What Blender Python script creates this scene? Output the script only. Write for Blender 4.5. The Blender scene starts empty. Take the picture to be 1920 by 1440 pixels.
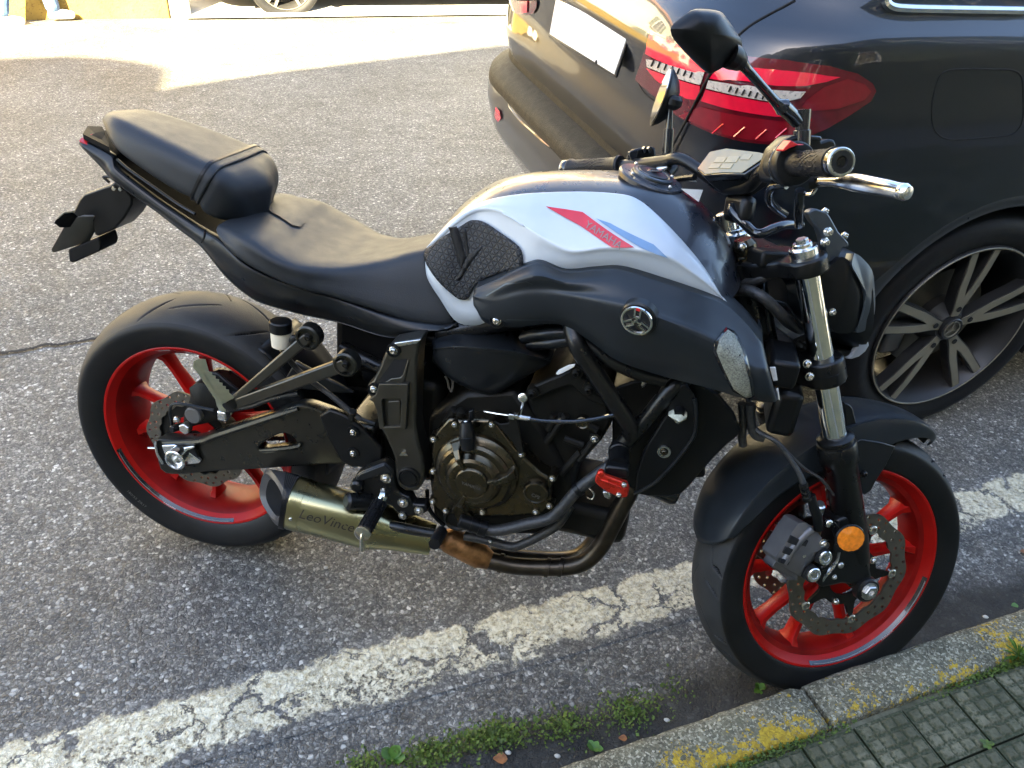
import bpy, bmesh, math, random
import numpy as np
from mathutils import Vector, Matrix
from mathutils.bvhtree import BVHTree
from mathutils.geometry import delaunay_2d_cdt
R = math.radians
random.seed(7)
rng = np.random.default_rng(11)
SC = bpy.context.scene
COL = SC.collection

# ------------------------------------------------------------------ camera, sky, sun, exposure
cam = bpy.data.cameras.new('camera')
cam.sensor_width = 36.0
cam.lens = 28.1979
cam.clip_start = 0.05
cam.clip_end = 400.0
cam_ob = bpy.data.objects.new('camera', cam)
cam_ob.matrix_world = Matrix([[0.971261,-0.191157,0.141815,0.917806],[0.227648,0.572105,-0.787955,-1.21302],[0.06949,0.797593,0.599179,1.55016],[0.0,0.0,0.0,1.0]])
COL.objects.link(cam_ob)
SC.camera = cam_ob

STREET = R(33.82)                       # the street runs at this angle to the parked motorcycle
SUN_HEAD = STREET + R(58.0)             # compass heading the sunlight travels along
SUN_EL = R(32.0)
world = bpy.data.worlds.new('World')
SC.world = world
world.use_nodes = True
wn = world.node_tree
wn.nodes.clear()
sky = wn.nodes.new('ShaderNodeTexSky')
sky.sky_type = 'NISHITA'
sky.sun_disc = False
sky.sun_elevation = SUN_EL
sky.air_density = 1.0
sky.dust_density = 2.2
sdx, sdy = -math.cos(SUN_HEAD), -math.sin(SUN_HEAD)      # horizontal direction towards the sun
sky.sun_rotation = math.atan2(sdx, sdy)
bg = wn.nodes.new('ShaderNodeBackground')
bg.inputs['Strength'].default_value = 0.050
wo = wn.nodes.new('ShaderNodeOutputWorld')
wn.links.new(sky.outputs[0], bg.inputs['Color'])
wn.links.new(bg.outputs[0], wo.inputs['Surface'])
sun = bpy.data.lights.new('sun', 'SUN')
sun.energy = 4.3
sun.angle = R(0.45)
sun.color = (1.0, 0.86, 0.56)
sun_ob = bpy.data.objects.new('sun', sun)
sun_dir = Vector((sdx * math.cos(SUN_EL), sdy * math.cos(SUN_EL), math.sin(SUN_EL)))
sun_ob.rotation_euler = sun_dir.to_track_quat('Z', 'Y').to_euler()
sun_ob.location = sun_dir * 30
COL.objects.link(sun_ob)
SC.view_settings.view_transform = 'Standard'
SC.view_settings.look = 'None'
SC.view_settings.gamma = 1.0
SC.view_settings.use_curve_mapping = False
SC.view_settings.exposure = 4.4

# ------------------------------------------------------------------ materials
def mat(name, col, rough=0.5, metal=0.0, coat=0.0, spec=0.5, var=0.08, vscale=40.0, bump=0.0, bscale=300.0, rvar=0.05,
        trans=0.0, emit=None, coat_rough=0.05):
    m = bpy.data.materials.new(name)
    m.use_nodes = True
    nt = m.node_tree
    b = nt.nodes['Principled BSDF']
    b.inputs['Metallic'].default_value = metal
    b.inputs['Coat Weight'].default_value = coat
    b.inputs['Coat Roughness'].default_value = coat_rough
    b.inputs['Specular IOR Level'].default_value = spec
    b.inputs['Transmission Weight'].default_value = trans
    tc = nt.nodes.new('ShaderNodeTexCoord')
    nz = nt.nodes.new('ShaderNodeTexNoise')
    nz.inputs['Scale'].default_value = vscale
    nz.inputs['Detail'].default_value = 5.0
    nt.links.new(tc.outputs['Object'], nz.inputs['Vector'])
    rp = nt.nodes.new('ShaderNodeValToRGB')
    rp.color_ramp.elements[0].position = 0.3
    rp.color_ramp.elements[1].position = 0.7
    rp.color_ramp.elements[0].color = tuple(c * (1 - var) for c in col) + (1,)
    rp.color_ramp.elements[1].color = tuple(min(1, c * (1 + var)) for c in col) + (1,)
    nt.links.new(nz.outputs['Fac'], rp.inputs['Fac'])
    nt.links.new(rp.outputs['Color'], b.inputs['Base Color'])
    mr = nt.nodes.new('ShaderNodeMapRange')
    mr.inputs['From Min'].default_value = 0.3
    mr.inputs['From Max'].default_value = 0.7
    mr.inputs['To Min'].default_value = max(0.0, rough - rvar)
    mr.inputs['To Max'].default_value = min(1.0, rough + rvar)
    nt.links.new(nz.outputs['Fac'], mr.inputs['Value'])
    nt.links.new(mr.outputs['Result'], b.inputs['Roughness'])
    if bump > 0:
        n2 = nt.nodes.new('ShaderNodeTexNoise')
        n2.inputs['Scale'].default_value = bscale
        n2.inputs['Detail'].default_value = 3.0
        nt.links.new(tc.outputs['Object'], n2.inputs['Vector'])
        bp_ = nt.nodes.new('ShaderNodeBump')
        bp_.inputs['Strength'].default_value = bump
        bp_.inputs['Distance'].default_value = 0.002
        nt.links.new(n2.outputs['Fac'], bp_.inputs['Height'])
        nt.links.new(bp_.outputs['Normal'], b.inputs['Normal'])
    return m

M = {}
M['plastic'] = mat('black_plastic', (0.0045, 0.0048, 0.0052), 0.36, spec=.28, bump=0.06, bscale=900)
M['plastic_soft'] = mat('dark_moulded_plastic', (0.0075, 0.0088, 0.0102), 0.32, spec=.36, bump=0.05, bscale=1200)
M['matte'] = mat('matte_black_plastic', (0.004, 0.004, 0.0042), 0.7, spec=.1)
M['grey_plastic'] = mat('satin_charcoal_paint', (0.014, 0.0175, 0.021), 0.36, spec=.38)
M['gloss_black'] = mat('gloss_black_paint', (0.008, 0.009, 0.012), 0.14, coat=0.6, rvar=0.04)
M['tank_dark'] = mat('dark_metallic_paint', (0.016, 0.018, 0.024), 0.30, coat=0.25, rvar=0.05)
M['silver_paint'] = mat('pale_silver_paint', (0.47, 0.51, 0.545), 0.36, metal=0.15, coat=0.2, coat_rough=0.2, var=0.02, rvar=0.04)
M['red_decal'] = mat('red_decal', (0.55, 0.012, 0.03), 0.35, coat=0.3)
M['blue_decal'] = mat('blue_decal', (0.13, 0.24, 0.40), 0.35, coat=0.3)
M['vinyl'] = mat('seat_vinyl', (0.018, 0.0205, 0.0235), 0.48, spec=.33, bump=0.25, bscale=700)
M['rubber'] = mat('tyre_sidewall_rubber', (0.0075, 0.0078, 0.0078), 0.48, spec=.24, bump=0.15, bscale=400, var=0.3, vscale=12)
M['tread'] = mat('worn_tread_rubber', (0.026, 0.0265, 0.026), 0.60, spec=.3, bump=0.25, bscale=500, var=0.25, vscale=25)
M['groove'] = mat('groove_rubber', (0.004, 0.004, 0.004), 0.8, spec=.2)
M['grip_rubber'] = mat('grip_rubber', (0.006, 0.006, 0.0065), 0.46, spec=.3, bump=0.3, bscale=600)
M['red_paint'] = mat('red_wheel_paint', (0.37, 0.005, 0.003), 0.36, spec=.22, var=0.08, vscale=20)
M['red_inner'] = mat('darker_red_wheel_paint', (0.20, 0.004, 0.003), 0.45, spec=.18, var=0.35, vscale=14)  # darker red for the inner barrel of the rims
M['frame_black'] = mat('satin_black_steel', (0.006, 0.006, 0.0058), 0.30, spec=.36)
M['cast_black'] = mat('black_cast_metal', (0.008, 0.0075, 0.006), 0.46, spec=.22, bump=0.15, bscale=500)
M['cast_bronze'] = mat('dark_bronze_cover', (0.095, 0.080, 0.054), 0.26, metal=0.95, bump=0.04, bscale=700)
M['swing'] = mat('dark_grey_swingarm_paint', (0.052, 0.050, 0.042), 0.30, metal=0.85, bump=0.08, bscale=700)
M['grey_cover'] = mat('warm_grey_cover', (0.088, 0.082, 0.068), 0.34, metal=0.85, bump=0.06, bscale=700)
M['steel'] = mat('brushed_steel', (0.55, 0.55, 0.53), 0.28, metal=1.0)
M['bolt'] = mat('zinc_bolt', (0.62, 0.60, 0.55), 0.24, metal=1.0)
M['chrome'] = mat('chrome', (0.90, 0.91, 0.88), 0.05, metal=1.0, rvar=0.03, var=0.03)
M['peg_alloy'] = mat('cast_alloy', (0.74, 0.77, 0.60), 0.38, metal=.15)
M['alloy'] = mat('polished_alloy', (0.74, 0.75, 0.74), 0.22, metal=1.0)
M['disc'] = mat('brake_disc_steel', (0.16, 0.145, 0.115), 0.42, metal=0.8, vscale=90)
M['caliper'] = mat('grey_caliper', (0.15, 0.145, 0.145), 0.45, metal=0.6, bump=0.1)
M['titan'] = mat('titanium_sleeve', (0.37, 0.35, 0.20), 0.28, metal=1.0, var=0.05, vscale=9)  # olive tint in the base colour imitates a lime-green reflection
M['carbon'] = mat('ribbed_carbon_cap', (0.045, 0.043, 0.042), 0.40, bump=0.2)
M['dark_hole'] = mat('soot_and_gap_shade', (0.004, 0.004, 0.004), 0.9)  # soot in the exhaust outlet; painted shade in seams, gaps and recesses
M['copper'] = mat('heat_tinted_pipe', (0.30, 0.15, 0.06), 0.42, metal=0.85, var=0.5, vscale=60, bump=0.3)
M['header'] = mat('sooty_header_pipe', (0.060, 0.050, 0.038), 0.34, metal=0.9, var=0.25, vscale=40)
M['hose'] = mat('coolant_hose', (0.030, 0.030, 0.030), 0.34, bump=0.5, bscale=500, var=0.4, vscale=150)
M['cream'] = mat('cream_fluid_bottle', (0.70, 0.64, 0.50), 0.35, spec=0.4)
M['orange'] = mat('orange_reflector', (0.75, 0.20, 0.01), 0.12, coat=0.8, var=0.25, vscale=120)
M['red_anod'] = mat('red_anodised', (0.58, 0.03, 0.015), 0.28, metal=0.6)
M['red_plastic'] = mat('red_plastic', (0.60, 0.02, 0.02), 0.35)
M['screen'] = mat('display_glass', (0.20, 0.165, 0.07), 0.12, coat=.35, var=0.08, vscale=30)
M['screen_cell'] = mat('display_segment', (0.25, 0.21, 0.10), 0.14, coat=.35)
M['lens_clear'] = mat('clear_lens', (0.55, 0.56, 0.45), 0.12, coat=1.0, var=0.25, vscale=150)
M['mirror'] = mat('mirror_glass', (0.80, 0.80, 0.80), 0.02, metal=1.0, var=0.01, rvar=0.0)
M['white_ink'] = mat('white_print', (0.75, 0.75, 0.73), 0.5)
M['grey_ink'] = mat('grey_print', (0.22, 0.20, 0.19), 0.5)
M['dark_ink'] = mat('dark_print', (0.03, 0.025, 0.02), 0.5)
M['intake'] = mat('pale_intake_mesh', (0.20, 0.205, 0.165), 0.5, var=0.6, vscale=420, bump=0.7, bscale=420)
M['plate_grey'] = mat('grey_plate', (0.10, 0.095, 0.085), 0.5)
M['stay'] = mat('blue_grey_stay', (0.065, 0.075, 0.085), 0.34, metal=0.5)
M['red_lens'] = mat('red_lens', (0.55, 0.03, 0.03), 0.12, coat=0.8)
M['paper'] = mat('paper_tag', (0.75, 0.75, 0.72), 0.6)

# ------------------------------------------------------------------ mesh helpers
BIKE_LEAN = -0.15063
STEER = Matrix([[0.89589,-0.441664,-0.048106,0.155124],[0.441664,0.873662,0.204077,-0.658079],[-0.048106,-0.204077,0.977772,0.064265],[0.0,0.0,0.0,1.0]])                     # handlebar turned to the left lock, about the raked steering axis

def tag(o, label=None, cat=None, group=None, kind=None):
    if label: o['label'] = label
    if cat: o['category'] = cat
    if group: o['group'] = group
    if kind: o['kind'] = kind
    return o

def empty(name, loc=(0, 0, 0), parent=None):
    o = bpy.data.objects.new(name, None)
    o.empty_display_size = 0.1
    o.location = loc
    COL.objects.link(o)
    if parent: o.parent = parent
    return o

def mk(name, V, F, m, parent=None, smooth=True, bev=0.0, ang=35, solid=0.0, steer=False, segs=2, soff=-1.0):
    me = bpy.data.meshes.new(name)
    me.from_pydata([tuple(map(float, v)) for v in V], [], [tuple(map(int, f)) for f in F])
    me.validate()
    bm = bmesh.new(); bm.from_mesh(me)
    bmesh.ops.remove_doubles(bm, verts=bm.verts, dist=1e-6)
    bmesh.ops.recalc_face_normals(bm, faces=bm.faces)
    bm.to_mesh(me); bm.free()
    o = bpy.data.objects.new(name, me)
    if isinstance(m, (list, tuple)):
        for x in m: me.materials.append(x)
    else:
        me.materials.append(m)
    if smooth:
        me.shade_smooth()
        me.set_sharp_from_angle(angle=R(ang))
    COL.objects.link(o)
    if parent is not None: o.parent = parent
    if steer: o.matrix_basis = STEER
    if solid:
        md = o.modifiers.new('solid', 'SOLIDIFY'); md.thickness = solid; md.offset = soff
    if bev:
        md = o.modifiers.new('bevel', 'BEVEL'); md.width = bev; md.segments = segs; md.limit_method = 'ANGLE'; md.angle_limit = R(30)
        md.harden_normals = False
    return o

def crv(P, n):
    """Catmull-Rom curve through the points, n samples per span"""
    P = np.array(P, float)
    if len(P) < 3:
        t = np.linspace(0, 1, n * (len(P) - 1) + 1)[:, None]
        return P[0] * (1 - t) + P[-1] * t
    Q = np.vstack([2 * P[0] - P[1], P, 2 * P[-1] - P[-2]])
    out = []
    for i in range(len(P) - 1):
        p0, p1, p2, p3 = Q[i:i + 4]
        for k in range(n):
            t = k / n
            out.append(0.5 * ((2 * p1) + (-p0 + p2) * t + (2 * p0 - 5 * p1 + 4 * p2 - p3) * t * t + (-p0 + 3 * p1 - 3 * p2 + p3) * t ** 3))
    out.append(P[-1])
    return np.array(out)

def gridsurf(rows, nu=5, nv=4):
    rows = np.array(rows, float)
    A = np.array([crv(r, nu) for r in rows])
    B = np.array([crv(A[:, i], nv) for i in range(A.shape[1])])
    return np.transpose(B, (1, 0, 2))          # rows x cols x 3

def gridfaces(nr, nc, closed=False):
    F = []
    for i in range(nr - 1 if not closed else nr):
        for j in range(nc - 1):
            a = i * nc + j; b = ((i + 1) % nr) * nc + j
            F.append((a, a + 1, b + 1, b))
    return F

def surf(name, rows, m, parent=None, nu=5, nv=4, **k):
    G = gridsurf(rows, nu, nv)
    return mk(name, G.reshape(-1, 3), gridfaces(G.shape[0], G.shape[1]), m, parent, **k)

def flip_y(P):
    P = np.array(P, float).copy(); P[..., 1] *= -1; return P

def frame_from(axis):
    a = Vector(axis).normalized()
    h = Vector((0, 0, 1)) if abs(a.z) < 0.9 else Vector((1, 0, 0))
    u = h.cross(a).normalized(); v = a.cross(u)
    return np.array(u), np.array(v), np.array(a)

def lathe_geo(prof, org, axis, seg=32, caps=True):
    u, v, a = frame_from(axis)
    org = np.array(org, float)
    V, F = [], []
    n = len(prof)
    for k in range(seg):
        t = 2 * math.pi * k / seg
        d = u * math.cos(t) + v * math.sin(t)
        for h, r in prof: V.append(org + a * h + d * r)
    for k in range(seg):
        k2 = (k + 1) % seg
        for i in range(n - 1):
            F.append((k * n + i, k * n + i + 1, k2 * n + i + 1, k2 * n + i))
    if caps:
        if prof[0][1] > 1e-6: F.append(tuple(k * n for k in range(seg)))
        if prof[-1][1] > 1e-6: F.append(tuple(k * n + n - 1 for k in range(seg))[::-1])
    return V, F

def lathe(name, prof, org, axis, m, parent=None, seg=32, caps=True, **k):
    V, F = lathe_geo(prof, org, axis, seg, caps)
    return mk(name, V, F, m, parent, **k)

def tube_geo(P, r, seg=12, n=6, caps=True):
    P = np.array(P, float)
    C = crv(P, n) if n > 1 else P
    if np.isscalar(r): rad = np.full(len(C), r)
    else:
        rr = np.array(r, float)
        rad = np.interp(np.linspace(0, len(rr) - 1, len(C)), np.arange(len(rr)), rr)
    V, F = [], []
    T = np.gradient(C, axis=0)
    T /= np.linalg.norm(T, axis=1)[:, None] + 1e-12
    u, v, a = frame_from(T[0])
    for i in range(len(C)):
        u = u - T[i] * np.dot(u, T[i]); u /= np.linalg.norm(u)
        v = np.cross(T[i], u)
        for k in range(seg):
            t = 2 * math.pi * k / seg
            V.append(C[i] + rad[i] * (u * math.cos(t) + v * math.sin(t)))
    for i in range(len(C) - 1):
        for k in range(seg):
            k2 = (k + 1) % seg
            F.append((i * seg + k, i * seg + k2, (i + 1) * seg + k2, (i + 1) * seg + k))
    if caps:
        F.append(tuple(range(seg))[::-1]); F.append(tuple((len(C) - 1) * seg + k for k in range(seg)))
    return V, F

def tube(name, P, r, m, parent=None, seg=12, n=6, **k):
    V, F = tube_geo(P, r, seg, n)
    return mk(name, V, F, m, parent, **k)

def join_geo(parts):
    V, F = [], []
    for v, f in parts:
        o = len(V); V += list(v); F += [tuple(i + o for i in q) for q in f]
    return V, F

def prism_geo(pts, d):
    n = len(pts); d = np.array(d, float)
    A = [np.array(p, float) for p in pts]
    V = A + [p + d for p in A]
    F = [tuple(range(n)), tuple(range(2 * n - 1, n - 1, -1))]
    for i in range(n):
        j = (i + 1) % n
        F.append((i, j, n + j, n + i))
    return V, F

def prism(name, pts, d, m, parent=None, bev=0.003, **k):
    V, F = prism_geo(pts, d)
    return mk(name, V, F, m, parent, bev=bev, **k)

def box_geo(c, s, rot=None):
    c = np.array(c, float)
    V = []
    for x in (-.5, .5):
        for y in (-.5, .5):
            for z in (-.5, .5):
                p = Vector((x * s[0], y * s[1], z * s[2]))
                if rot is not None: p = rot @ p
                V.append(c + np.array(p))
    F = [(0, 1, 3, 2), (4, 6, 7, 5), (0, 4, 5, 1), (2, 3, 7, 6), (0, 2, 6, 4), (1, 5, 7, 3)]
    return V, F

def box(name, c, s, m, parent=None, rot=None, bev=0.003, **k):
    V, F = box_geo(c, s, rot)
    return mk(name, V, F, m, parent, bev=bev, **k)

def holed_plate(name, outer, holes, th, mtx, m, parent=None, bev=0.0, steer=False):
    """flat plate in local XY with real holes, thickness th about z = 0, placed by mtx"""
    cu = bpy.data.curves.new(name, 'CURVE'); cu.dimensions = '2D'; cu.fill_mode = 'BOTH'
    cu.extrude = th / 2 - bev; cu.bevel_depth = bev; cu.bevel_resolution = 1
    for loop in [outer] + holes:
        sp = cu.splines.new('POLY'); sp.points.add(len(loop) - 1)
        for p, q in zip(sp.points, loop): p.co = (q[0], q[1], 0, 1)
        sp.use_cyclic_u = True
    t = bpy.data.objects.new(name, cu)
    me = bpy.data.meshes.new_from_object(t)
    bpy.data.objects.remove(t); bpy.data.curves.remove(cu)
    me.transform(mtx)
    me.materials.clear(); me.materials.append(m)
    me.shade_smooth(); me.set_sharp_from_angle(angle=R(30))
    me.name = name
    o = bpy.data.objects.new(name, me)
    COL.objects.link(o)
    if parent is not None: o.parent = parent
    if steer: o.matrix_basis = STEER
    return o

def side_mtx(y):
    """local XY -> (x, z) plane at lateral position y, local z -> -y (towards the right side)"""
    return Matrix(((1, 0, 0, 0), (0, 0, -1, y), (0, 1, 0, 0), (0, 0, 0, 1)))

def xz(P): return [(p[0], p[2]) for p in P]

def circle2(c, r, n=16, ph=0.0):
    return [(c[0] + r * math.cos(ph + 2 * math.pi * k / n), c[1] + r * math.sin(ph + 2 * math.pi * k / n)) for k in range(n)]

def pillow(name, pts, n, bulge, m, parent=None, back=0.01, rings=(1.0, 0.93, 0.8, 0.6, 0.3), power=2.0, dens=4, **k):
    """rounded plastic cover: closed outline that swells along n"""
    P = np.array(pts, float)
    P = np.vstack([P, P[:1]])
    C = crv(P, dens)[:-1]
    cen = C.mean(axis=0); n = np.array(n, float); n /= np.linalg.norm(n)
    V, F = [], []
    N = len(C)
    for s_ in rings:
        h = bulge * (1 - s_ ** power)
        for q in C: V.append(cen + (q - cen) * s_ + n * h)
    V.append(cen + n * bulge)
    for i in range(len(rings) - 1):
        for j in range(N):
            j2 = (j + 1) % N
            F.append((i * N + j, i * N + j2, (i + 1) * N + j2, (i + 1) * N + j))
    L = (len(rings) - 1) * N
    for j in range(N): F.append((L + j, L + (j + 1) % N, len(V) - 1))
    o = len(V)
    for q in C: V.append(q - n * back)
    for j in range(N):
        j2 = (j + 1) % N
        F.append((j2, j, o + j, o + j2))
    F.append(tuple(o + j for j in range(N)))
    return mk(name, V, F, m, parent, **k)

def bvh_of(o, eval_mods=False):
    me = o.data
    V = [v.co.copy() for v in me.vertices]
    F = [tuple(p.vertices) for p in me.polygons]
    return BVHTree.FromPolygons(V, F)

def drape_pts(tree, P2, org_y=-1.0, dirv=(0, 1, 0), off=0.0):
    out = []
    d = Vector(dirv)
    for x, z in P2:
        loc, nor, i, dist = tree.ray_cast(Vector((x, org_y, z)), d)
        if loc is None:
            loc, nor, i, dist = tree.find_nearest(Vector((x, -0.15, z)))
        if nor.dot(d) > 0: nor = -nor
        out.append(np.array(loc + nor * off))
    return out

def densify(P, step):
    out = []
    for i in range(len(P)):
        a = np.array(P[i], float); b = np.array(P[(i + 1) % len(P)], float)
        n = max(1, int(np.linalg.norm(b - a) / step))
        for k in range(n): out.append(tuple(a + (b - a) * k / n))
    return out

def fill2d(outline, step):
    """triangulated interior points of a 2D outline"""
    O = densify(outline, step)
    P = np.array(O)
    lo, hi = P.min(0), P.max(0)
    def inside(q):
        c = False; j = len(P) - 1
        for i in range(len(P)):
            if (P[i][1] > q[1]) != (P[j][1] > q[1]) and q[0] < (P[j][0] - P[i][0]) * (q[1] - P[i][1]) / (P[j][1] - P[i][1]) + P[i][0]: c = not c
            j = i
        return c
    pts = [Vector(q) for q in O]
    x = lo[0] + step / 2
    while x < hi[0]:
        y = lo[1] + step / 2
        while y < hi[1]:
            if inside((x, y)) and np.min(np.hypot(P[:, 0] - x, P[:, 1] - y)) > step * 0.45: pts.append(Vector((x, y)))
            y += step
        x += step
    n = len(O)
    V, E, F, *_ = delaunay_2d_cdt(pts, [(i, (i + 1) % n) for i in range(n)], [], 1, 1e-6)
    return [tuple(v) for v in V], [tuple(f) for f in F]

def drape(name, outline, base, off, m, parent=None, step=0.008, thick=0.0, org_y=-1.0, **k):
    V2, F = fill2d(outline, step)
    V = drape_pts(base, V2, org_y, off=off) if org_y < 0 else drape_pts(base, V2, org_y, (0, -1, 0), off)
    o = mk(name, V, F, m, parent, **k)
    if thick:
        md = o.modifiers.new('solid', 'SOLIDIFY'); md.thickness = thick; md.offset = 0
    return o

def text_geo(body, size, shear=0.0, spacing=1.0, bold=0.0):
    cu = bpy.data.curves.new('lettering', 'FONT')
    cu.body = body; cu.size = size; cu.align_x = 'CENTER'; cu.align_y = 'CENTER'; cu.shear = shear; cu.space_character = spacing
    cu.offset = bold; cu.resolution_u = 3
    t = bpy.data.objects.new('lettering', cu)
    me = bpy.data.meshes.new_from_object(t)
    V = [tuple(v.co) for v in me.vertices]; F = [tuple(p.vertices) for p in me.polygons]
    bpy.data.objects.remove(t); bpy.data.curves.remove(cu); bpy.data.meshes.remove(me)
    return V, F

def text_on(name, body, size, org, ux, uy, m, parent=None, off=0.0008, **k):
    """flat lettering at org with its baseline along ux and its height along uy"""
    st = k.pop('steer', False)
    V, F = text_geo(body, size, **k)
    ux = np.array(ux, float); ux /= np.linalg.norm(ux)
    uy = np.array(uy, float); uy = uy - ux * np.dot(ux, uy); uy /= np.linalg.norm(uy)
    nn = np.cross(ux, uy)
    W = [np.array(org, float) + ux * v[0] + uy * v[1] + nn * off for v in V]
    return mk(name, W, F, m, parent, smooth=False, steer=st)

BOLT_ME = {}
def bolt_mesh(m, style):
    key = (m.name, style)
    if key in BOLT_ME: return BOLT_ME[key]
    if style == 'socket':          # flanged button head with a hexagon socket, axis +z, radius 1
        n = 12
        prof = [(-0.5, 1.0), (0.12, 1.0), (0.2, 0.82), (0.62, 0.74), (0.78, 0.55), (0.78, 0.40), (0.3, 0.38), (0.3, 0.0)]
    elif style == 'hex':
        n = 6
        prof = [(-0.5, 1.0), (0.6, 1.0), (0.75, 0.85), (0.75, 0.0)]
    else:
        n = 14
        prof = [(-0.5, 1.0), (0.2, 1.0), (0.5, 0.85), (0.7, 0.5), (0.75, 0.0)]
    V, F = lathe_geo(prof, (0, 0, 0), (0, 0, 1), n, True)
    me = bpy.data.meshes.new('bolt')
    me.from_pydata([tuple(v) for v in V], [], F)
    bm = bmesh.new(); bm.from_mesh(me); bmesh.ops.remove_doubles(bm, verts=bm.verts, dist=1e-6); bmesh.ops.recalc_face_normals(bm, faces=bm.faces); bm.to_mesh(me); bm.free()
    me.materials.append(m); me.shade_smooth(); me.set_sharp_from_angle(angle=R(40))
    BOLT_ME[key] = me
    return me

def bolt(pos, r, parent, axis=(0, -1, 0), m=None, style='socket', steer=False, name='bolt'):
    o = bpy.data.objects.new(name, bolt_mesh(m or M['bolt'], style))
    COL.objects.link(o)
    o.parent = parent
    q = Vector(axis).to_track_quat('Z', 'Y').to_matrix().to_4x4()
    mt = Matrix.Translation(Vector(pos)) @ q @ Matrix.Scale(r, 4)
    o.matrix_basis = (STEER @ mt) if steer else mt
    return o


# ------------------------------------------------------------------ street coordinates: u along the kerb, v across the road
CU, SU = math.cos(STREET), math.sin(STREET)
def SP(u, v, z=0.0): return (u * CU - v * SU, u * SU + v * CU, z)
STREET_M = Matrix.Rotation(STREET, 4, 'Z')
def road_z(v):
    t = min(max((v - 1.3) / 6.2, 0.0), 1.4)
    return -0.51 * t ** 1.3
LINE_A, LINE_B, KERB_F, KERB_R = -0.4329, -0.5877, -0.8645, -0.9695
KERB_H = 0.10

def node_mat(name):
    m = bpy.data.materials.new(name); m.use_nodes = True
    nt = m.node_tree
    return m, nt, nt.nodes['Principled BSDF'], nt.nodes.new('ShaderNodeTexCoord')

def N(nt, t, **k):
    n = nt.nodes.new(t)
    for a, v in k.items():
        if a in n.inputs: n.inputs[a].default_value = v
        else: setattr(n, a, v)
    return n

def mth(nt, op, a, b=None, c=None, clamp=False):
    n = nt.nodes.new('ShaderNodeMath'); n.operation = op; n.use_clamp = clamp
    for i, x in enumerate((a, b, c)):
        if x is None: continue
        if isinstance(x, (int, float)): n.inputs[i].default_value = x
        else: nt.links.new(x, n.inputs[i])
    return n.outputs[0]

def ramp(nt, f, stops):
    r = nt.nodes.new('ShaderNodeValToRGB')
    e = r.color_ramp.elements
    while len(e) > 1: e.remove(e[-1])
    e[0].position, e[0].color = stops[0][0], tuple(stops[0][1]) + (1,)
    for p, c in stops[1:]:
        x = e.new(p); x.color = tuple(c) + (1,)
    nt.links.new(f, r.inputs['Fac'])
    return r.outputs['Color']

def mixc(nt, f, a, b):
    n = nt.nodes.new('ShaderNodeMix'); n.data_type = 'RGBA'
    for s, x in ((0, f), (6, a), (7, b)):
        if isinstance(x, (int, float)): n.inputs[s].default_value = x
        elif isinstance(x, tuple): n.inputs[s].default_value = x + (1,)
        else: nt.links.new(x, n.inputs[s])
    return n.outputs[2]

def smooth(nt, x, lo, hi, a=0.0, b=1.0):
    n = nt.nodes.new('ShaderNodeMapRange'); n.interpolation_type = 'SMOOTHSTEP'
    nt.links.new(x, n.inputs['Value'])
    n.inputs['From Min'].default_value = lo; n.inputs['From Max'].default_value = hi
    n.inputs['To Min'].default_value = a; n.inputs['To Max'].default_value = b
    return n.outputs['Result']

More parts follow.
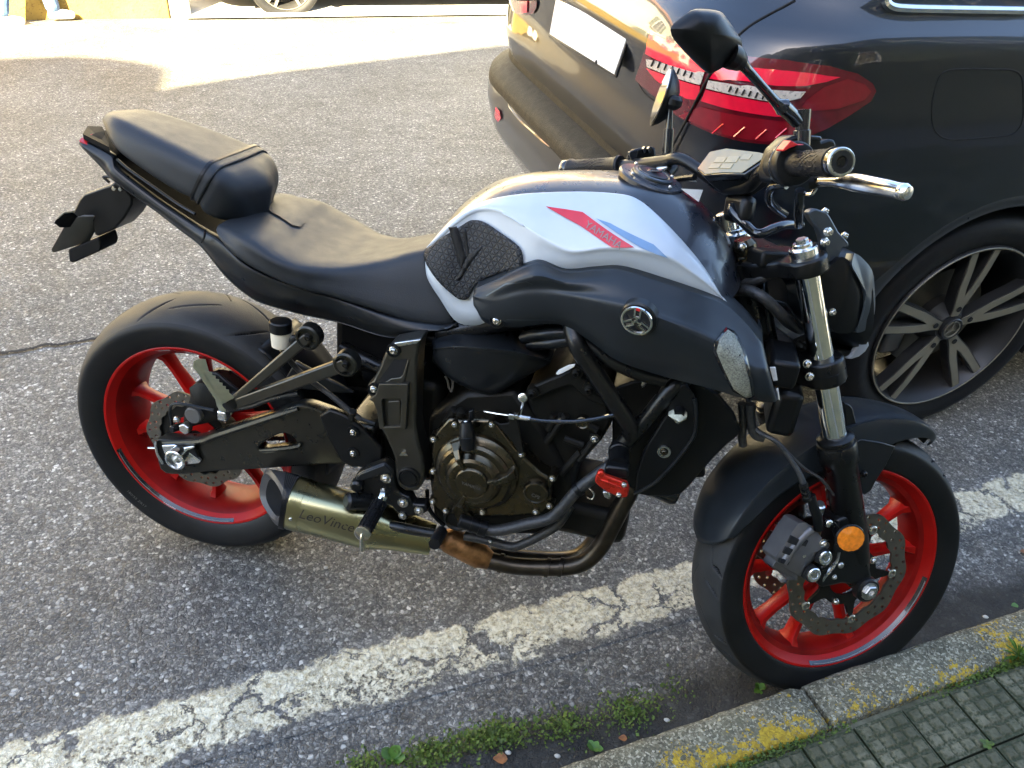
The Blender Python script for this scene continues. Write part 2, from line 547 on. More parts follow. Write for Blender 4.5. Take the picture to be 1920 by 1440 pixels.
def asphalt_nodes(nt, tc):
    """crushed-stone asphalt: returns colour, roughness, height"""
    co = tc.outputs['Object']
    dn = N(nt, 'ShaderNodeTexNoise', Scale=70.0, Detail=3.0); nt.links.new(co, dn.inputs['Vector'])
    dv = N(nt, 'ShaderNodeVectorMath', operation='MULTIPLY_ADD'); nt.links.new(dn.outputs['Color'], dv.inputs[0])
    dv.inputs[1].default_value = (0.012, 0.012, 0.0); nt.links.new(co, dv.inputs[2])
    dco = dv.outputs[0]
    v1 = N(nt, 'ShaderNodeTexVoronoi', Scale=125.0); nt.links.new(dco, v1.inputs['Vector'])
    v2 = N(nt, 'ShaderNodeTexVoronoi', Scale=270.0); nt.links.new(dco, v2.inputs['Vector'])
    ve = N(nt, 'ShaderNodeTexVoronoi', Scale=125.0, feature='DISTANCE_TO_EDGE'); nt.links.new(dco, ve.inputs['Vector'])
    big = N(nt, 'ShaderNodeTexNoise', Scale=1.3, Detail=4.0); nt.links.new(co, big.inputs['Vector'])
    mid = N(nt, 'ShaderNodeTexNoise', Scale=9.0, Detail=5.0); nt.links.new(co, mid.inputs['Vector'])
    sep = N(nt, 'ShaderNodeSeparateColor'); nt.links.new(v1.outputs['Color'], sep.inputs['Color'])
    sep2 = N(nt, 'ShaderNodeSeparateColor'); nt.links.new(v2.outputs['Color'], sep2.inputs['Color'])
    stone = ramp(nt, sep.outputs[0], [(0.0, (0.038, 0.036, 0.032)), (0.4, (0.085, 0.081, 0.072)), (0.70, (0.150, 0.143, 0.127)), (0.86, (0.25, 0.24, 0.21)), (0.96, (0.40, 0.385, 0.34)), (1.0, (0.68, 0.66, 0.59))])
    grit = ramp(nt, sep2.outputs[0], [(0.0, (0.030, 0.029, 0.026)), (0.5, (0.10, 0.096, 0.085)), (0.85, (0.20, 0.19, 0.168)), (1.0, (0.48, 0.46, 0.41))])
    c = mixc(nt, 0.42, stone, grit)
    edge = smooth(nt, ve.outputs['Distance'], 0.0, 0.22)
    c = mixc(nt, mth(nt, 'MULTIPLY_ADD', edge, 0.55, 0.45), (0.026, 0.026, 0.026), c)
    fac = smooth(nt, big.outputs['Fac'], 0.3, 0.7, 1.0, 1.4)
    f2 = smooth(nt, mid.outputs['Fac'], 0.3, 0.7, 0.85, 1.15)
    k = mth(nt, 'MULTIPLY', fac, f2)
    sc = nt.nodes.new('ShaderNodeVectorMath'); sc.operation = 'SCALE'
    nt.links.new(c, sc.inputs[0]); nt.links.new(k, sc.inputs['Scale'])
    rough = mth(nt, 'MULTIPLY_ADD', sep.outputs[1], 0.30, 0.48)
    tilt = mth(nt, 'MULTIPLY', sep.outputs[2], 0.6)
    h = mth(nt, 'ADD', mth(nt, 'MULTIPLY', edge, tilt), mth(nt, 'MULTIPLY', sep2.outputs[1], 0.25))
    return sc.outputs[0], rough, h, mid.outputs['Fac'], big.outputs['Fac']

def add_bump(nt, b, h, strength, dist):
    bp_ = N(nt, 'ShaderNodeBump', Strength=strength, Distance=dist)
    nt.links.new(h, bp_.inputs['Height']); nt.links.new(bp_.outputs['Normal'], b.inputs['Normal'])

def road_material():
    m, nt, b, tc = node_mat('asphalt')
    c, r, h, mid, big = asphalt_nodes(nt, tc)
    sp = N(nt, 'ShaderNodeSeparateXYZ'); nt.links.new(tc.outputs['Object'], sp.inputs[0])
    nz = N(nt, 'ShaderNodeTexNoise', Scale=4.0, Detail=6.0, Roughness=0.65); nt.links.new(tc.outputs['Object'], nz.inputs['Vector'])
    v = mth(nt, 'ADD', sp.outputs[1], mth(nt, 'MULTIPLY', mth(nt, 'SUBTRACT', nz.outputs['Fac'], 0.5), 0.22))
    dirt = smooth(nt, v, KERB_F + 0.09, KERB_F + 0.20, 0.92, 0.0)     # damp soil collected in the gutter
    soil = ramp(nt, mid, [(0.3, (0.012, 0.011, 0.009)), (0.7, (0.045, 0.040, 0.030))])
    c = mixc(nt, dirt, c, soil)
    st_ = N(nt, 'ShaderNodeTexNoise', Scale=2.1, Detail=2.0); nt.links.new(tc.outputs['Object'], st_.inputs['Vector'])
    oil = smooth(nt, st_.outputs['Fac'], 0.66, 0.74, 0.0, 0.45)
    c = mixc(nt, oil, c, (0.02, 0.02, 0.02))
    nt.links.new(c, b.inputs['Base Color'])
    nt.links.new(mth(nt, 'MAXIMUM', r, mth(nt, 'MULTIPLY', dirt, 0.9)), b.inputs['Roughness'])
    b.inputs['Specular IOR Level'].default_value = 0.45
    add_bump(nt, b, h, 0.85, 0.006)
    return m

def line_material():
    m, nt, b, tc = node_mat('worn_road_paint')
    c, r, h, mid, big = asphalt_nodes(nt, tc)
    co = tc.outputs['Object']
    wob = N(nt, 'ShaderNodeTexNoise', Scale=11.0, Detail=6.0, Roughness=0.7); nt.links.new(co, wob.inputs['Vector'])
    mv = N(nt, 'ShaderNodeVectorMath', operation='MULTIPLY_ADD'); nt.links.new(wob.outputs['Color'], mv.inputs[0])
    mv.inputs[1].default_value = (0.16, 0.16, 0.0); nt.links.new(co, mv.inputs[2])
    cr1 = N(nt, 'ShaderNodeTexVoronoi', Scale=8.5, feature='DISTANCE_TO_EDGE'); nt.links.new(mv.outputs[0], cr1.inputs['Vector'])
    cr2 = N(nt, 'ShaderNodeTexVoronoi', Scale=38.0, feature='DISTANCE_TO_EDGE'); nt.links.new(mv.outputs[0], cr2.inputs['Vector'])
    crw = N(nt, 'ShaderNodeTexNoise', Scale=7.0, Detail=3.0); nt.links.new(co, crw.inputs['Vector'])
    cd = mth(nt, 'SUBTRACT', cr1.outputs['Distance'], smooth(nt, crw.outputs['Fac'], .35, .7, -0.03, 0.05))
    crack = smooth(nt, cd, 0.0, 0.03)
    crack2 = smooth(nt, cr2.outputs['Distance'], 0.0, 0.10)
    chip = N(nt, 'ShaderNodeTexNoise', Scale=75.0, Detail=8.0, Roughness=0.75); nt.links.new(co, chip.inputs['Vector'])
    sp = N(nt, 'ShaderNodeSeparateXYZ'); nt.links.new(co, sp.inputs[0])
    zone = N(nt, 'ShaderNodeTexNoise', Scale=5.0, Detail=5.0, Roughness=.65); nt.links.new(co, zone.inputs['Vector'])
    wear = mth(nt, 'ADD', smooth(nt, sp.outputs[1], LINE_B, LINE_A, 0.46, 0.30), mth(nt, 'MULTIPLY', mth(nt, 'SUBTRACT', zone.outputs['Fac'], 0.5), 0.45))
    keep = smooth(nt, mth(nt, 'SUBTRACT', chip.outputs['Fac'], wear), -0.05, 0.04)
    dist_a = smooth(nt, mth(nt, 'ADD', sp.outputs[1], mth(nt, 'MULTIPLY', mth(nt, 'SUBTRACT', wob.outputs['Fac'], 0.5), 0.10)), LINE_A - 0.010, LINE_A - 0.022)
    dist_b = smooth(nt, mth(nt, 'ADD', sp.outputs[1], mth(nt, 'MULTIPLY', mth(nt, 'SUBTRACT', wob.outputs['Fac'], 0.5), 0.12)), LINE_B + 0.008, LINE_B + 0.022)
    p = mth(nt, 'MULTIPLY', mth(nt, 'MULTIPLY', keep, crack), mth(nt, 'MULTIPLY_ADD', crack2, 0.45, 0.55))
    p = mth(nt, 'MULTIPLY', p, mth(nt, 'MULTIPLY', dist_a, dist_b))
    paint = ramp(nt, chip.outputs['Fac'], [(0.36, (0.40, 0.33, 0.19)), (0.47, (0.66, 0.59, 0.40)), (0.60, (0.84, 0.79, 0.62))])
    col = mixc(nt, p, c, paint)
    nt.links.new(col, b.inputs['Base Color'])
    b.inputs['Roughness'].default_value = 0.62
    add_bump(nt, b, mth(nt, 'ADD', mth(nt, 'MULTIPLY', p, 0.8), mth(nt, 'MULTIPLY', h, 0.6)), 0.8, 0.005)
    return m

def kerb_material():
    m, nt, b, tc = node_mat('weathered_kerb_concrete')
    co = tc.outputs['Object']
    dn = N(nt, 'ShaderNodeTexNoise', Scale=160.0, Detail=3.0); nt.links.new(co, dn.inputs['Vector'])
    dv = N(nt, 'ShaderNodeVectorMath', operation='MULTIPLY_ADD'); nt.links.new(dn.outputs['Color'], dv.inputs[0])
    dv.inputs[1].default_value = (0.010, 0.010, 0.010); nt.links.new(co, dv.inputs[2])
    v1 = N(nt, 'ShaderNodeTexVoronoi', Scale=250.0); nt.links.new(dv.outputs[0], v1.inputs['Vector'])
    sp1 = N(nt, 'ShaderNodeSeparateColor'); nt.links.new(v1.outputs['Color'], sp1.inputs['Color'])
    nz = N(nt, 'ShaderNodeTexNoise', Scale=14.0, Detail=6.0, Roughness=0.65); nt.links.new(co, nz.inputs['Vector'])
    base = ramp(nt, nz.outputs['Fac'], [(0.32, (0.085, 0.076, 0.042)), (0.5, (0.21, 0.19, 0.12)), (0.68, (0.36, 0.33, 0.22))])
    gr = ramp(nt, sp1.outputs[0], [(0.0, (0.030, 0.028, 0.016)), (0.5, (0.15, 0.135, 0.085)), (0.8, (0.36, 0.33, 0.23)), (1.0, (0.80, 0.74, 0.56))])
    c = mixc(nt, 0.62, base, gr)
    ms = N(nt, 'ShaderNodeTexNoise', Scale=7.0, Detail=6.0, Roughness=0.7); nt.links.new(co, ms.inputs['Vector'])
    c = mixc(nt, smooth(nt, ms.outputs['Fac'], 0.54, 0.74, 0.0, 0.7), c, (0.085, 0.085, 0.022))
    # flaking yellow kerb paint, mostly along the pavement side
    sp = N(nt, 'ShaderNodeSeparateXYZ'); nt.links.new(co, sp.inputs[0])
    ch = N(nt, 'ShaderNodeTexNoise', Scale=85.0, Detail=7.0, Roughness=0.7); nt.links.new(co, ch.inputs['Vector'])
    zn = N(nt, 'ShaderNodeTexNoise', Scale=6.5, Detail=4.0); nt.links.new(co, zn.inputs['Vector'])
    th = mth(nt, 'ADD', smooth(nt, sp.outputs[1], KERB_R + 0.005, KERB_F - 0.02, 0.46, 0.63), mth(nt, 'MULTIPLY', mth(nt, 'SUBTRACT', 0.5, zn.outputs['Fac']), 0.75))
    y = smooth(nt, mth(nt, 'SUBTRACT', ch.outputs['Fac'], th), 0.0, 0.04)
    yel = ramp(nt, sp1.outputs[1], [(0.0, (0.40, 0.24, 0.012)), (1.0, (0.68, 0.46, 0.03))])
    c = mixc(nt, y, c, yel)
    nt.links.new(c, b.inputs['Base Color'])
    b.inputs['Roughness'].default_value = 0.75
    add_bump(nt, b, mth(nt, 'ADD', mth(nt, 'MULTIPLY', sp1.outputs[2], 0.5), ch.outputs['Fac']), 1.0, 0.009)
    return m

def tile_material(name='mossy_paving', k=1.0):
    m, nt, b, tc = node_mat(name)
    co = tc.outputs['Object']
    geo = N(nt, 'ShaderNodeNewGeometry')
    nz = N(nt, 'ShaderNodeTexNoise', Scale=9.0, Detail=7.0, Roughness=0.7); nt.links.new(geo.outputs['Position'], nz.inputs['Vector'])
    fine = N(nt, 'ShaderNodeTexNoise', Scale=160.0, Detail=4.0); nt.links.new(geo.outputs['Position'], fine.inputs['Vector'])
    c = ramp(nt, nz.outputs['Fac'], [(0.30, (0.034, 0.034, 0.012)), (0.5, (0.10, 0.092, 0.05)), (0.7, (0.24, 0.215, 0.135))])
    sp = N(nt, 'ShaderNodeSeparateXYZ'); nt.links.new(co, sp.inputs[0])
    moss = smooth(nt, mth(nt, 'ADD', sp.outputs[2], mth(nt, 'MULTIPLY', mth(nt, 'SUBTRACT', fine.outputs['Fac'], 0.5), 0.016)), 0.0005, -0.0055)
    c = mixc(nt, moss, c, (0.030, 0.036, 0.010))
    pat = N(nt, 'ShaderNodeTexNoise', Scale=3.4, Detail=5.0); nt.links.new(geo.outputs['Position'], pat.inputs['Vector'])
    c = mixc(nt, smooth(nt, pat.outputs['Fac'], 0.5, 0.68, 0.0, 0.6), c, (0.055, 0.065, 0.016))
    nt.links.new(c, b.inputs['Base Color'])
    b.inputs['Roughness'].default_value = 0.8
    add_bump(nt, b, fine.outputs['Fac'], 0.6, 0.004)
    return m

M['road'] = road_material()
M['line'] = line_material()
M['kerb'] = kerb_material()
M['tile'] = tile_material()
M['crack'] = mat('crack_shade', (0.012, 0.012, 0.012), 0.9)  # shade inside the crack, put into the colour
M['moss'] = mat('moss_green', (0.075, 0.115, 0.012), 0.7, var=0.6, vscale=70)
M['leaf'] = mat('weed_leaf', (0.075, 0.16, 0.018), 0.5, var=0.35, vscale=60)
M['dry_leaf'] = mat('dry_leaf', (0.26, 0.10, 0.03), 0.6, var=0.4, vscale=80)
M['pebble'] = mat('pale_pebble', (0.45, 0.43, 0.38), 0.6, var=0.2)

# road: one sheet in street coordinates, flat near the kerb and falling away across the street
vs = list(np.linspace(KERB_F - 0.06, 1.3, 12)) + list(np.linspace(1.5, 10.5, 30)) + [16, 30, 60, 120]
us = [-120, -60, -30, -15] + list(np.linspace(-10, 12, 23)) + [20, 40, 80, 120]
V = [(u, v, road_z(v)) for v in vs for u in us]
road = mk('road', V, gridfaces(len(vs), len(us)), M['road'], ang=80)
road.matrix_world = STREET_M
tag(road, 'grey asphalt road of crushed stone under the motorcycle and the cars', 'road', kind='structure')

# worn white edge line
n = 90
V = []
for i in range(n + 1):
    u = -6 + 16 * i / n
    for j in range(6):
        V.append((u, LINE_B - 0.012 + (LINE_A - LINE_B + 0.024) * j / 5, 0.0012))
line = mk('road_line', V, gridfaces(n + 1, 6), M['line'])
line.matrix_world = STREET_M
tag(line, 'cracked worn white line painted along the road edge', 'road marking', kind='structure')

# crack in the asphalt: a flat strip coloured like its shaded depth
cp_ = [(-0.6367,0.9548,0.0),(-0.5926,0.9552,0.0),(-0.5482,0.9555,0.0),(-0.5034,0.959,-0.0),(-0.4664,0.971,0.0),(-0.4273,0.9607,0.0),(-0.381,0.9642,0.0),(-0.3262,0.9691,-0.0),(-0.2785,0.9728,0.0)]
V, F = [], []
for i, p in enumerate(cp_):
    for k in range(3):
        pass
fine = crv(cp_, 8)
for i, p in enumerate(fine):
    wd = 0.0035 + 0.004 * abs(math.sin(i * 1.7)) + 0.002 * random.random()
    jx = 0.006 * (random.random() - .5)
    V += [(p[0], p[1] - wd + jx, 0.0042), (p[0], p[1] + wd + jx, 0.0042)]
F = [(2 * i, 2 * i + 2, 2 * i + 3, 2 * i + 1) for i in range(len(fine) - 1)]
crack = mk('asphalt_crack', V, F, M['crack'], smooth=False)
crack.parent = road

# kerb stones
kerb = empty('kerb'); kerb.matrix_world = STREET_M
tag(kerb, 'low concrete kerb with flaking yellow paint between gutter and pavement', 'kerb', kind='structure')
JOINT = 1.0893
def kerb_stone(u0, u1, seed):
    r_ = random.Random(seed)
    nx, ny = 40, 9
    V, F = [], []
    prof = [(KERB_F, -0.15), (KERB_F, 0.0), (KERB_F, 0.06), (KERB_F - 0.004, 0.088), (KERB_F - 0.016, 0.0995), (KERB_F - 0.05, KERB_H), (KERB_R + 0.02, KERB_H), (KERB_R + 0.006, 0.097), (KERB_R + 0.001, 0.088), (KERB_R, -0.15)]
    for i in range(nx + 1):
        t = i / nx
        u = u0 + 0.005 + (u1 - u0 - 0.01) * t
        e = min(t, 1 - t) * (u1 - u0)
        drop = 0.012 * max(0, 1 - e / 0.02) ** 2
        for v, z in prof:
            ax = 0.0035
            V.append((u, v + ax * (r_.random() - .5), z + (ax * (r_.random() - .5) - drop if z > 0 else 0)))
    F = gridfaces(nx + 1, len(prof))
    F.append(tuple(range(len(prof)))); F.append(tuple(nx * len(prof) + k for k in range(len(prof)))[::-1])
    o = mk('kerb_stone', V, F, M['kerb'], kerb, ang=60)
    return o
for k in range(-5, 8):
    kerb_stone(JOINT + k, JOINT + k + 1, 40 + k)

# pavement of small ribbed tiles
pave = empty('pavement'); pave.matrix_world = STREET_M
tag(pave, 'mossy pavement of small studded tiles behind the kerb', 'pavement', kind='structure')
bed = mk('pavement_bed', [(-40, KERB_R, 0.078), (40, KERB_R, 0.078), (40, -3.4, 0.078), (-40, -3.4, 0.078)], [(0, 1, 2, 3)], M['tile'], pave)
T = 0.125
def tile_mesh():
    parts = [box_geo((0, 0, -0.0155), (T - 0.005, T - 0.005, 0.024))]
    n = 4
    p = (T - 0.012) / n
    for i in range(n):
        for j in range(n):
            cx, cy = (i - 1.5) * p, (j - 1.5) * p
            a, h = p * 0.44, p * 0.30
            o = [(cx - a, cy - a, -0.0035), (cx + a, cy - a, -0.0035), (cx + a, cy + a, -0.0035), (cx - a, cy + a, -0.0035),
                 (cx - h, cy - h, 0), (cx + h, cy - h, 0), (cx + h, cy + h, 0), (cx - h, cy + h, 0)]
            parts.append((o, [(4, 5, 6, 7), (0, 1, 5, 4), (1, 2, 6, 5), (2, 3, 7, 6), (3, 0, 4, 7)]))
    return join_geo(parts)
V, F = tile_mesh()
tile0 = mk('paving_tile', V, F, M['tile'], pave, smooth=False)
first = True
for i in range(-11, 17):
    for j in range(0, 6):
        if j > 2 and i < -2: continue
        o = tile0 if first else tile0.copy()
        if not first: COL.objects.link(o)
        first = False
        o.parent = pave
        o.location = (1.0 + (i + .5) * T, KERB_R - 0.012 - (j + .5) * T, KERB_H - 0.004 + random.uniform(-.0012, .001))
        o.rotation_euler = (random.uniform(-.008, .008), random.uniform(-.008, .008), random.uniform(-.006, .006))

# moss and small plants in the gutter: nobody could count the leaves
def leaf_quad(c, size, az, el, roll=0.0):
    d = np.array((math.cos(az) * math.cos(el), math.sin(az) * math.cos(el), math.sin(el)))
    s_ = np.array((-math.sin(az), math.cos(az), roll))
    c = np.array(c)
    return [c, c + d * size * .5 + s_ * size * .32, c + d * size, c + d * size * .5 - s_ * size * .32]
moss_path = [(0.1719,-0.7047,0.01),(0.2717,-0.7199,0.01),(0.3491,-0.7251,0.01),(0.4432,-0.7244,0.01),(0.5324,-0.7452,0.01),(0.6253,-0.7515,0.01),(0.7105,-0.7614,0.01),(0.7777,-0.7649,0.01),(0.8957,-0.7505,0.01)]
V, F = [], []
def scatter(path, count, spread, size, zmax):
    global V, F
    P = crv(path, 10)
    for _ in range(count):
        i = rng.integers(0, len(P) - 1)
        t = rng.random()
        q = P[i] * (1 - t) + P[i + 1] * t
        cl = math.sin(q[0] * 31) * math.sin(q[0] * 13 + 1.3)
        if rng.random() > 0.55 + 0.5 * cl: continue
        c = (q[0] + rng.normal() * .012, q[1] + rng.normal() * spread, 0.002 + abs(rng.normal()) * zmax)
        a = leaf_quad(c, size * (0.5 + rng.random()), rng.random() * 6.3, rng.random() * 1.2, rng.normal() * .4)
        o = len(V); V += a; F.append((o, o + 1, o + 2, o + 3))
scatter(moss_path[:6], 3800, 0.016, 0.008, 0.008)
scatter(moss_path[4:], 1300, 0.022, 0.007, 0.006)
kb = [(0.6305,-0.9281,0.1),(0.838,-0.97,0.1),(1.0604,-0.9592,0.1),(1.2025,-0.9699,0.1),(1.3484,-0.9728,0.1),(1.5581,-0.9734,0.1),(1.6414,-0.9741,0.1)]
scatter([(q[0], q[1] - 0.004, 0) for q in kb], 0, 0.01, 0.006, 0.01)
moss = mk('moss', V, F, M['moss'], smooth=False); moss.matrix_world = STREET_M
tag(moss, 'low green moss and seedlings growing along the gutter', 'moss', kind='stuff')
V, F = [], []
Pk = crv([(q[0], q[1], 0.09) for q in kb], 8)
for _ in range(3800):
    i = rng.integers(0, len(Pk) - 1); t = rng.random(); q = Pk[i] * (1 - t) + Pk[i + 1] * t
    if rng.random() > 0.5 + 0.6 * math.sin(q[0] * 9): continue
    c = (q[0], KERB_R - 0.006 + rng.normal() * 0.006, 0.084 + abs(rng.normal()) * .007)
    a = leaf_quad(c, .004 + .005 * rng.random(), rng.random() * 6.3, rng.random() * 1.3, rng.normal() * .4)
    o = len(V); V += a; F.append((o, o + 1, o + 2, o + 3))
moss2 = mk('joint_moss', V, F, M['moss'], smooth=False); moss2.matrix_world = STREET_M
tag(moss2, 'dark green moss filling the joint between kerb and pavement tiles', 'moss', kind='stuff')

def weed(name, pos, nleaf, size, label, m, upright=0.6, cat='weed', narrow=0.32):
    V, F = [], []
    for k in range(nleaf):
        az = 6.28 * k / nleaf + rng.random() * .6
        el = upright * (0.3 + rng.random())
        L_ = size * (0.6 + .6 * rng.random())
        d = np.array((math.cos(az) * math.cos(el), math.sin(az) * math.cos(el), math.sin(el)))
        s_ = np.array((-math.sin(az), math.cos(az), 0)) * L_ * narrow
        b0 = np.array((0, 0, 0.002)); o = len(V)
        for t, wd in ((0, .15), (.35, .8), (.65, 1.0), (.85, .6), (1.0, .02)):
            c = b0 + d * L_ * t + np.array((0, 0, -0.35 * L_ * t * t + .1 * L_ * t))
            V += [c - s_ * wd, c + np.array((0, 0, -.08 * L_ * wd)), c + s_ * wd]
        for i in range(4):
            a = o + 3 * i
            F += [(a, a + 1, a + 4, a + 3), (a + 1, a + 2, a + 5, a + 4)]
    o = mk(name, V, F, m, ang=60)
    o.location = SP(*pos); tag(o, label, cat)
    return o
W = [(1.0501,-0.8103,0.0),(0.2548,-0.7093,0.0),(0.6439,-0.8163,0.0),(0.7569,-0.7679,0.0)]
weed('weed', W[0], 7, 0.022, 'small bright weed seedling at the foot of the front tyre by the kerb', M['leaf'], 0.9)
weed('weed', W[1], 9, 0.032, 'leftmost leafy weed standing at the start of the gutter moss', M['leaf'], 0.9)
weed('weed', W[2], 6, 0.022, 'little leafy weed next to a dry leaf against the kerb face', M['leaf'], 0.9)
weed('weed', W[3], 8, 0.020, 'round leaved weed cluster at the top of the gutter moss', M['leaf'], 0.5)
W = [(1.5936,-0.9657,0.095),(1.3583,-1.0991,0.095),(1.5525,-0.9758,0.095)]
weed('grass_tuft', W[0], 26, 0.045, 'tuft of thin green grass growing from the kerb joint at the right edge', M['leaf'], 1.1, 'grass', 0.06)
weed('weed', W[1], 7, 0.016, 'tiny weed growing between the pavement tiles at lower right', M['moss'], 0.5)
D = [(0.7013,-0.8131,0.004),(0.4433,-0.772,0.004),(1.9693,-0.6839,0.004),(1.6836,-0.8599,0.104)]
for (q, lb, m_) in zip(D, ['brown curled dry leaf lying against the kerb face', 'reddish dry leaf lying in the gutter moss', 'orange dry leaf lying on the road beyond the front wheel', 'small green fallen leaf lying beside the kerb right of the front wheel'], [M['dry_leaf'], M['dry_leaf'], M['dry_leaf'], M['leaf']]):
    weed('fallen_leaf', q, 1, 0.026, lb, m_, 0.25, 'leaf', .4)
Pb = [(0.4757,-0.7711,0.004),(0.5663,-0.809,0.004),(0.8157,-0.8108,0.004),(1.6004,-0.864,0.1),(-0.2113,-0.3283,0.0),(0.219,-0.1956,0.0)]
lbs = ['white pebble lying in the middle of the gutter moss', 'pale pebble lying just below the kerb edge in the moss', 'round white pebble lying beside the kerb near the front tyre', 'tan pebble lying on top of the kerb right of the front wheel', 'white stone chip lying on the asphalt at lower left', 'pale stone chip lying on the asphalt below the footpeg']
for q, lb in zip(Pb, lbs):
    V, F = lathe_geo([(0, 0.001), (.0012, .0045), (.004, .0055), (.0065, .004), (.0075, .001)], (0, 0, 0), (0, 0, 1), 9)
    V = [v * np.array((1.2, .85, .8)) * (0.95 + .12 * rng.random()) for v in V]
    o = mk('pebble', V, F, M['pebble'], ang=80); o.location = SP(*q); tag(o, lb, 'pebble')


# ================================================================== MOTORCYCLE
moto = empty('motorcycle')
moto.rotation_euler = (BIKE_LEAN, 0, 0)
tag(moto, 'black and silver naked motorcycle with red wheels parked on its side stand by the kerb', 'motorcycle')

# ------------------------------------------------------------------ wheels
def groove_mask(th, yy, spec):
    """depth of tread grooves; th angle, yy signed lateral arc -1..1; spec list of (t0,y0,t1,y1,w) within one pitch"""
    d = np.zeros_like(th)
    pitch, items = spec
    tt = np.mod(th, pitch)
    for t0, y0, t1, y1, w in items:
        for sh in (-pitch, 0, pitch):
            ax, ay, bx, by = (t0 + sh), y0, (t1 + sh), y1
            sx_, sy_ = 0.30, 0.10          # metres per unit angle / per unit lateral
            px, py = tt * sx_, yy * sy_
            Ax, Ay, Bx, By = ax * sx_, ay * sy_, bx * sx_, by * sy_
            L2 = (Bx - Ax) ** 2 + (By - Ay) ** 2
            k = np.clip(((px - Ax) * (Bx - Ax) + (py - Ay) * (By - Ay)) / L2, 0, 1)
            bow = 0.006 * np.sin(k * math.pi)
            dist = np.hypot(px - Ax - k * (Bx - Ax) + bow, py - Ay - k * (By - Ay))
            wd = w * (0.12 + 0.88 * np.sin(np.clip(k, 0.02, .98) * math.pi))
            d = np.maximum(d, np.clip((wd - dist) / 0.0016, 0, 1))
    return d

def make_tyre(name, axle, r_out, half, r_bead, y_bead, spec, parent, steer=False, nseg=880, sidew=.9):
    prof = []                      # (y, r, lateral coordinate for tread or None)
    r_sh = r_out - half * 0.42
    prof += [(-y_bead + .012, r_bead - .012), (-y_bead, r_bead - .004), (-y_bead - .004, r_bead + .002)]
    for k in range(1, 7):
        t = k / 7
        y = -(y_bead + .004 + (half - y_bead - .004) * math.sin(t * math.pi / 2))
        prof.append((y, r_bead + .002 + (r_sh - r_bead - .002) * (t ** 1.15)))
    nt_ = 92
    lat = [None] * len(prof)
    for k in range(nt_ + 1):
        a = -1 + 2 * k / nt_
        y = a * half
        r = r_sh + (r_out - r_sh) * (1 - abs(a) ** 2.1) ** 0.62 if abs(a) < 1 else r_sh
        prof.append((y, r)); lat.append(a)
    right = prof[:len(prof) - nt_ - 1]
    for y, r in right[::-1]: prof.append((-y, r)); lat.append(None)
    n = len(prof)
    th = np.linspace(0, 2 * math.pi, nseg, endpoint=False)
    Y = np.array([p[0] for p in prof]); Rr = np.array([p[1] for p in prof])
    la = np.array([9.0 if l is None else l for l in lat])
    TH, IDX = np.meshgrid(th, np.arange(n), indexing='ij')
    RR = np.broadcast_to(Rr, TH.shape).copy()
    LA = np.broadcast_to(la, TH.shape)
    msk = groove_mask(TH, LA, spec) * (np.abs(LA) <= 1)
    RR -= 0.0065 * msk
    # worn shoulder: slight step where the tread meets the sidewall
    V = np.stack([axle[0] + RR * np.cos(TH), axle[1] + np.broadcast_to(Y, TH.shape), axle[2] + RR * np.sin(TH)], -1).reshape(-1, 3)
    i = np.arange(nseg)[:, None]; j = np.arange(n - 1)[None, :]
    a = i * n + j; b2 = ((i + 1) % nseg) * n + j
    F = np.stack([a, a + 1, b2 + 1, b2], -1).reshape(-1, 4)
    me = bpy.data.meshes.new(name)
    me.from_pydata(V.tolist(), [], F.tolist())
    for q in ('rubber', 'tread', 'groove'): me.materials.append(M[q])
    fm = (msk[:, :-1] + msk[:, 1:] + np.roll(msk, -1, 0)[:, :-1] + np.roll(msk, -1, 0)[:, 1:]) / 4
    tr = (np.abs(LA[:, :-1]) < .955) & (np.abs(LA[:, 1:]) < .955)
    me.polygons.foreach_set('material_index', np.where(fm > .45, 2, np.where(tr, 1, 0)).reshape(-1).astype(np.int32))
    me.shade_smooth(); me.set_sharp_from_angle(angle=R(50))
    o = bpy.data.objects.new(name, me); COL.objects.link(o); o.parent = parent
    return o

def ring_geo(prof, axle, seg=96):
    """closed profile of (y, r) spun about the axle"""
    V, F = [], []
    n = len(prof)
    for k in range(seg):
        t = 2 * math.pi * k / seg
        for y, r in prof: V.append((axle[0] + r * math.cos(t), axle[1] + y, axle[2] + r * math.sin(t)))
    for k in range(seg):
        k2 = (k + 1) % seg
        for i in range(n):
            j = (i + 1) % n
            F.append((k * n + i, k * n + j, k2 * n + j, k2 * n + i))
    return V, F

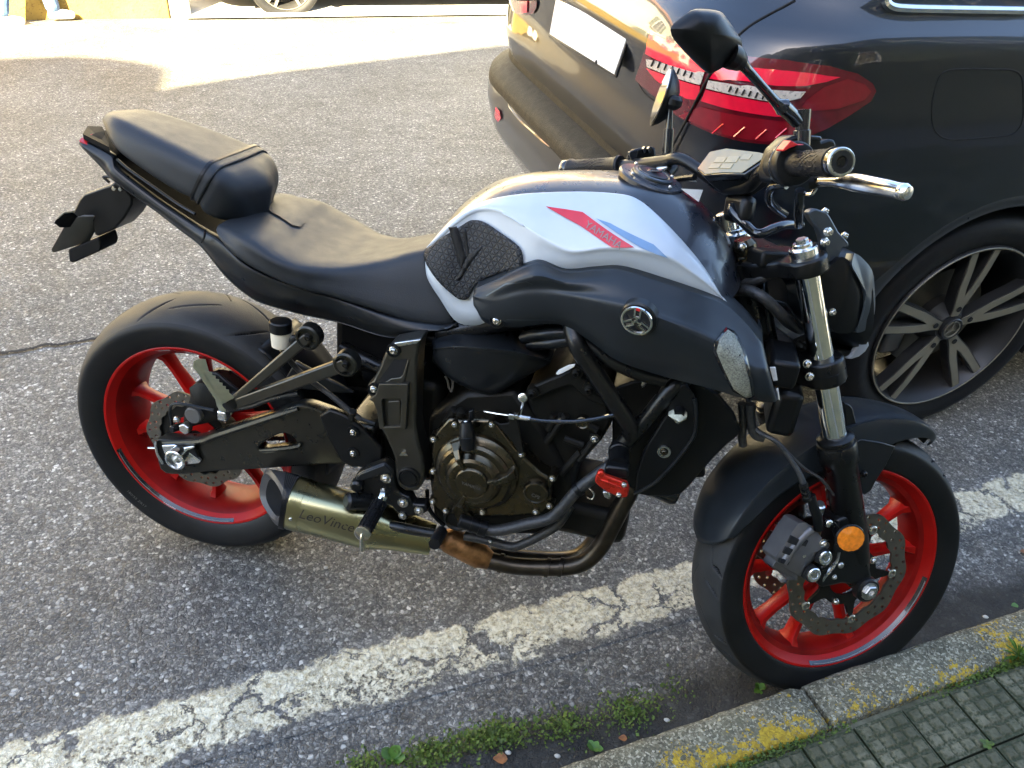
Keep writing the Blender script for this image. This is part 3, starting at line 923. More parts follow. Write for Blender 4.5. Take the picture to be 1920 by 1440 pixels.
def make_rim(axle, half, r_fl, parent, pair0, hub_r, hub_half, spread, steer=False, hub_spread=None):
    fl = half
    prof = [(-fl, r_fl), (-fl - .002, r_fl - .004), (-fl - .001, r_fl - .008), (-fl + .010, r_fl - .016), (-fl + .016, r_fl - .020),
            (-fl * .62, r_fl - .030), (-.02, r_fl - .036), (.02, r_fl - .036), (fl * .62, r_fl - .030), (fl - .016, r_fl - .020),
            (fl - .010, r_fl - .016), (fl + .001, r_fl - .008), (fl + .002, r_fl - .004), (fl, r_fl), (fl - .006, r_fl), (fl - .012, r_fl - .008), (-fl + .012, r_fl - .008), (-fl + .006, r_fl)]
    V, F = ring_geo(prof, axle)
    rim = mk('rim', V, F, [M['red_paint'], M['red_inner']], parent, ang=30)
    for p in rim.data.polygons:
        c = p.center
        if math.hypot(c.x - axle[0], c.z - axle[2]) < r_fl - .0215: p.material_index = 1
    hub = lathe('hub', [(-hub_half, .024), (-hub_half, hub_r), (-hub_half * .55, hub_r), (-hub_half * .4, hub_r * .82), (hub_half * .4, hub_r * .82), (hub_half * .55, hub_r), (hub_half, hub_r), (hub_half, .024)], axle, (0, 1, 0), M['red_paint'], parent, 40, False)
    for k in range(5):
        for s_ in (-1, 1):
            ao = R(pair0 + 72 * k) + s_ * R(spread)
            ai = R(pair0 + 72 * k) + s_ * R(hub_spread or spread * .75)
            ro, ri = r_fl - .032, hub_r * .80
            pi_ = np.array((math.cos(ai) * ri, 0, math.sin(ai) * ri)); po = np.array((math.cos(ao) * ro, 0, math.sin(ao) * ro))
            d = po - pi_; L_ = np.linalg.norm(d); d /= L_
            w_ = np.array((-d[2], 0, d[0])); yv = np.array((0, 1, 0))
            V, F = [], []
            secs = [(0, .013, .022), (.2, .0095, .020), (.7, .0075, .016), (.9, .0085, .018), (1.0, .015, .028)]
            for t, hw, hy in secs:
                c = np.array(axle) + pi_ + d * L_ * t
                sh = [(-1, -.55), (-.55, -1), (.55, -1), (1, -.55), (1, .55), (.55, 1), (-.55, 1), (-1, .55)]
                for a, b_ in sh: V.append(c + w_ * hw * a + yv * hy * b_)
            m8 = 8
            for i in range(len(secs) - 1):
                for q in range(m8):
                    q2 = (q + 1) % m8
                    F.append((i * m8 + q, i * m8 + q2, (i + 1) * m8 + q2, (i + 1) * m8 + q))
            mk('spoke', V, F, M['red_paint'], parent, ang=30)
    return rim

def rim_sticker(axle, y, r0, r1, a0, a1, parent, m=None, name='rim_sticker'):
    n = 40
    V, F = [], []
    for i in range(n + 1):
        t = R(a0 + (a1 - a0) * i / n)
        for r, yy in ((r0, y[0]), (r1, y[1])):
            V.append((axle[0] + r * math.cos(t), yy, axle[2] + r * math.sin(t)))
    F = [(2 * i, 2 * i + 1, 2 * i + 3, 2 * i + 2) for i in range(n)]
    return mk(name, V, F, m or M['gloss_black'], parent, smooth=False)

def wave_disc(name, axle, y, r_out, r_in, parent, nw=10, carrier=True, ph=0.0):
    outer = []
    n = 160
    for k in range(n):
        t = 2 * math.pi * k / n
        outer.append(((r_out - .0035 + .0035 * math.cos(nw * t + ph)) * math.cos(t), (r_out - .0035 + .0035 * math.cos(nw * t + ph)) * math.sin(t)))
    holes = []
    inner = []
    n = 120
    for k in range(n):
        t = 2 * math.pi * k / n
        rr = r_in - .004 * math.cos(nw * t + ph) ** 2
        inner.append((rr * math.cos(t), rr * math.sin(t)))
    holes.append(inner)
    for k in range(nw * 3):
        t = 2 * math.pi * (k + .5) / (nw * 3)
        for q, rr in enumerate((r_in + (r_out - r_in) * .30, r_in + (r_out - r_in) * .72)):
            tt = t + q * .09 + (.05 if k % 3 == 1 else 0)
            holes.append(circle2((rr * math.cos(tt), rr * math.sin(tt)), .0038, 8))
    mt = Matrix(((1, 0, 0, axle[0]), (0, 0, -1, y), (0, 1, 0, axle[2]), (0, 0, 0, 1)))
    d = holed_plate(name, outer, holes, .005, mt, M['disc'], parent)
    # carrier with five arms and rivets
    out = []
    n = 100
    for k in range(n):
        t = 2 * math.pi * k / n
        rr = r_in * .62 + (r_in * .36) * max(0, math.cos(5 * t + ph)) ** 6
        out.append((rr * math.cos(t), rr * math.sin(t)))
    mt2 = Matrix(((1, 0, 0, axle[0]), (0, 0, -1, y + .001), (0, 1, 0, axle[2]), (0, 0, 0, 1)))
    if carrier:
        holed_plate('disc_carrier', out, [circle2((0, 0), r_in * .42, 32)], .006, mt2, M['cast_black'], parent)
    sgn = -1 if y < 0 else 1
    for k in range(nw // 2 if carrier else 0):
        t = 2 * math.pi * k / (nw // 2) - ph / 5
        rr = r_in + .002
        lathe('disc_rivet', [(-.004, .010), (.004, .010), (.0055, .008), (.0055, .005), (.002, .005), (.002, 0)], (axle[0] + rr * math.cos(t), y, axle[2] + rr * math.sin(t)), (0, sgn, 0), M['bolt'], parent, 14)
    for k in range(5):
        t = 2 * math.pi * (k + .5) / 5
        rr = r_in * .56
        bolt((axle[0] + rr * math.cos(t), y + sgn * .005, axle[2] + rr * math.sin(t)), .0075, parent, (0, sgn, 0))
    return d

AX_R = (0.0, 0.0, 0.315)
AX_F = (1.4, 0.0, 0.300)
rw = lathe('rear_wheel', [(-.115, .010), (.115, .010)], AX_R, (0, 1, 0), M['steel'], moto, 20)
make_tyre('tyre', AX_R, .315, .092, .231, .077, (2 * math.pi / 9, [(.03, -.12, .34, -.60, .0060), (.36, -.20, .56, -.88, .0052), (.38, .12, .69, .60, .0060), (.01, .20, .21, .88, .0052)]), rw)
make_rim(AX_R, .077, .231, rw, 108.5, .060, .075, 15.5)
wave_disc('brake_disc', AX_R, -.077, .1225, .090, rw, 10, False, 0.0)
lathe('disc_carrier', [(-.073, .030), (-.073, .092), (-.069, .092), (-.069, .030)], AX_R, (0, 1, 0), M['cast_black'], rw, 40)
rim_sticker(AX_R, (-.0792, -.0712), .2228, .2168, -160, -70, rw)
rim_sticker(AX_R, (-.0788, -.0770), .2208, .2201, -158, -118, rw, M['grey_ink'], 'sticker_line')
rim_sticker(AX_R, (-.0788, -.0770), .2208, .2201, -104, -72, rw, M['grey_ink'], 'sticker_line')
rim_sticker(AX_R, (-.0792, -.0712), .2228, .2168, 44, 110, rw)
rim_sticker(AX_R, (-.0788, -.0770), .2208, .2201, 46, 108, rw, M['grey_ink'], 'sticker_line')
def arc_text(name, body, size, axle, r, y, ang, parent, m, up=1, spacing=1.0):
    V, F = text_geo(body, size, 0, spacing)
    W = []
    for v in V:
        rr = r + up * v[1]; t = R(ang) + (-up * v[0] / r)
        W.append((axle[0] + rr * math.cos(t), y, axle[2] + rr * math.sin(t)))
    return mk(name, W, F, m, parent, smooth=False)
arc_text('sticker_lettering', 'YAMAHA', .0075, AX_R, .2212, -.0815, -113, rw, M['white_ink'], -1, 1.15)
arc_text('tyre_lettering', '180/55 ZR17', .010, AX_R, .256, -.0925, -130, rw, M['plate_grey'], -1, 1.1)

fw = lathe('front_wheel', [(-.112, .010), (.112, .010)], AX_F, (0, 1, 0), M['steel'], moto, 20)
fw.matrix_basis = STEER
make_tyre('tyre', AX_F, .300, .0615, .231, .052, (2 * math.pi / 11, [(.00, -.06, .22, -.52, .0052), (.22, -.52, .28, -.93, .0052), (.34, -.35, .46, -.92, .0046), (.285, .06, .505, .52, .0052), (-.066, .52, .0, .93, .0052), (.05, .35, .17, .92, .0046)]), fw, nseg=820)
make_rim(AX_F, .052, .231, fw, 23.0, .052, .052, 15.5)
for sg_ in (-1, 1):
    wave_disc('brake_disc', AX_F, sg_ * .068, .1415, .105, fw, 10, True, 0.0)
rim_sticker(AX_F, (-.0542, -.0462), .2228, .2168, -97, -7, fw)
rim_sticker(AX_F, (-.0538, -.0520), .2208, .2201, -95, -55, fw, M['grey_ink'], 'sticker_line')
rim_sticker(AX_F, (-.0538, -.0520), .2208, .2201, -40, -9, fw, M['grey_ink'], 'sticker_line')
arc_text('sticker_lettering', 'YAMAHA', .0075, AX_F, .2212, -.0565, -47, fw, M['white_ink'], -1, 1.15)

# ------------------------------------------------------------------ swingarm, chain, rear brake
arm_o = [(-0.0563,-0.128,0.3262),(-0.0477,-0.128,0.3339),(-0.0057,-0.128,0.3417),(0.0413,-0.128,0.3552),(0.0785,-0.128,0.3782),(0.1555,-0.128,0.4226),(0.2249,-0.128,0.4637),(0.2777,-0.128,0.4937),(0.3196,-0.128,0.4931),(0.3705,-0.128,0.4794),(0.4171,-0.128,0.444),(0.4456,-0.128,0.4141),(0.4369,-0.128,0.3853),(0.3708,-0.128,0.3824),(0.2744,-0.128,0.3531),(0.1491,-0.128,0.3124),(0.0609,-0.128,0.2859),(-0.0142,-0.128,0.2584),(-0.0561,-0.128,0.2595)]
arm_h = [(0.1771,-0.128,0.3703),(0.1826,-0.128,0.3825),(0.2082,-0.128,0.4074),(0.2379,-0.128,0.4266),(0.2617,-0.128,0.4227),(0.2732,-0.128,0.4053),(0.2705,-0.128,0.3928),(0.2263,-0.128,0.374),(0.1915,-0.128,0.3617)]
sw = holed_plate('swingarm', xz(crv(arm_o + arm_o[:1], 3)[:-1]), [xz(crv(arm_h + arm_h[:1], 3)[:-1])], .034, side_mtx(-.116), M['swing'], moto, .005)
swl = holed_plate('swingarm_beam', xz(crv(arm_o + arm_o[:1], 3)[:-1]), [], .034, side_mtx(.116), M['swing'], sw, .005)
box('swingarm_bridge', (.40, 0, .43), (.07, .23, .08), M['swing'], sw, bev=.01)
# raised rib along the upper edge of the arm
rib = [(-0.0394,-0.14,0.3376),(0.0492,-0.14,0.3621),(0.0885,-0.14,0.3856),(0.1624,-0.14,0.4285),(0.2311,-0.14,0.4683),(0.2788,-0.14,0.4944)]
tube('swingarm_rib', rib, [.004, .007, .008, .008, .008, .005], M['swing'], sw, 8)
rib2 = [(0.1873,-0.138,0.3708),(0.2317,-0.138,0.3853),(0.2755,-0.138,0.4029),(0.2805,-0.138,0.412)]
tube('swingarm_rib', rib2, [.003, .006, .006, .003], M['swing'], sw, 8)
axb = [(-0.0556,-0.142,0.3403),(-0.0464,-0.142,0.3452),(0.0331,-0.142,0.3562),(0.0369,-0.142,0.3452),(0.0484,-0.142,0.3104),(0.0451,-0.142,0.3015),(0.0167,-0.142,0.2876),(-0.0442,-0.142,0.2779),(-0.046,-0.142,0.2843),(-0.0546,-0.142,0.2959),(-0.0594,-0.142,0.3192)]
prism('axle_block', axb, (0, .02, 0), M['cast_black'], sw, .003)
adj = [(-0.0388,-0.148,0.3346),(-0.0083,-0.148,0.3433),(0.0109,-0.148,0.3399),(0.0388,-0.148,0.352),(0.0407,-0.148,0.3472),(0.02,-0.148,0.3342),(0.0524,-0.148,0.3153),(0.0469,-0.148,0.3085),(0.0216,-0.148,0.2995),(-0.0071,-0.148,0.2855),(-0.0348,-0.148,0.3154)]
prism('chain_adjuster', adj, (0, .01, 0), M['alloy'], sw, .002)
axc = np.array((0.0049,-0.165,0.3197))
lathe('axle_nut', [(-.018, .0235), (.004, .0235), (.006, .0215), (.006, .0185), (-.008, .0175), (-.008, .013), (-.002, .012), (-.002, .0085), (-.016, .0085), (-.016, 0)], axc, (0, -1, 0), M['alloy'], sw, 32)
tube('adjuster_bolt', [(-0.0775,-0.14,0.3142),(-0.0583,-0.14,0.3183)], .0022, M['bolt'], sw, 8)
tube('adjuster_strap', [(-0.0514,-0.146,0.3429),(-0.0536,-0.146,0.3285),(-0.051,-0.146,0.3048),(-0.0407,-0.146,0.2855)], .003, M['alloy'], sw, 8)
# rear caliper behind the arm
cal = [(0.0272,-0.125,0.4798),(0.0548,-0.125,0.4982),(0.0913,-0.125,0.4866),(0.1129,-0.125,0.4615),(0.1103,-0.125,0.4255),(0.0881,-0.125,0.4153),(0.0457,-0.125,0.3951),(0.0104,-0.125,0.3816),(0.0086,-0.125,0.4124),(0.0269,-0.125,0.4523)]
pillow('rear_caliper', cal, (0, -1, 0), .012, M['cast_black'], moto, back=.05)
rc = np.array((0.044,-0.145,0.4279))
lathe('caliper_cap', [(-.02, .0185), (.002, .0185), (.004, .016), (.004, 0)], rc, (0, -1, 0), M['plate_grey'], moto, 24)
bolt((0.0074,-0.15,0.4121), .0075, moto, m=M['bolt'])
bolt((0.0275,-0.15,0.3975), .0125, moto, m=M['steel'], style='hex')
lathe('bleed_cap', [(-.012, .008), (.012, .008), (.014, .006), (.014, 0)], (0.0068,-0.152,0.3938), (-.3, -1, .1), M['plastic'], moto, 16)
tube('speed_sensor_wire', [(-0.0063,-0.15,0.3844),(-0.005,-0.15,0.4079),(-0.0064,-0.15,0.428),(-0.001,-0.15,0.4444),(0.0116,-0.15,0.4522),(0.0331,-0.15,0.4546),(0.066,-0.15,0.4545),(0.0964,-0.15,0.4552)], .0035, M['plastic_soft'], moto, 8)
prism('chain_guard', [(0.0513,-0.105,0.5145),(0.082,-0.105,0.5162),(0.1041,-0.105,0.4988),(0.1268,-0.105,0.4865),(0.1205,-0.105,0.4625),(0.0883,-0.105,0.4755),(0.0634,-0.105,0.4899)], (0, .008, 0), M['plastic'], moto)
# chain and sprocket on the far side
lathe('rear_sprocket', [(-.003, .050), (-.003, .092), (.003, .092), (.003, .050)], (0, .088, .315), (0, 1, 0), M['cast_black'], moto, 43)
for k in range(43):
    pass
def chain():
    V, F = [], []
    r1, r2 = .094, .038
    c1, c2 = np.array((0, .315)), np.array((.52, .40))
    path = []
    for k in range(30):
        a = R(100 + 170 * k / 29); path.append(c1 + r1 * np.array((math.cos(a), math.sin(a))))
    p_lo = c2 + r2 * np.array((math.cos(R(-80)), math.sin(R(-80))))
    for k in range(1, 24): path.append(path[29] * (1 - k / 24) + p_lo * k / 24)
    for k in range(12):
        a = R(-80 + 180 * k / 11); path.append(c2 + r2 * np.array((math.cos(a), math.sin(a))))
    e = path[-1].copy(); s0 = path[0]
    for k in range(1, 24): path.append(e * (1 - k / 24) + s0 * k / 24)
    P = np.array(path); parts = []
    P = np.vstack([P, P[:1]])
    dl = np.r_[0, np.cumsum(np.linalg.norm(np.diff(P, axis=0), axis=1))]
    n = 100
    s_ = np.linspace(0, dl[-1], n, endpoint=False)
    X = np.interp(s_, dl, P[:, 0]); Z = np.interp(s_, dl, P[:, 1])
    for i in range(n):
        j = (i + 1) % n
        a = math.atan2(Z[j] - Z[i], X[j] - X[i])
        parts.append(box_geo(((X[i] + X[j]) / 2, .088, (Z[i] + Z[j]) / 2), (.0145, .016 if i % 2 else .011, .012), Matrix.Rotation(-a, 3, 'Y')))
    return join_geo(parts)
V, F = chain()
mk('drive_chain', V, F, M['cast_black'], moto, smooth=False)

# ------------------------------------------------------------------ pillion peg hanger and brake reservoir
hang_o = [(0.1439,-0.165,0.4999),(0.1715,-0.165,0.5251),(0.2403,-0.165,0.5752),(0.2947,-0.165,0.6208),(0.2952,-0.165,0.6398),(0.2413,-0.165,0.5994),(0.1839,-0.165,0.5467),(0.1448,-0.165,0.5121)]
P1, P2 = (0.3169,-0.165,0.675), (0.3962,-0.175,0.6397)
P0 = (0.1531,-0.175,0.5011)
def arm_geo(a, b, w0, w1, t):
    a = np.array(a); b = np.array(b); d = (b - a) / np.linalg.norm(b - a)
    n = np.cross(d, (0, 1, 0)); n /= np.linalg.norm(n)
    pts = [a + n * w0, b + n * w1, b - n * w1, a - n * w0]
    return prism_geo([p + np.array((0, -t / 2, 0)) for p in pts], (0, t, 0))
hg = mk('pillion_peg_hanger', *join_geo([arm_geo(P0, P1, .009, .011, .016), arm_geo(np.array(P0) + np.array((.0, 0, -.006)), P2, .011, .013, .018)]), M['grey_cover'], moto, bev=.0035)
for P_, rr in ((P1, .0245), (P2, .0245)):
    lathe('hanger_boss', [(-.014, rr), (.008, rr), (.011, rr - .003), (.011, rr - .006), (.003, rr - .007), (.003, 0)], P_, (0, -1, 0), M['swing'], hg, 28)
    bolt(np.array(P_) + np.array((0, -.004, 0)), .0085, hg, m=M['cast_black'])
lathe('hanger_pivot', [(-.015, .016), (.010, .016), (.012, .012), (.012, 0)], P0, (0, -1, 0), M['frame_black'], hg, 20)
tube('pillion_heel_loop', [(0.1443,-0.178,0.4804),(0.1629,-0.178,0.4895),(0.1997,-0.178,0.505),(0.2294,-0.178,0.5236),(0.2629,-0.178,0.5405),(0.2993,-0.178,0.5556)], .0055, M['frame_black'], hg, 10)
peg_pts = [(0.1246,-0.165,0.4527),(0.1346,-0.165,0.4636),(0.1441,-0.185,0.5011),(0.1635,-0.2,0.5288),(0.1686,-0.22,0.5474),(0.1767,-0.3,0.638),(0.1892,-0.325,0.6772),(0.1768,-0.325,0.6696),(0.1711,-0.32,0.6528),(0.1709,-0.31,0.6406),(0.1391,-0.21,0.5228),(0.1255,-0.185,0.492)]
teeth = []
for i in range(1, 13):
    t = i / 13
    q = np.array(peg_pts[4]) * (1 - t) + np.array(peg_pts[5]) * t
    if i % 2 == 0: q = q + np.array((.0035, 0, .0035))
    teeth.append(tuple(q))
pfp = prism('pillion_footpeg', peg_pts[:5] + teeth + peg_pts[5:], (.004, .012, -.006), M['peg_alloy'], moto, .001)
box('peg_clevis', (0.1293,-0.168,0.4629), (.020, .02, .022), M['alloy'], moto, bev=.003)
# brake fluid bottle
bt = np.array((0.2524,-0.15,0.6324)); tp = np.array((0.2521,-0.15,0.6735))
up = np.array((0, math.sin(-BIKE_LEAN) * 0, 1.0)); Hh = np.linalg.norm(tp - bt)
rs = lathe('brake_fluid_bottle', [(0, .013), (.004, .0185), (Hh * .55, .0195), (Hh * .95, .0195), (Hh, .018)], bt, (0, 0, 1), M['cream'], moto, 28)
lathe('bottle_cap', [(Hh * .86, .0215), (Hh * 1.32, .0215), (Hh * 1.38, .0195), (Hh * 1.40, .015), (Hh * 1.40, 0)], bt, (0, 0, 1), M['plastic'], rs, 28)
lathe('bottle_clamp', [(-.01, .011), (.008, .011), (.010, .008), (.010, 0)], (0.2857,-0.155,0.6575), (0, -1, 0), M['plastic'], moto, 18)
tube('brake_hose', [tuple(bt + np.array((0, 0, -.004))), tuple(bt + np.array((.03, .01, -.05))), (0.3482,-0.15,0.551), (0.4158,-0.15,0.5074)], .0055, M['hose'], moto, 10)

# ------------------------------------------------------------------ exhaust
m0 = np.array((0.2257,-0.19,0.2995)); m1 = np.array((0.5507,-0.15,0.2509))
ad = (m1 - m0); ML = np.linalg.norm(ad); ad /= ML
upv = np.array((0, 0, 1.0)); upv -= ad * np.dot(upv, ad); upv /= np.linalg.norm(upv); sdv = np.cross(upv, ad)
def hexsec(t, hh, hw, skew=0.0, n=32, p=3.0, side=0.0):
    out = []
    for k in range(n):
        a = 2 * math.pi * (k + .5) / n
        ca, sa = math.cos(a), math.sin(a)
        rr = (abs(ca / hw) ** p + abs(sa / hh) ** p) ** (-1 / p)
        out.append(m0 + ad * (t + skew * rr * sa - side * rr * ca) + upv * rr * sa + sdv * rr * ca)
    return out
def loft(name, secs, m, parent, cap0=True, cap1=True, **k):
    n = len(secs[0]); V = [q for s_ in secs for q in s_]; F = []
    for i in range(len(secs) - 1):
        for j in range(n):
            F.append((i * n + j, i * n + (j + 1) % n, (i + 1) * n + (j + 1) % n, (i + 1) * n + j))
    if cap0: F.append(tuple(range(n))[::-1])
    if cap1: F.append(tuple((len(secs) - 1) * n + j for j in range(n)))
    return mk(name, V, F, m, parent, **k)
HH, HW = .051, .047
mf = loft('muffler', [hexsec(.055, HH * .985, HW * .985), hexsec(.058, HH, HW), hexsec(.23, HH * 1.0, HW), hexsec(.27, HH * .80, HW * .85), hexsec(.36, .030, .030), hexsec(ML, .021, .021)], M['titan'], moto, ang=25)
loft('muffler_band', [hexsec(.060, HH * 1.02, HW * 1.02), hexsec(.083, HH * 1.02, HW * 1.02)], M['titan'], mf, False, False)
capm = loft('end_cap', [hexsec(.012, HH * .88, HW * .86, .10, side=.95), hexsec(.015, HH * .98, HW * .98, .08, side=.90), hexsec(.038, HH * 1.05, HW * 1.05, .02, side=.30), hexsec(.056, HH * 1.05, HW * 1.05)], M['carbon'], mf, False, True, ang=40)
loft('end_cap_rim', [hexsec(.018, HH * .66, HW * .60, .08, side=.95), hexsec(.010, HH * .80, HW * .76, .10, side=.97), hexsec(.012, HH * .88, HW * .86, .10, side=.95)], M['carbon'], mf, False, False)
loft('outlet', [hexsec(.018, HH * .66, HW * .60, .08, side=.95), hexsec(.054, HH * .55, HW * .45, side=.1)], M['dark_hole'], mf, False, True)
ribs = []
for k in range(26):
    a0 = 2 * math.pi * k / 26
for t in np.linspace(.034, .052, 6):
    sk = .25 * (1 - (t - .034) / .022)
    A_ = hexsec(t, HH * 1.058, HW * 1.058, 0, 32, side=sk); B_ = hexsec(t + .0016, HH * 1.058, HW * 1.058, 0, 32, side=sk)
    ribs.append(([*A_, *B_], [(j, (j + 1) % 32, 32 + (j + 1) % 32, 32 + j) for j in range(32)]))
mk('end_cap_ribs', *join_geo(ribs), M['plastic'], mf)
for vv, uu in ((278, 1110), (545, 1055), (735, 965)):
    pass
for q in [(0.3194,-0.245,0.4021),(0.3065,-0.245,0.3382),(0.2871,-0.245,0.2901)]:
    d_ = np.array(q) - m0; tt = np.dot(d_, ad)
    rad = d_ - ad * tt; rad /= np.linalg.norm(rad)
    bolt(m0 + ad * .070 + rad * HW * 1.06, .0042, mf, rad, style='dome')
# lettering on the sleeve
tx = np.array((0.3076,-0.235,0.2969)); ty = np.array((0.392,-0.232,0.3055))
tc_ = (tx + ty) / 2
d_ = tc_ - m0; rad = d_ - ad * np.dot(d_, ad); rad /= np.linalg.norm(rad)
ctr = m0 + ad * np.dot(d_, ad) + rad * (HW * 1.03)
mbv = bvh_of(mf)
Vl, Fl = text_geo('LeoVince', .031, .25)
ul = np.cross(rad, ad); Wl = []
for v in Vl:
    q = ctr + rad * .05 + ad * (v[0] + .025) + ul * v[1]
    l_, n_, i_, d_ = mbv.ray_cast(Vector(q), Vector(-rad))
    Wl.append((np.array(l_) if l_ else q - rad * .05) + rad * .0008)
mk('muffler_lettering', Wl, Fl, M['dark_ink'], mf, smooth=False)
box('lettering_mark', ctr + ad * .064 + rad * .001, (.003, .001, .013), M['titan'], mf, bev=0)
# collector, copper coloured can and headers
tube('mid_pipe', [(0.4846,-0.15,0.236),(0.5285,-0.125,0.2182),(0.5645,-0.1,0.2087),(0.6013,-0.09,0.203)], [.021, .021, .020, .019], M['copper'], moto, 20)
ca, cb = np.array((0.6034,-0.115,0.2302)), np.array((0.6885,-0.115,0.2012))
cd = (cb - ca); cl = np.linalg.norm(cd)
lathe('catalyser_can', [(-.012, .018), (0, .027), (.006, .0285), (cl - .012, .0285), (cl - .006, .026), (cl + .014, .019)], ca, cd, M['copper'], moto, 28)
hp = [(0.6842,-0.115,0.201),(0.7123,-0.115,0.1973),(0.7543,-0.112,0.1962),(0.8158,-0.11,0.2082),(0.8675,-0.108,0.2243),(0.9008,-0.105,0.2472),(0.9243,-0.1,0.2887),(0.9377,-0.095,0.3391),(0.9489,-0.09,0.3875),(0.96,-0.08,0.4313),(0.9505,-0.06,0.4533)]
tube('header_pipe', hp, .0188, M['header'], moto, 20, 8)
hp2 = [(0.6786,0.0,0.1165),(0.7578,0.02,0.1112),(0.8675,0.03,0.1345),(0.9144,0.035,0.2061),(0.937,0.04,0.3062),(0.937,0.05,0.3772)]
tube('header_pipe', hp2, .0188, M['header'], moto, 16)
for q in ((830, 1316), (1080, 1341), (1135, 1340)):
    pass
for q in [(0.7245,-0.111,0.1943),(0.8248,-0.111,0.2111),(0.852,-0.111,0.2201)]:
    lathe('pipe_clamp', [(-.004, .0195), (-.004, .0215), (.004, .0215), (.004, .0195)], q, (1, 0, 0), M['header'], moto, 24)


# ------------------------------------------------------------------ fuel tank
T_ = [(0.5126,-0.073,0.8604),(0.5247,-0.076,0.8787),(0.5529,-0.078,0.9158),(0.5842,-0.078,0.9428),(0.619,-0.079,0.9638),(0.6677,-0.08,0.981),(0.7226,-0.08,0.9936),(0.7835,-0.08,1.0043),(0.8376,-0.083,1.0102),(0.8687,-0.089,1.0092),(0.902,-0.097,0.9946),(0.9558,-0.118,0.9612),(1.0033,-0.135,0.9238),(1.0461,-0.15,0.8773)]
L_ = [(0.5098,-0.077,0.8508),(0.5281,-0.085,0.8687),(0.5648,-0.092,0.9106),(0.6022,-0.09,0.9399),(0.6567,-0.112,0.9513),(0.7133,-0.142,0.9378),(0.7512,-0.155,0.9273),(0.7867,-0.163,0.9246),(0.8379,-0.166,0.9407),(0.8862,-0.168,0.9464),(0.9419,-0.168,0.9427),(0.988,-0.165,0.921),(1.0218,-0.158,0.8987),(1.0467,-0.151,0.8764)]
B_ = [(0.5103,-0.085,0.833),(0.5211,-0.1,0.807),(0.5499,-0.113,0.7778),(0.5903,-0.122,0.7404),(0.6414,-0.128,0.7518),(0.6691,-0.135,0.8088),(0.7218,-0.145,0.8708),(0.777,-0.153,0.8854),(0.8265,-0.155,0.8983),(0.8758,-0.156,0.9054),(0.9375,-0.157,0.8953),(0.9882,-0.156,0.8882),(1.022,-0.153,0.8828),(1.0478,-0.15,0.8744)]
T_, L_, B_ = map(np.array, (T_, L_, B_))
def lp(a, b, t): return a * (1 - t) + b * t
bulge = np.array((0, -.006, .003))
rows_t = [T_, lp(T_, L_, .08) + bulge * .25, lp(T_, L_, .45) + bulge, lp(T_, L_, .88) + bulge * .4, L_, lp(L_, B_, .18), lp(L_, B_, .6) + np.array((0, -.002, 0)), B_]
tank_rows_T = T_
# the dark upper shell between the two silver panels
up_dir = [(0, 0, .004), (0, 0, .006), (0, 0, .010), (0, 0, .013), (0, 0, .014), (0, 0, .015), (0, 0, .015), (0, 0, .014), (.002, 0, .014), (.006, 0, .018), (.012, 0, .028), (.028, 0, .030), (.040, 0, .012), (.030, 0, .0)]
top_rows = []
for f in (-1.0, -.8, -.45, 0, .45, .8, 1.0):
    r_ = []
    for i in range(14):
        p = T_[i].copy()
        if i >= 9: pass
        q = p * np.array((1, -f, 1)) + np.array(up_dir[i]) * (1 - abs(f) ** 2.2)
        r_.append(q)
    top_rows.append(r_)
tank = surf('fuel_tank', top_rows, M['tank_dark'], moto, 6, 3, ang=40)
sp_r = surf('tank_side_panel', rows_t, M['silver_paint'], tank, 6, 3, solid=.003, ang=50)
surf('tank_side_panel', [flip_y(r_) for r_ in rows_t], M['silver_paint'], tank, 6, 3, solid=.003, ang=50)
# lower body of the tank, hidden behind the covers
core = []
for f in (-1, 1):
    core.append([(B_[i] * np.array((1, -f * .93, 1))) for i in range(14)])
mk('tank_underside', np.array(core).reshape(-1, 3), gridfaces(2, 14), M['plastic'], tank, smooth=False)
sidebvh = bvh_of(sp_r)
topbvh = bvh_of(tank)
# red and blue stripes with lettering
red = xz([(0.7233,-0.115,0.9752),(0.7565,-0.125,0.9771),(0.7878,-0.132,0.9784),(0.8351,-0.145,0.9638),(0.8838,-0.165,0.9494),(0.8489,-0.165,0.9433),(0.7894,-0.148,0.9603)])
blu = xz([(0.8122,-0.135,0.9748),(0.838,-0.14,0.9731),(0.8749,-0.15,0.9653),(0.9129,-0.16,0.957),(0.9403,-0.168,0.9424),(0.8968,-0.165,0.9497)])
drape('red_stripe', red, sidebvh, .0016, M['red_decal'], tank, .006)
drape('blue_stripe', blu, sidebvh, .0014, M['blue_decal'], tank, .006)
def text_drape(name, body, size, p0, p1, bvh, off, m, parent, shear=0.0, spacing=1.0, squash=1.0):
    V, F = text_geo(body, size, shear, spacing)
    a = np.array(p0); b_ = np.array(p1); d = (b_ - a); d = d / np.linalg.norm(d); n = np.array((-d[1], d[0])); c = (a + b_) / 2
    P2 = [tuple(c + d * v[0] + n * v[1] * squash) for v in V]
    return mk(name, drape_pts(bvh, P2, off=off), F, m, parent, smooth=False)
t0, t1 = xz([(0.8067,-0.142,0.9622),(0.8537,-0.158,0.9495)])
text_drape('stripe_lettering', 'YAMAHA', .0165, t0, t1, sidebvh, .0026, M['grey_ink'], tank, 0.1, 1.0, .85)
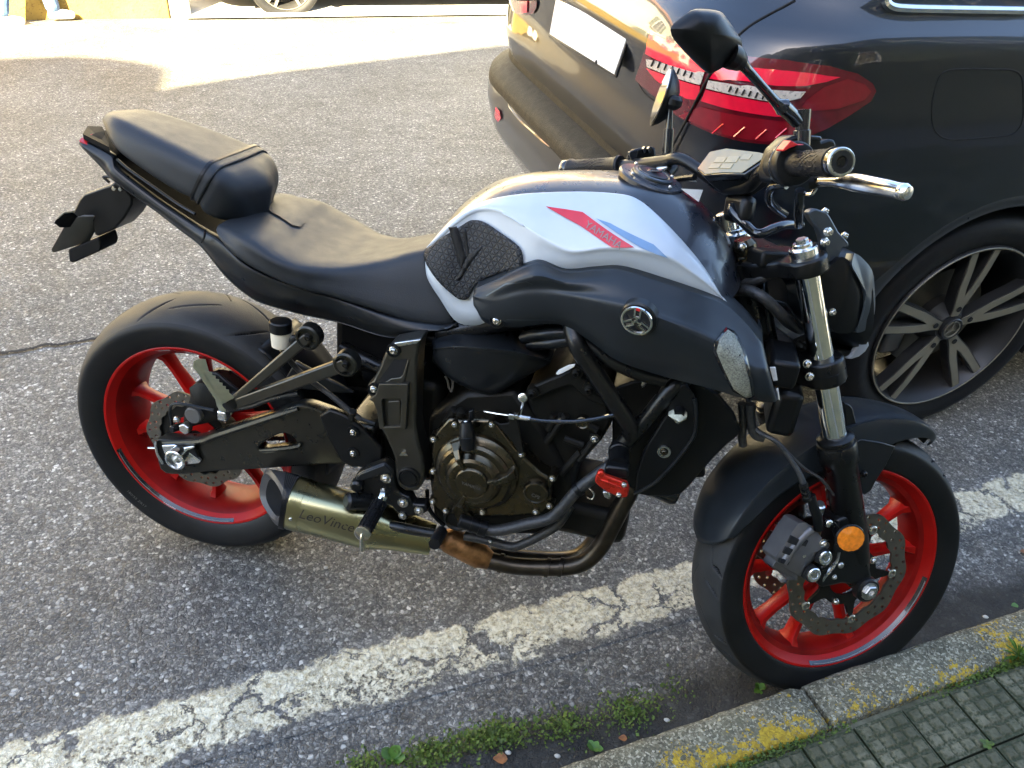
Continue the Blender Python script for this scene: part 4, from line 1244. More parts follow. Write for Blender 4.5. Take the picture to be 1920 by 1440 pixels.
# rubber knee pad
pad = xz([(0.5135,-0.088,0.8481),(0.52,-0.088,0.8607),(0.5484,-0.094,0.8881),(0.5841,-0.098,0.92),(0.6004,-0.1,0.9276),(0.6215,-0.105,0.9282),(0.6583,-0.12,0.9183),(0.6903,-0.132,0.9085),(0.7008,-0.138,0.8943),(0.7024,-0.14,0.8747),(0.6924,-0.138,0.8685),(0.6642,-0.133,0.8539),(0.6362,-0.13,0.835),(0.6167,-0.126,0.8147),(0.6109,-0.124,0.8021),(0.6078,-0.123,0.7918),(0.5979,-0.121,0.786),(0.5807,-0.117,0.7891),(0.5454,-0.105,0.8113),(0.5155,-0.09,0.8375)])
def pad_material():
    m, nt, b, tc = node_mat('knee_pad_rubber')
    sp = N(nt, 'ShaderNodeSeparateXYZ'); nt.links.new(tc.outputs['Object'], sp.inputs[0])
    x = mth(nt, 'MULTIPLY', sp.outputs[0], 1 / .0125); z = mth(nt, 'MULTIPLY', sp.outputs[2], 1 / .0105)
    a = mth(nt, 'PINGPONG', mth(nt, 'ADD', x, mth(nt, 'MULTIPLY', z, .5)), .5)
    b2 = mth(nt, 'PINGPONG', mth(nt, 'SUBTRACT', x, mth(nt, 'MULTIPLY', z, .5)), .5)
    c2 = mth(nt, 'PINGPONG', z, .5)
    h = mth(nt, 'MINIMUM', mth(nt, 'MINIMUM', a, b2), c2)
    hh = smooth(nt, h, .05, .14)
    b.inputs['Roughness'].default_value = .55
    col = mixc(nt, hh, (.003, .003, .003), (.026, .027, .030))
    nt.links.new(col, b.inputs['Base Color'])
    add_bump(nt, b, hh, 1.0, .003)
    return m
M['pad'] = pad_material()
pad_o = drape('knee_pad', [tuple(q) for q in crv([(p[0], p[1], 0) for p in pad + pad[:1]], 3)[:-1, :2]], sidebvh, .0045, M['pad'], tank, .007, thick=.006)
for poly in [[(0.5556,-0.115,0.9076),(0.5698,-0.115,0.9122),(0.5949,-0.115,0.8607),(0.5876,-0.115,0.8405),(0.581,-0.115,0.8499)],[(0.5786,-0.115,0.9116),(0.5875,-0.115,0.9094),(0.6001,-0.115,0.8698),(0.5957,-0.115,0.8601)],[(0.6265,-0.115,0.8892),(0.6109,-0.115,0.8806),(0.601,-0.115,0.8677),(0.5803,-0.115,0.8186),(0.5877,-0.115,0.8192),(0.6103,-0.115,0.8619)]]:
    drape('pad_emblem', xz(poly), sidebvh, .0072, M['grip_rubber'], tank, .007, thick=.001)
# filler cap
capc = np.array((0.8875,0.0,1.0116))
loc, nor, ix, ds = topbvh.ray_cast(Vector((capc[0], 0.0, 2.0)), Vector((0, 0, -1)))
capc = np.array(loc); cn = np.array((.20, -.04, 1.0)); cn /= np.linalg.norm(cn)
fc = lathe('filler_cap', [(-.010, 0.0590), (-.003, 0.0590), (.0, 0.0566), (.001, 0.0385), (.002, 0.0377), (.002, 0.0348), (.007, 0.0336), (.008, 0.0295), (.006, 0.0279), (.006, 0.0254), (.009, 0.0246), (.010, .0)], capc, cn, M['tank_dark'], tank, 56)
lathe('cap_ring', [(.0045, 0.0369), (.0068, 0.0365), (.0068, 0.0344), (.0045, 0.0340)], capc, cn, M['stay'], fc, 48)
lathe('cap_ring', [(.0085, 0.0275), (.0095, 0.0271), (.0095, 0.0258), (.0085, 0.0254)], capc, cn, M['stay'], fc, 48)
cu_, cv_, _ = frame_from(cn)
box('key_flap', capc + cn * .0115, (.028, .013, .004), M['gloss_black'], fc, Matrix.Rotation(-.15, 3, 'Y'), bev=.0015)
for k in range(4):
    a = math.pi / 4 + k * math.pi / 2
    bolt(capc + cn * .004 + (cu_ * math.cos(a) + cv_ * math.sin(a)) * .0480, .0036, fc, cn, M['bolt'])

# ------------------------------------------------------------------ shroud (dark side cover with the round emblem)
sT = [(0.6224,-0.15,0.8227),(0.6559,-0.155,0.8457),(0.7093,-0.16,0.8845),(0.7362,-0.163,0.8956),(0.7786,-0.166,0.8891),(0.8277,-0.17,0.9029),(0.87,-0.175,0.9116),(0.937,-0.18,0.9042),(1.0037,-0.178,0.893),(1.0451,-0.17,0.8803),(1.0817,-0.178,0.8599),(1.1145,-0.19,0.8342)]
sM = [(0.6236,-0.16,0.8097),(0.6563,-0.172,0.8093),(0.7056,-0.182,0.8337),(0.7535,-0.188,0.8487),(0.7983,-0.2,0.8582),(0.8496,-0.218,0.8643),(0.8994,-0.232,0.8655),(0.9521,-0.24,0.8584),(1.0111,-0.242,0.8468),(1.0553,-0.24,0.8304),(1.0984,-0.238,0.8065),(1.1296,-0.225,0.8033)]
sB = [(0.6284,-0.155,0.7896),(0.6499,-0.16,0.7669),(0.7017,-0.165,0.7703),(0.7573,-0.168,0.7888),(0.7924,-0.17,0.7928),(0.8376,-0.178,0.7777),(0.8907,-0.185,0.7537),(0.9614,-0.19,0.7442),(1.019,-0.2,0.7445),(1.0619,-0.21,0.7457),(1.1076,-0.218,0.7449),(1.1564,-0.21,0.7451)]
sT, sM, sB = map(np.array, (sT, sM, sB))
inw = np.array((0, .05, .0))
fold = lp(sT, sM, .34)
for i, k in enumerate((.0, .006, .016, .022, .018, .010, .004, .0, 0, 0, 0, 0)): fold[i] = fold[i] + np.array((0, -k, k * .2))
rows_s = [sT + inw + np.array((0, 0, .006)), sT + np.array((0, .006, .001)), lp(sT, sM, .05), fold, lp(sT, sM, .7) + np.array((0, -.004, 0)), sM, lp(sM, sB, .6) + np.array((0, -.006, 0)), lp(sM, sB, .95), sB + np.array((0, .006, 0)), sB + inw * .9]
rows_s = [np.vstack([r_, [r_[-1] + np.array((-.012 + .012, .05, -.004))]]) for r_ in rows_s]
shroud = surf('tank_shroud', rows_s, M['grey_plastic'], moto, 6, 4, solid=.003, ang=45)
surf('tank_shroud', [flip_y(r_) for r_ in rows_s], M['plastic_soft'], moto, 6, 4, solid=.003, ang=45)
shb = bvh_of(shroud)
it_o = xz([(1.0335,-0.238,0.8443),(1.0495,-0.238,0.8563),(1.0647,-0.238,0.8507),(1.0826,-0.236,0.8342),(1.1067,-0.232,0.7927),(1.119,-0.226,0.7603),(1.1127,-0.222,0.75),(1.0845,-0.224,0.7598),(1.0564,-0.232,0.7983),(1.0364,-0.236,0.8282)])
it_i = xz([(1.0401,-0.238,0.8457),(1.0517,-0.238,0.8532),(1.0639,-0.238,0.8474),(1.0787,-0.236,0.8306),(1.1019,-0.232,0.7906),(1.1143,-0.226,0.76),(1.1076,-0.223,0.7547),(1.0841,-0.226,0.7682),(1.0602,-0.232,0.8027),(1.0415,-0.236,0.831)])
drape('intake_surround', it_o, shb, .0022, M['gloss_black'], shroud, .010, thick=.002)  # dark rim imitates the shade around a recessed mesh
drape('intake_mesh', it_i, shb, .0042, M['intake'], shroud, .010, thick=.002)
# round emblem with three tuning forks
ec = xz([(0.9121,-0.234,0.8577)])[0]
eloc, enor, ix, ds = shb.ray_cast(Vector((ec[0], -1, ec[1])), Vector((0, 1, 0)))
ec3 = np.array(eloc); en = np.array(enor if enor.y < 0 else -enor)
eu, ev, _ = frame_from(en)
lathe('emblem_seat', [(-.012, .031), (.002, .0305), (.005, .028), (.005, 0)], ec3, en, M['plastic_soft'], shroud, 40)
lathe('emblem', [(-.004, .0265), (.0075, .0265), (.0085, .025), (.0085, 0)], ec3, en, M['gloss_black'], shroud, 48)
lathe('emblem_ring', [(.0075, .0262), (.0100, .0258), (.0105, .0242), (.0100, .0226), (.0082, .0222)], ec3, en, M['chrome'], shroud, 56)
eup = np.array((0, 0, 1.0)); eup -= en * np.dot(eup, en); eup /= np.linalg.norm(eup); ert = np.cross(eup, en)
parts = []
def em_bar(p, q, w_):
    p = np.array(p); q = np.array(q); d = (q - p) / np.linalg.norm(q - p); n = np.array((-d[1], d[0])) * w_ / 2
    pts = [p + n, q + n, q - n, p - n]
    return prism_geo([ec3 + en * .0086 + ert * a + eup * b_ for a, b_ in pts], en * .0018)
for k in range(3):
    a = R(90 + 120 * k)
    d = np.array((math.cos(a), math.sin(a))); n = np.array((-d[1], d[0]))
    parts.append(em_bar(d * .000, d * .0075, .0030))
    parts.append(em_bar(d * .0075 - n * .0056, d * .0075 + n * .0056, .0030))
    for s_ in (-1, 1):
        parts.append(em_bar(d * .0075 + n * s_ * .0044, d * .0215 + n * s_ * .0044, .0026))
mk('emblem_forks', *join_geo(parts), M['chrome'], shroud, smooth=False)
mk('emblem_mark', *prism_geo([ec3 + en * .0088 + ert * a + eup * b_ for a, b_ in ((-.003, .0205), (.003, .0205), (.0038, .0252), (-.0038, .0252))], en * .0022), M['red_plastic'], shroud, smooth=False)
sc3 = drape_pts(shb, xz([(0.6729,-0.162,0.78)]))[0]
lathe('screw_recess', [(.0003, .0135), (.0012, .013), (.0012, .0105), (.0003, .010)], sc3, (0, -1, .1), M['plastic'], shroud, 24)
bolt(sc3 + np.array((0, -.001, 0)), .0078, shroud, (0, -1, .1))
ln_ = [[(0.69,0.7893),(0.7749,0.806),(0.7751,0.8041),(0.6902,0.7874)],[(0.6482,0.822),(0.6822,0.8533),(0.7186,0.8687),(0.7293,0.8657),(0.7295,0.8643),(0.7182,0.8669),(0.6834,0.8517),(0.6494,0.8204)]]
for q in ln_: drape('shroud_seam', q, shb, .0012, M['stay'], shroud, .01)

# ------------------------------------------------------------------ seats
def seat_rows(Lp, Fp, crown, cy=0.0):
    Lp, Fp = np.array(Lp), np.array(Fp)
    c = np.array([(f[0], 0, f[2]) for f in Fp]) + np.array(crown)
    mid = lp(Lp, Fp, .55) + np.array((0, -.006, .0))
    sh = lp(Fp, c, .18); sh[:, 2] += np.array(crown)[:, 2] * .6
    q = lp(Fp, c, .55); q[:, 2] += np.array(crown)[:, 2] * .40
    half = [lp(Lp, Lp * (1, 0, 1), .5) + np.array((0, 0, -.004)), Lp, mid, lp(Lp, Fp, .93) + np.array((0, -.002, 0)), sh, q]
    return half + [c] + [flip_y(r_) for r_ in half[::-1]]
# rider seat: low edge and upper fold along the right side
rL = [(0.1194,-0.125,0.8364),(0.1326,-0.135,0.8211),(0.1684,-0.146,0.7997),(0.2239,-0.152,0.7804),(0.2911,-0.15,0.7626),(0.3558,-0.135,0.75),(0.4266,-0.122,0.7348),(0.498,-0.115,0.7209),(0.5569,-0.11,0.7217),(0.5798,-0.105,0.7296)]
rF = [(0.1186,-0.115,0.8458),(0.1458,-0.125,0.845),(0.1994,-0.15,0.8372),(0.2445,-0.158,0.8192),(0.2942,-0.15,0.8049),(0.3507,-0.118,0.7991),(0.4127,-0.09,0.8061),(0.4653,-0.078,0.822),(0.4998,-0.074,0.831),(0.5062,-0.074,0.828)]
cr_ = [(0, 0, .0), (0, 0, .002), (0, 0, .004), (0, 0, .004), (0, 0, .003), (0, 0, .004), (0, 0, .008), (0, 0, .012), (0, 0, .014), (.0, 0, .012)]
rs_ = seat_rows(rL, rF, cr_)
seat = surf('rider_seat', rs_, M['vinyl'], moto, 7, 4, ang=70)
# pillion seat
pL = [(-0.1606,-0.035,0.9796),(-0.1317,-0.062,0.9583),(-0.1007,-0.078,0.939),(-0.0402,-0.09,0.9135),(0.0223,-0.097,0.8896),(0.0646,-0.1,0.8778),(0.0809,-0.101,0.8583),(0.1063,-0.088,0.8455),(0.1367,-0.05,0.838)]
pF = [(-0.1606,-0.028,0.9905),(-0.1231,-0.055,0.99),(-0.077,-0.072,0.9797),(-0.0081,-0.088,0.9634),(0.052,-0.097,0.9478),(0.0971,-0.101,0.9351),(0.1249,-0.098,0.9171),(0.1428,-0.076,0.8865),(0.1442,-0.03,0.8434)]
pc_ = [(-.006, 0, .002), (-.008, 0, .006), (0, 0, .009), (0, 0, .010), (0, 0, .010), (.004, 0, .010), (.012, 0, .012), (.020, 0, .010), (.014, 0, .002)]
ps_ = seat_rows(pL, pF, pc_)
pill = surf('pillion_seat', ps_, M['vinyl'], moto, 7, 4, ang=70)
G = gridsurf(ps_, 7, 4)
c0 = 33
sub = G[4:-4, c0:c0 + 5]
Nn = np.cross(np.gradient(sub, axis=0), np.gradient(sub, axis=1)); Nn /= np.linalg.norm(Nn, axis=2)[..., None] + 1e-9
if Nn[sub.shape[0] // 2, 2][2] < 0: Nn = -Nn
mk('seat_strap', (sub + Nn * .0035).reshape(-1, 3), gridfaces(sub.shape[0], 5), M['vinyl'], pill, solid=.0045)
mk('strap_seam', (G[4:-4, c0:c0 + 2] + np.concatenate([Nn[:, :1], Nn[:, :1]], 1) * .0052).reshape(-1, 3), gridfaces(sub.shape[0], 2), M['plastic'], pill, smooth=False)
tong = [(0.1319,0.0292,0.832),(0.1655,-0.0069,0.832),(0.195,-0.0204,0.832),(0.221,-0.0277,0.832),(0.2321,-0.0136,0.832),(0.2275,0.0226,0.832),(0.2161,0.0521,0.832),(0.1929,0.084,0.832),(0.1623,0.1131,0.832),(0.1322,0.135,0.832),(0.1048,0.1454,0.832)]
sb_ = bvh_of(seat)
tongue2 = [(q[0], q[1]) for q in tong]
V2, F2 = fill2d(tongue2, .012)
Vt = []
for x, y in V2:
    l_, n_, i_, d_ = sb_.ray_cast(Vector((x, y, 2)), Vector((0, 0, -1)))
    Vt.append((x, y, (l_.z if l_ else .80) + .003))
mk('seat_tongue', Vt, F2, M['vinyl'], pill)

# ------------------------------------------------------------------ tail
tu = [(-0.1973,-0.058,0.9441),(-0.129,-0.072,0.9286),(-0.1171,-0.08,0.9168),(-0.1035,-0.086,0.9029),(-0.0217,-0.094,0.8603),(0.0451,-0.102,0.8329),(0.0833,-0.112,0.8224),(0.1237,-0.128,0.8143),(0.1784,-0.146,0.7869),(0.2383,-0.15,0.7687),(0.3048,-0.146,0.7552),(0.3672,-0.132,0.7425),(0.4697,-0.124,0.7223),(0.5613,-0.118,0.7238),(0.5876,-0.112,0.7341)]
tl = [(-0.1975,-0.058,0.9289),(-0.155,-0.066,0.899),(-0.1392,-0.07,0.8858),(-0.1163,-0.074,0.8736),(-0.0373,-0.08,0.8353),(0.0246,-0.088,0.8043),(0.0662,-0.098,0.7865),(0.1221,-0.11,0.7385),(0.1718,-0.116,0.7101),(0.2069,-0.116,0.7),(0.2731,-0.116,0.6938),(0.3605,-0.116,0.6908),(0.459,-0.12,0.683),(0.5311,-0.118,0.7078),(0.5883,-0.114,0.7329)]
tu, tl = np.array(tu), np.array(tl)
tm = lp(tu, tl, .45) + np.array((0, -.008, 0))
rows_ta = [tu * (1, .6, 1) + np.array((0, 0, -.004)), tu + np.array((0, .010, .002)), lp(tu, tm, .12), tm, lp(tm, tl, .85), tl, tl * (1, .72, 1) + np.array((0, 0, -.003))]
tail = surf('tail_fairing', rows_ta, M['plastic_soft'], moto, 6, 4, solid=.003, ang=45)
surf('tail_fairing', [flip_y(r_) for r_ in rows_ta], M['plastic_soft'], moto, 6, 4, solid=.003, ang=45)
prism('tail_seam', [(0.0964,-0.132,0.8356),(0.0986,-0.132,0.836),(0.095,-0.132,0.8199),(0.0886,-0.132,0.8084),(0.0864,-0.132,0.808),(0.0929,-0.132,0.8206)], (0, .004, 0), M['dark_hole'], tail, 0)
# upper deck of the tail and the under tray
deck = []
for f in (-1, -.5, 0, .5, 1):
    deck.append([tu[i] * (1, -f, 1) + np.array((0, 0, .006 * (1 - f * f))) for i in range(0, 9)])
surf('tail_deck', deck, M['matte'], tail, 4, 3)
tray = []
for f in (-1, 0, 1):
    tray.append([tl[i] * (1, -f * .8, 1) + np.array((0, 0, -.010 * (1 - f * f))) for i in range(0, 14)])
surf('under_tray', tray, M['matte'], tail, 4, 3)
tt_ = [(-0.1915,-0.058,0.9459),(-0.2648,0.05,0.9329),(-0.2482,0.05,0.9321),(-0.2231,0.04,0.9395),(-0.1433,-0.05,0.9436),(-0.1245,-0.075,0.9335)]
mk('tail_tip', tt_, [(0, 1, 2, 3, 4, 5)], M['matte'], tail, smooth=False, solid=.010)
tlp = np.array((-0.2017,-0.055,0.937))
tail_l = pillow('tail_light', [(tlp[0] + .008, -.056, tlp[2] - .010), (tlp[0] + .008, .056, tlp[2] - .010), (tlp[0] + .004, .056, tlp[2] + .010), (tlp[0] + .004, -.056, tlp[2] + .010)], (-1, 0, .3), .005, M['red_lens'], moto, back=.02)
# grab recess line
tube('tail_rail', [(-0.107,-0.08,0.9244),(-0.0822,-0.084,0.9104),(-0.0215,-0.092,0.8841),(0.0233,-0.098,0.8649),(0.0636,-0.106,0.8536)], .0028, M['plastic_soft'], tail, 8)
# number plate hanger
hng = [(-0.165,-0.035,0.8562),(-0.2288,-0.035,0.8271),(-0.2416,-0.035,0.8144),(-0.2611,-0.035,0.7842),(-0.26,-0.035,0.7767),(-0.2181,-0.035,0.7705),(-0.218,-0.035,0.7417),(-0.2083,-0.035,0.7422),(-0.1694,-0.035,0.7633),(-0.1446,-0.035,0.7893),(-0.1215,-0.035,0.8221),(-0.1193,-0.035,0.8383),(-0.152,-0.035,0.8666)]
pb = prism('plate_hanger', hng, (0, .07, 0), M['plastic'], moto, .006)
tube('hanger_hook', [(-0.1487,-0.05,0.8777),(-0.1648,-0.05,0.8758),(-0.1609,-0.05,0.8717),(-0.1537,-0.05,0.8666)], .003, M['plastic'], pb, 8)
pl_ = [np.array(q) for q in [(-0.2625,-0.06,0.7667),(-0.2336,-0.055,0.7854),(-0.212,-0.04,0.7849),(-0.2208,-0.03,0.762),(-0.2454,-0.035,0.7212),(-0.2911,-0.075,0.7032),(-0.2893,-0.08,0.7129)]]
mk('number_plate', *prism_geo(pl_, (.006, .012, .002)), M['plate_grey'], pb, bev=.002)
prism('plate_lamp', [(-0.259,-0.095,0.7782),(-0.2537,-0.095,0.7855),(-0.2447,-0.08,0.7978),(-0.2398,-0.06,0.795),(-0.2441,-0.05,0.7877),(-0.2485,-0.05,0.7761),(-0.2537,-0.07,0.7726)], (.004, .01, -.012), M['plastic'], pb, .002)
prism('plate_lamp_cover', [(-0.2527,-0.096,0.7864),(-0.2443,-0.082,0.798),(-0.2393,-0.062,0.796),(-0.242,-0.055,0.7911),(-0.2468,-0.075,0.7886)], (.001, .004, .002), M['cream'], pb, .001)
prism('rear_reflector_holder', [(-0.2667,-0.06,0.7106),(-0.2371,-0.045,0.7257),(-0.2085,-0.035,0.7411),(-0.2056,-0.035,0.7214),(-0.2071,-0.04,0.7113),(-0.2553,-0.065,0.6847),(-0.2611,-0.068,0.687)], (.006, .05, .004), M['plastic'], pb, .003)
lathe('plate_screw', [(0, .005), (.003, .004), (.003, 0)], (-0.1559,-0.036,0.8506), (0, -1, 0), M['bolt'], pb, 12)
lathe('plate_screw', [(0, .005), (.003, .004), (.003, 0)], (-0.1415,-0.036,0.8518), (0, -1, 0), M['bolt'], pb, 12)


# ------------------------------------------------------------------ frame and engine
fr = empty('frame', parent=moto)
def ftube(P, r, name='frame_tube', m=None, parent=None, seg=16): return tube(name, P, r, m or M['frame_black'], parent or fr, seg)
d1 = [(0.7997,-0.15,0.792),(0.8185,-0.172,0.7623),(0.8495,-0.172,0.7251),(0.8939,-0.17,0.6715),(0.9288,-0.165,0.6268),(0.9406,-0.155,0.5987)]
ftube(d1, .0165)
ftube(flip_y(d1), .0165)
d2 = [(1.0117,-0.135,0.7227),(0.9927,-0.148,0.7028),(0.9757,-0.152,0.6694),(0.9646,-0.153,0.6443),(0.9407,-0.152,0.5967),(0.9219,-0.15,0.5605)]
ftube(d2, .0155)
ftube(flip_y(d2), .0155)
ftube([(0.8212,-0.15,0.7678),(0.8685,-0.16,0.745),(0.9243,-0.16,0.7273),(0.9781,-0.15,0.718)], .013)
ftube([(0.3496,-0.09,0.624),(0.4023,-0.1,0.614),(0.4539,-0.11,0.6127),(0.4867,-0.11,0.6778)], .014)
ftube([(0.15, -.075, .80), (.40, -.09, .70), (.62, -.10, .68)], .014); ftube([(0.15, .075, .80), (.40, .09, .70), (.62, .10, .68)], .014)
ftube([(.55, -.10, .70), (.80, -.10, .80), (1.06, -.03, .86)], .020); ftube([(.55, .10, .70), (.80, .10, .80), (1.06, .03, .86)], .020)
box('airbox', (.80, 0, .80), (.26, .17, .14), M['matte'], fr, bev=.03)
box('battery_tray', (.44, 0, .66), (.22, .17, .18), M['matte'], fr, bev=.02)
box('linkage_block', (.50, 0, .47), (.13, .20, .24), M['cast_black'], fr, bev=.02)
lathe('shock_absorber', [(0, .022), (.02, .034), (.05, .034), (.06, .026), (.20, .026)], (.36, .02, .52), (1, 0, .25), M['matte'], fr, 24)
# inner rear mudguard
mg = []
for f in (-1, -.6, 0, .6, 1):
    mg.append([((.335 - .02 * abs(f)) * math.cos(R(a)), f * .085, .315 + (.335 - .02 * abs(f)) * math.sin(R(a))) for a in (58, 45, 32, 20, 8, -2)])
surf('inner_mudguard', mg, M['plastic'], fr, 4, 3, solid=.003)
prism('hugger_side', [(0.2324,-0.1,0.5345),(0.2548,-0.1,0.5788),(0.3124,-0.1,0.5568),(0.3816,-0.1,0.5322),(0.3493,-0.1,0.525),(0.2649,-0.1,0.5164),(0.2408,-0.1,0.5009)], (0, .01, 0), M['plastic_soft'], fr, .003)
# pivot cover
A5 = [(0.4828,-0.182,0.7011),(0.5408,-0.182,0.7232),(0.5369,-0.182,0.7068),(0.5346,-0.182,0.6793),(0.536,-0.182,0.6221),(0.538,-0.182,0.5452),(0.5448,-0.182,0.5068)]
A6 = [(0.5559,-0.182,0.4725),(0.5613,-0.182,0.432),(0.5581,-0.182,0.4055),(0.5488,-0.182,0.3879),(0.525,-0.182,0.3817),(0.5081,-0.182,0.3926),(0.5012,-0.182,0.4211),(0.4997,-0.182,0.4525)]
A5b = [(0.492,-0.182,0.4735),(0.4775,-0.182,0.5029),(0.4674,-0.182,0.5208),(0.4617,-0.182,0.5553),(0.4554,-0.182,0.5735),(0.4423,-0.182,0.5861),(0.4389,-0.182,0.5979),(0.4419,-0.182,0.6091),(0.4508,-0.182,0.6187),(0.4637,-0.182,0.6514),(0.4763,-0.182,0.6907)]
pc = prism('pivot_cover', A5 + A6 + A5b, (0, .05, 0), M['grey_cover'], fr, .005)
face_o = xz([(0.4685,-0.188,0.618),(0.521,-0.188,0.6295),(0.5216,-0.188,0.6031),(0.5213,-0.188,0.5408),(0.5206,-0.188,0.5347),(0.472,-0.188,0.5233),(0.4651,-0.188,0.5614),(0.4586,-0.188,0.5794),(0.4509,-0.188,0.5825),(0.4622,-0.188,0.5937),(0.4662,-0.188,0.608)])
face_h = xz([(0.4745,-0.188,0.5907),(0.5092,-0.188,0.6007),(0.5128,-0.188,0.5983),(0.5135,-0.188,0.536),(0.4781,-0.188,0.5268),(0.4715,-0.188,0.5852)])
holed_plate('cover_face', face_o, [face_h], .010, side_mtx(-.187), M['grey_cover'], pc, .002)
prism('cover_inset', [(0.4855,-0.186,0.5834),(0.5046,-0.186,0.589),(0.5073,-0.186,0.5873),(0.51,-0.186,0.5341),(0.4863,-0.186,0.5275),(0.4822,-0.186,0.5794)], (0, .006, 0), M['grey_cover'], pc, .002)
prism('cover_recess', [(0.4912,-0.1835,0.6709),(0.5165,-0.1835,0.6771),(0.5094,-0.1835,0.6434),(0.5011,-0.1835,0.635),(0.4738,-0.1835,0.6187),(0.4632,-0.1835,0.6221)], (0, .003, 0), M['dark_hole'], pc, 0)
prism('cover_ledge', [(0.4718,-0.185,0.6172),(0.4879,-0.185,0.632),(0.505,-0.185,0.6379),(0.5099,-0.185,0.6442),(0.5179,-0.185,0.6772),(0.5207,-0.185,0.6778),(0.5146,-0.185,0.634),(0.5105,-0.185,0.6275)], (0, .004, 0), M['grey_cover'], pc, .0015)
prism('cover_ledge', [(0.4905,-0.185,0.7058),(0.5409,-0.185,0.7232),(0.5339,-0.185,0.7129),(0.4975,-0.185,0.6992)], (0, .004, 0), M['steel'], pc, .0015)
for q, r_ in (((0.4905,-0.186,0.691),0.0085), ((0.4558,-0.188,0.6038),0.0078)):
    lathe('bolt_recess', [(-.004, r_ * 1.55), (.002, r_ * 1.5), (.002, r_ * 1.2), (-.003, r_ * 1.15)], q, (0, -1, 0), M['plastic'], pc, 24)
    bolt(q, r_, pc)
pvt = np.array((0.5323,-0.184,0.42))
lathe('pivot_cap', [(-.004, .0225), (.004, .0225), (.005, .0205), (.003, .0190), (.003, .0165), (.0065, .0160), (.0065, .0)], pvt, (0, -1, 0), M['frame_black'], pc, 40)
prism('cover_glint', [(0.5101,-0.186,0.4659),(0.5155,-0.186,0.4772),(0.5219,-0.186,0.4787),(0.5281,-0.186,0.4703)], (0, .004, 0), M['bolt'], pc, 0)  # bright chip painting the light seen at a small gap
# footpeg bracket
fb = prism('footpeg_bracket', [(0.4118,-0.185,0.3766),(0.4207,-0.185,0.3963),(0.4309,-0.185,0.4075),(0.4795,-0.185,0.4414),(0.5003,-0.185,0.4249),(0.5044,-0.185,0.3872),(0.5151,-0.185,0.3747),(0.5358,-0.185,0.3713),(0.5421,-0.185,0.3552),(0.5678,-0.185,0.3621),(0.5752,-0.185,0.3463),(0.5565,-0.185,0.3289),(0.5397,-0.185,0.3255),(0.5288,-0.185,0.3157),(0.5134,-0.185,0.3207),(0.4976,-0.185,0.339),(0.4824,-0.185,0.3394),(0.4536,-0.185,0.3498),(0.4249,-0.185,0.3579),(0.4144,-0.185,0.3662)], (0, .03, 0), M['frame_black'], fr, .005)
prism('bracket_top', [(0.4209,-0.19,0.3888),(0.4329,-0.19,0.407),(0.4814,-0.19,0.4404),(0.4965,-0.19,0.4262),(0.4341,-0.19,0.3889)], (0, .006, 0), M['plastic_soft'], fb, .002)
lathe('bracket_bush', [(-.01, .014), (.006, .013), (.010, .009), (.011, 0)], (0.4267,-0.19,0.3772), (0, -1, 0), M['frame_black'], fb, 20)
for (q, r_) in (((0.4849,-0.187,0.407),0.01), ((0.5225,-0.187,0.357),0.01), ((0.5566,-0.187,0.3461),0.0088), ((0.523,-0.187,0.3243),0.0078)):
    lathe('washer', [(-.004, r_ * 1.12), (.001, r_ * 1.12), (.001, 0)], q, (0, -1, 0), M['steel'], fb, 24)
    bolt(q, r_ * .85, fb)
lathe('exhaust_hanger', [(-.01, .016), (.0, .019), (.05, .018), (.055, .012)], (0.452,-0.18,0.3368), np.array((0.4293,-0.2,0.3451)) - np.array((0.452,-0.18,0.3368)), M['frame_black'], fb, 24)
hp_ = prism('heel_plate', [(0.3273,-0.15,0.4945),(0.3503,-0.15,0.5147),(0.3797,-0.15,0.509),(0.416,-0.15,0.4875),(0.4622,-0.15,0.4476),(0.4634,-0.15,0.4035),(0.3988,-0.15,0.3874),(0.3754,-0.15,0.3949),(0.3476,-0.15,0.4458)], (0, .012, 0), M['plastic'], fr, .004)
for q in [(0.4012,-0.152,0.474),(0.4016,-0.152,0.4237)]:
    lathe('bolt_recess', [(-.003, .0135), (.001, .013), (.001, .010), (-.001, .0095)], q, (0, -1, 0), M['plastic'], hp_, 22)
    bolt(q, .0072, hp_)
lathe('link_rod_nut', [(-.012, .008), (.012, .008), (.014, .006), (.014, 0)], (0.3987,-0.15,0.513), (.2, -.4, 1), M['cast_black'], hp_, 12)
tube('link_rod', [(0.3996,-0.15,0.5112),(0.4462,-0.15,0.5035)], .0042, M['plastic_soft'], hp_, 10)
# rider footpeg
g0, g1, g2 = np.array((0.4853,-0.215,0.3683)), np.array((0.4918,-0.325,0.377)), np.array((0.4997,-0.335,0.3513))
rp = tube('rider_footpeg', [g0, lp(g0, g1, .5), g1], [.0125, .0135, .0125], M['grip_rubber'], moto, 16)
gd = (g1 - g0); gl = np.linalg.norm(gd); gd /= gl
gu, gv, _ = frame_from(gd)
ribs = []
for k in range(10):
    a = 2 * math.pi * k / 10
    for i in range(7):
        t = .06 + i * .125 + (.06 if k % 2 else 0)
        if t > .9: continue
        c = g0 + gd * gl * (t + .045) + (gu * math.cos(a) + gv * math.sin(a)) * .0134
        Rm_ = Matrix(((gd[0], *(np.cross(gd, gu * math.cos(a) + gv * math.sin(a))[:1]), 0),) * 1) if False else None
        ax_n = gu * math.cos(a) + gv * math.sin(a); ax_t = np.cross(ax_n, gd)
        mtx = Matrix((tuple((gd[j], ax_t[j], ax_n[j]) for j in range(3))))
        ribs.append(box_geo(c, (gl * .095, .0042, .0032), Matrix(((gd[0], ax_t[0], ax_n[0]), (gd[1], ax_t[1], ax_n[1]), (gd[2], ax_t[2], ax_n[2])))))
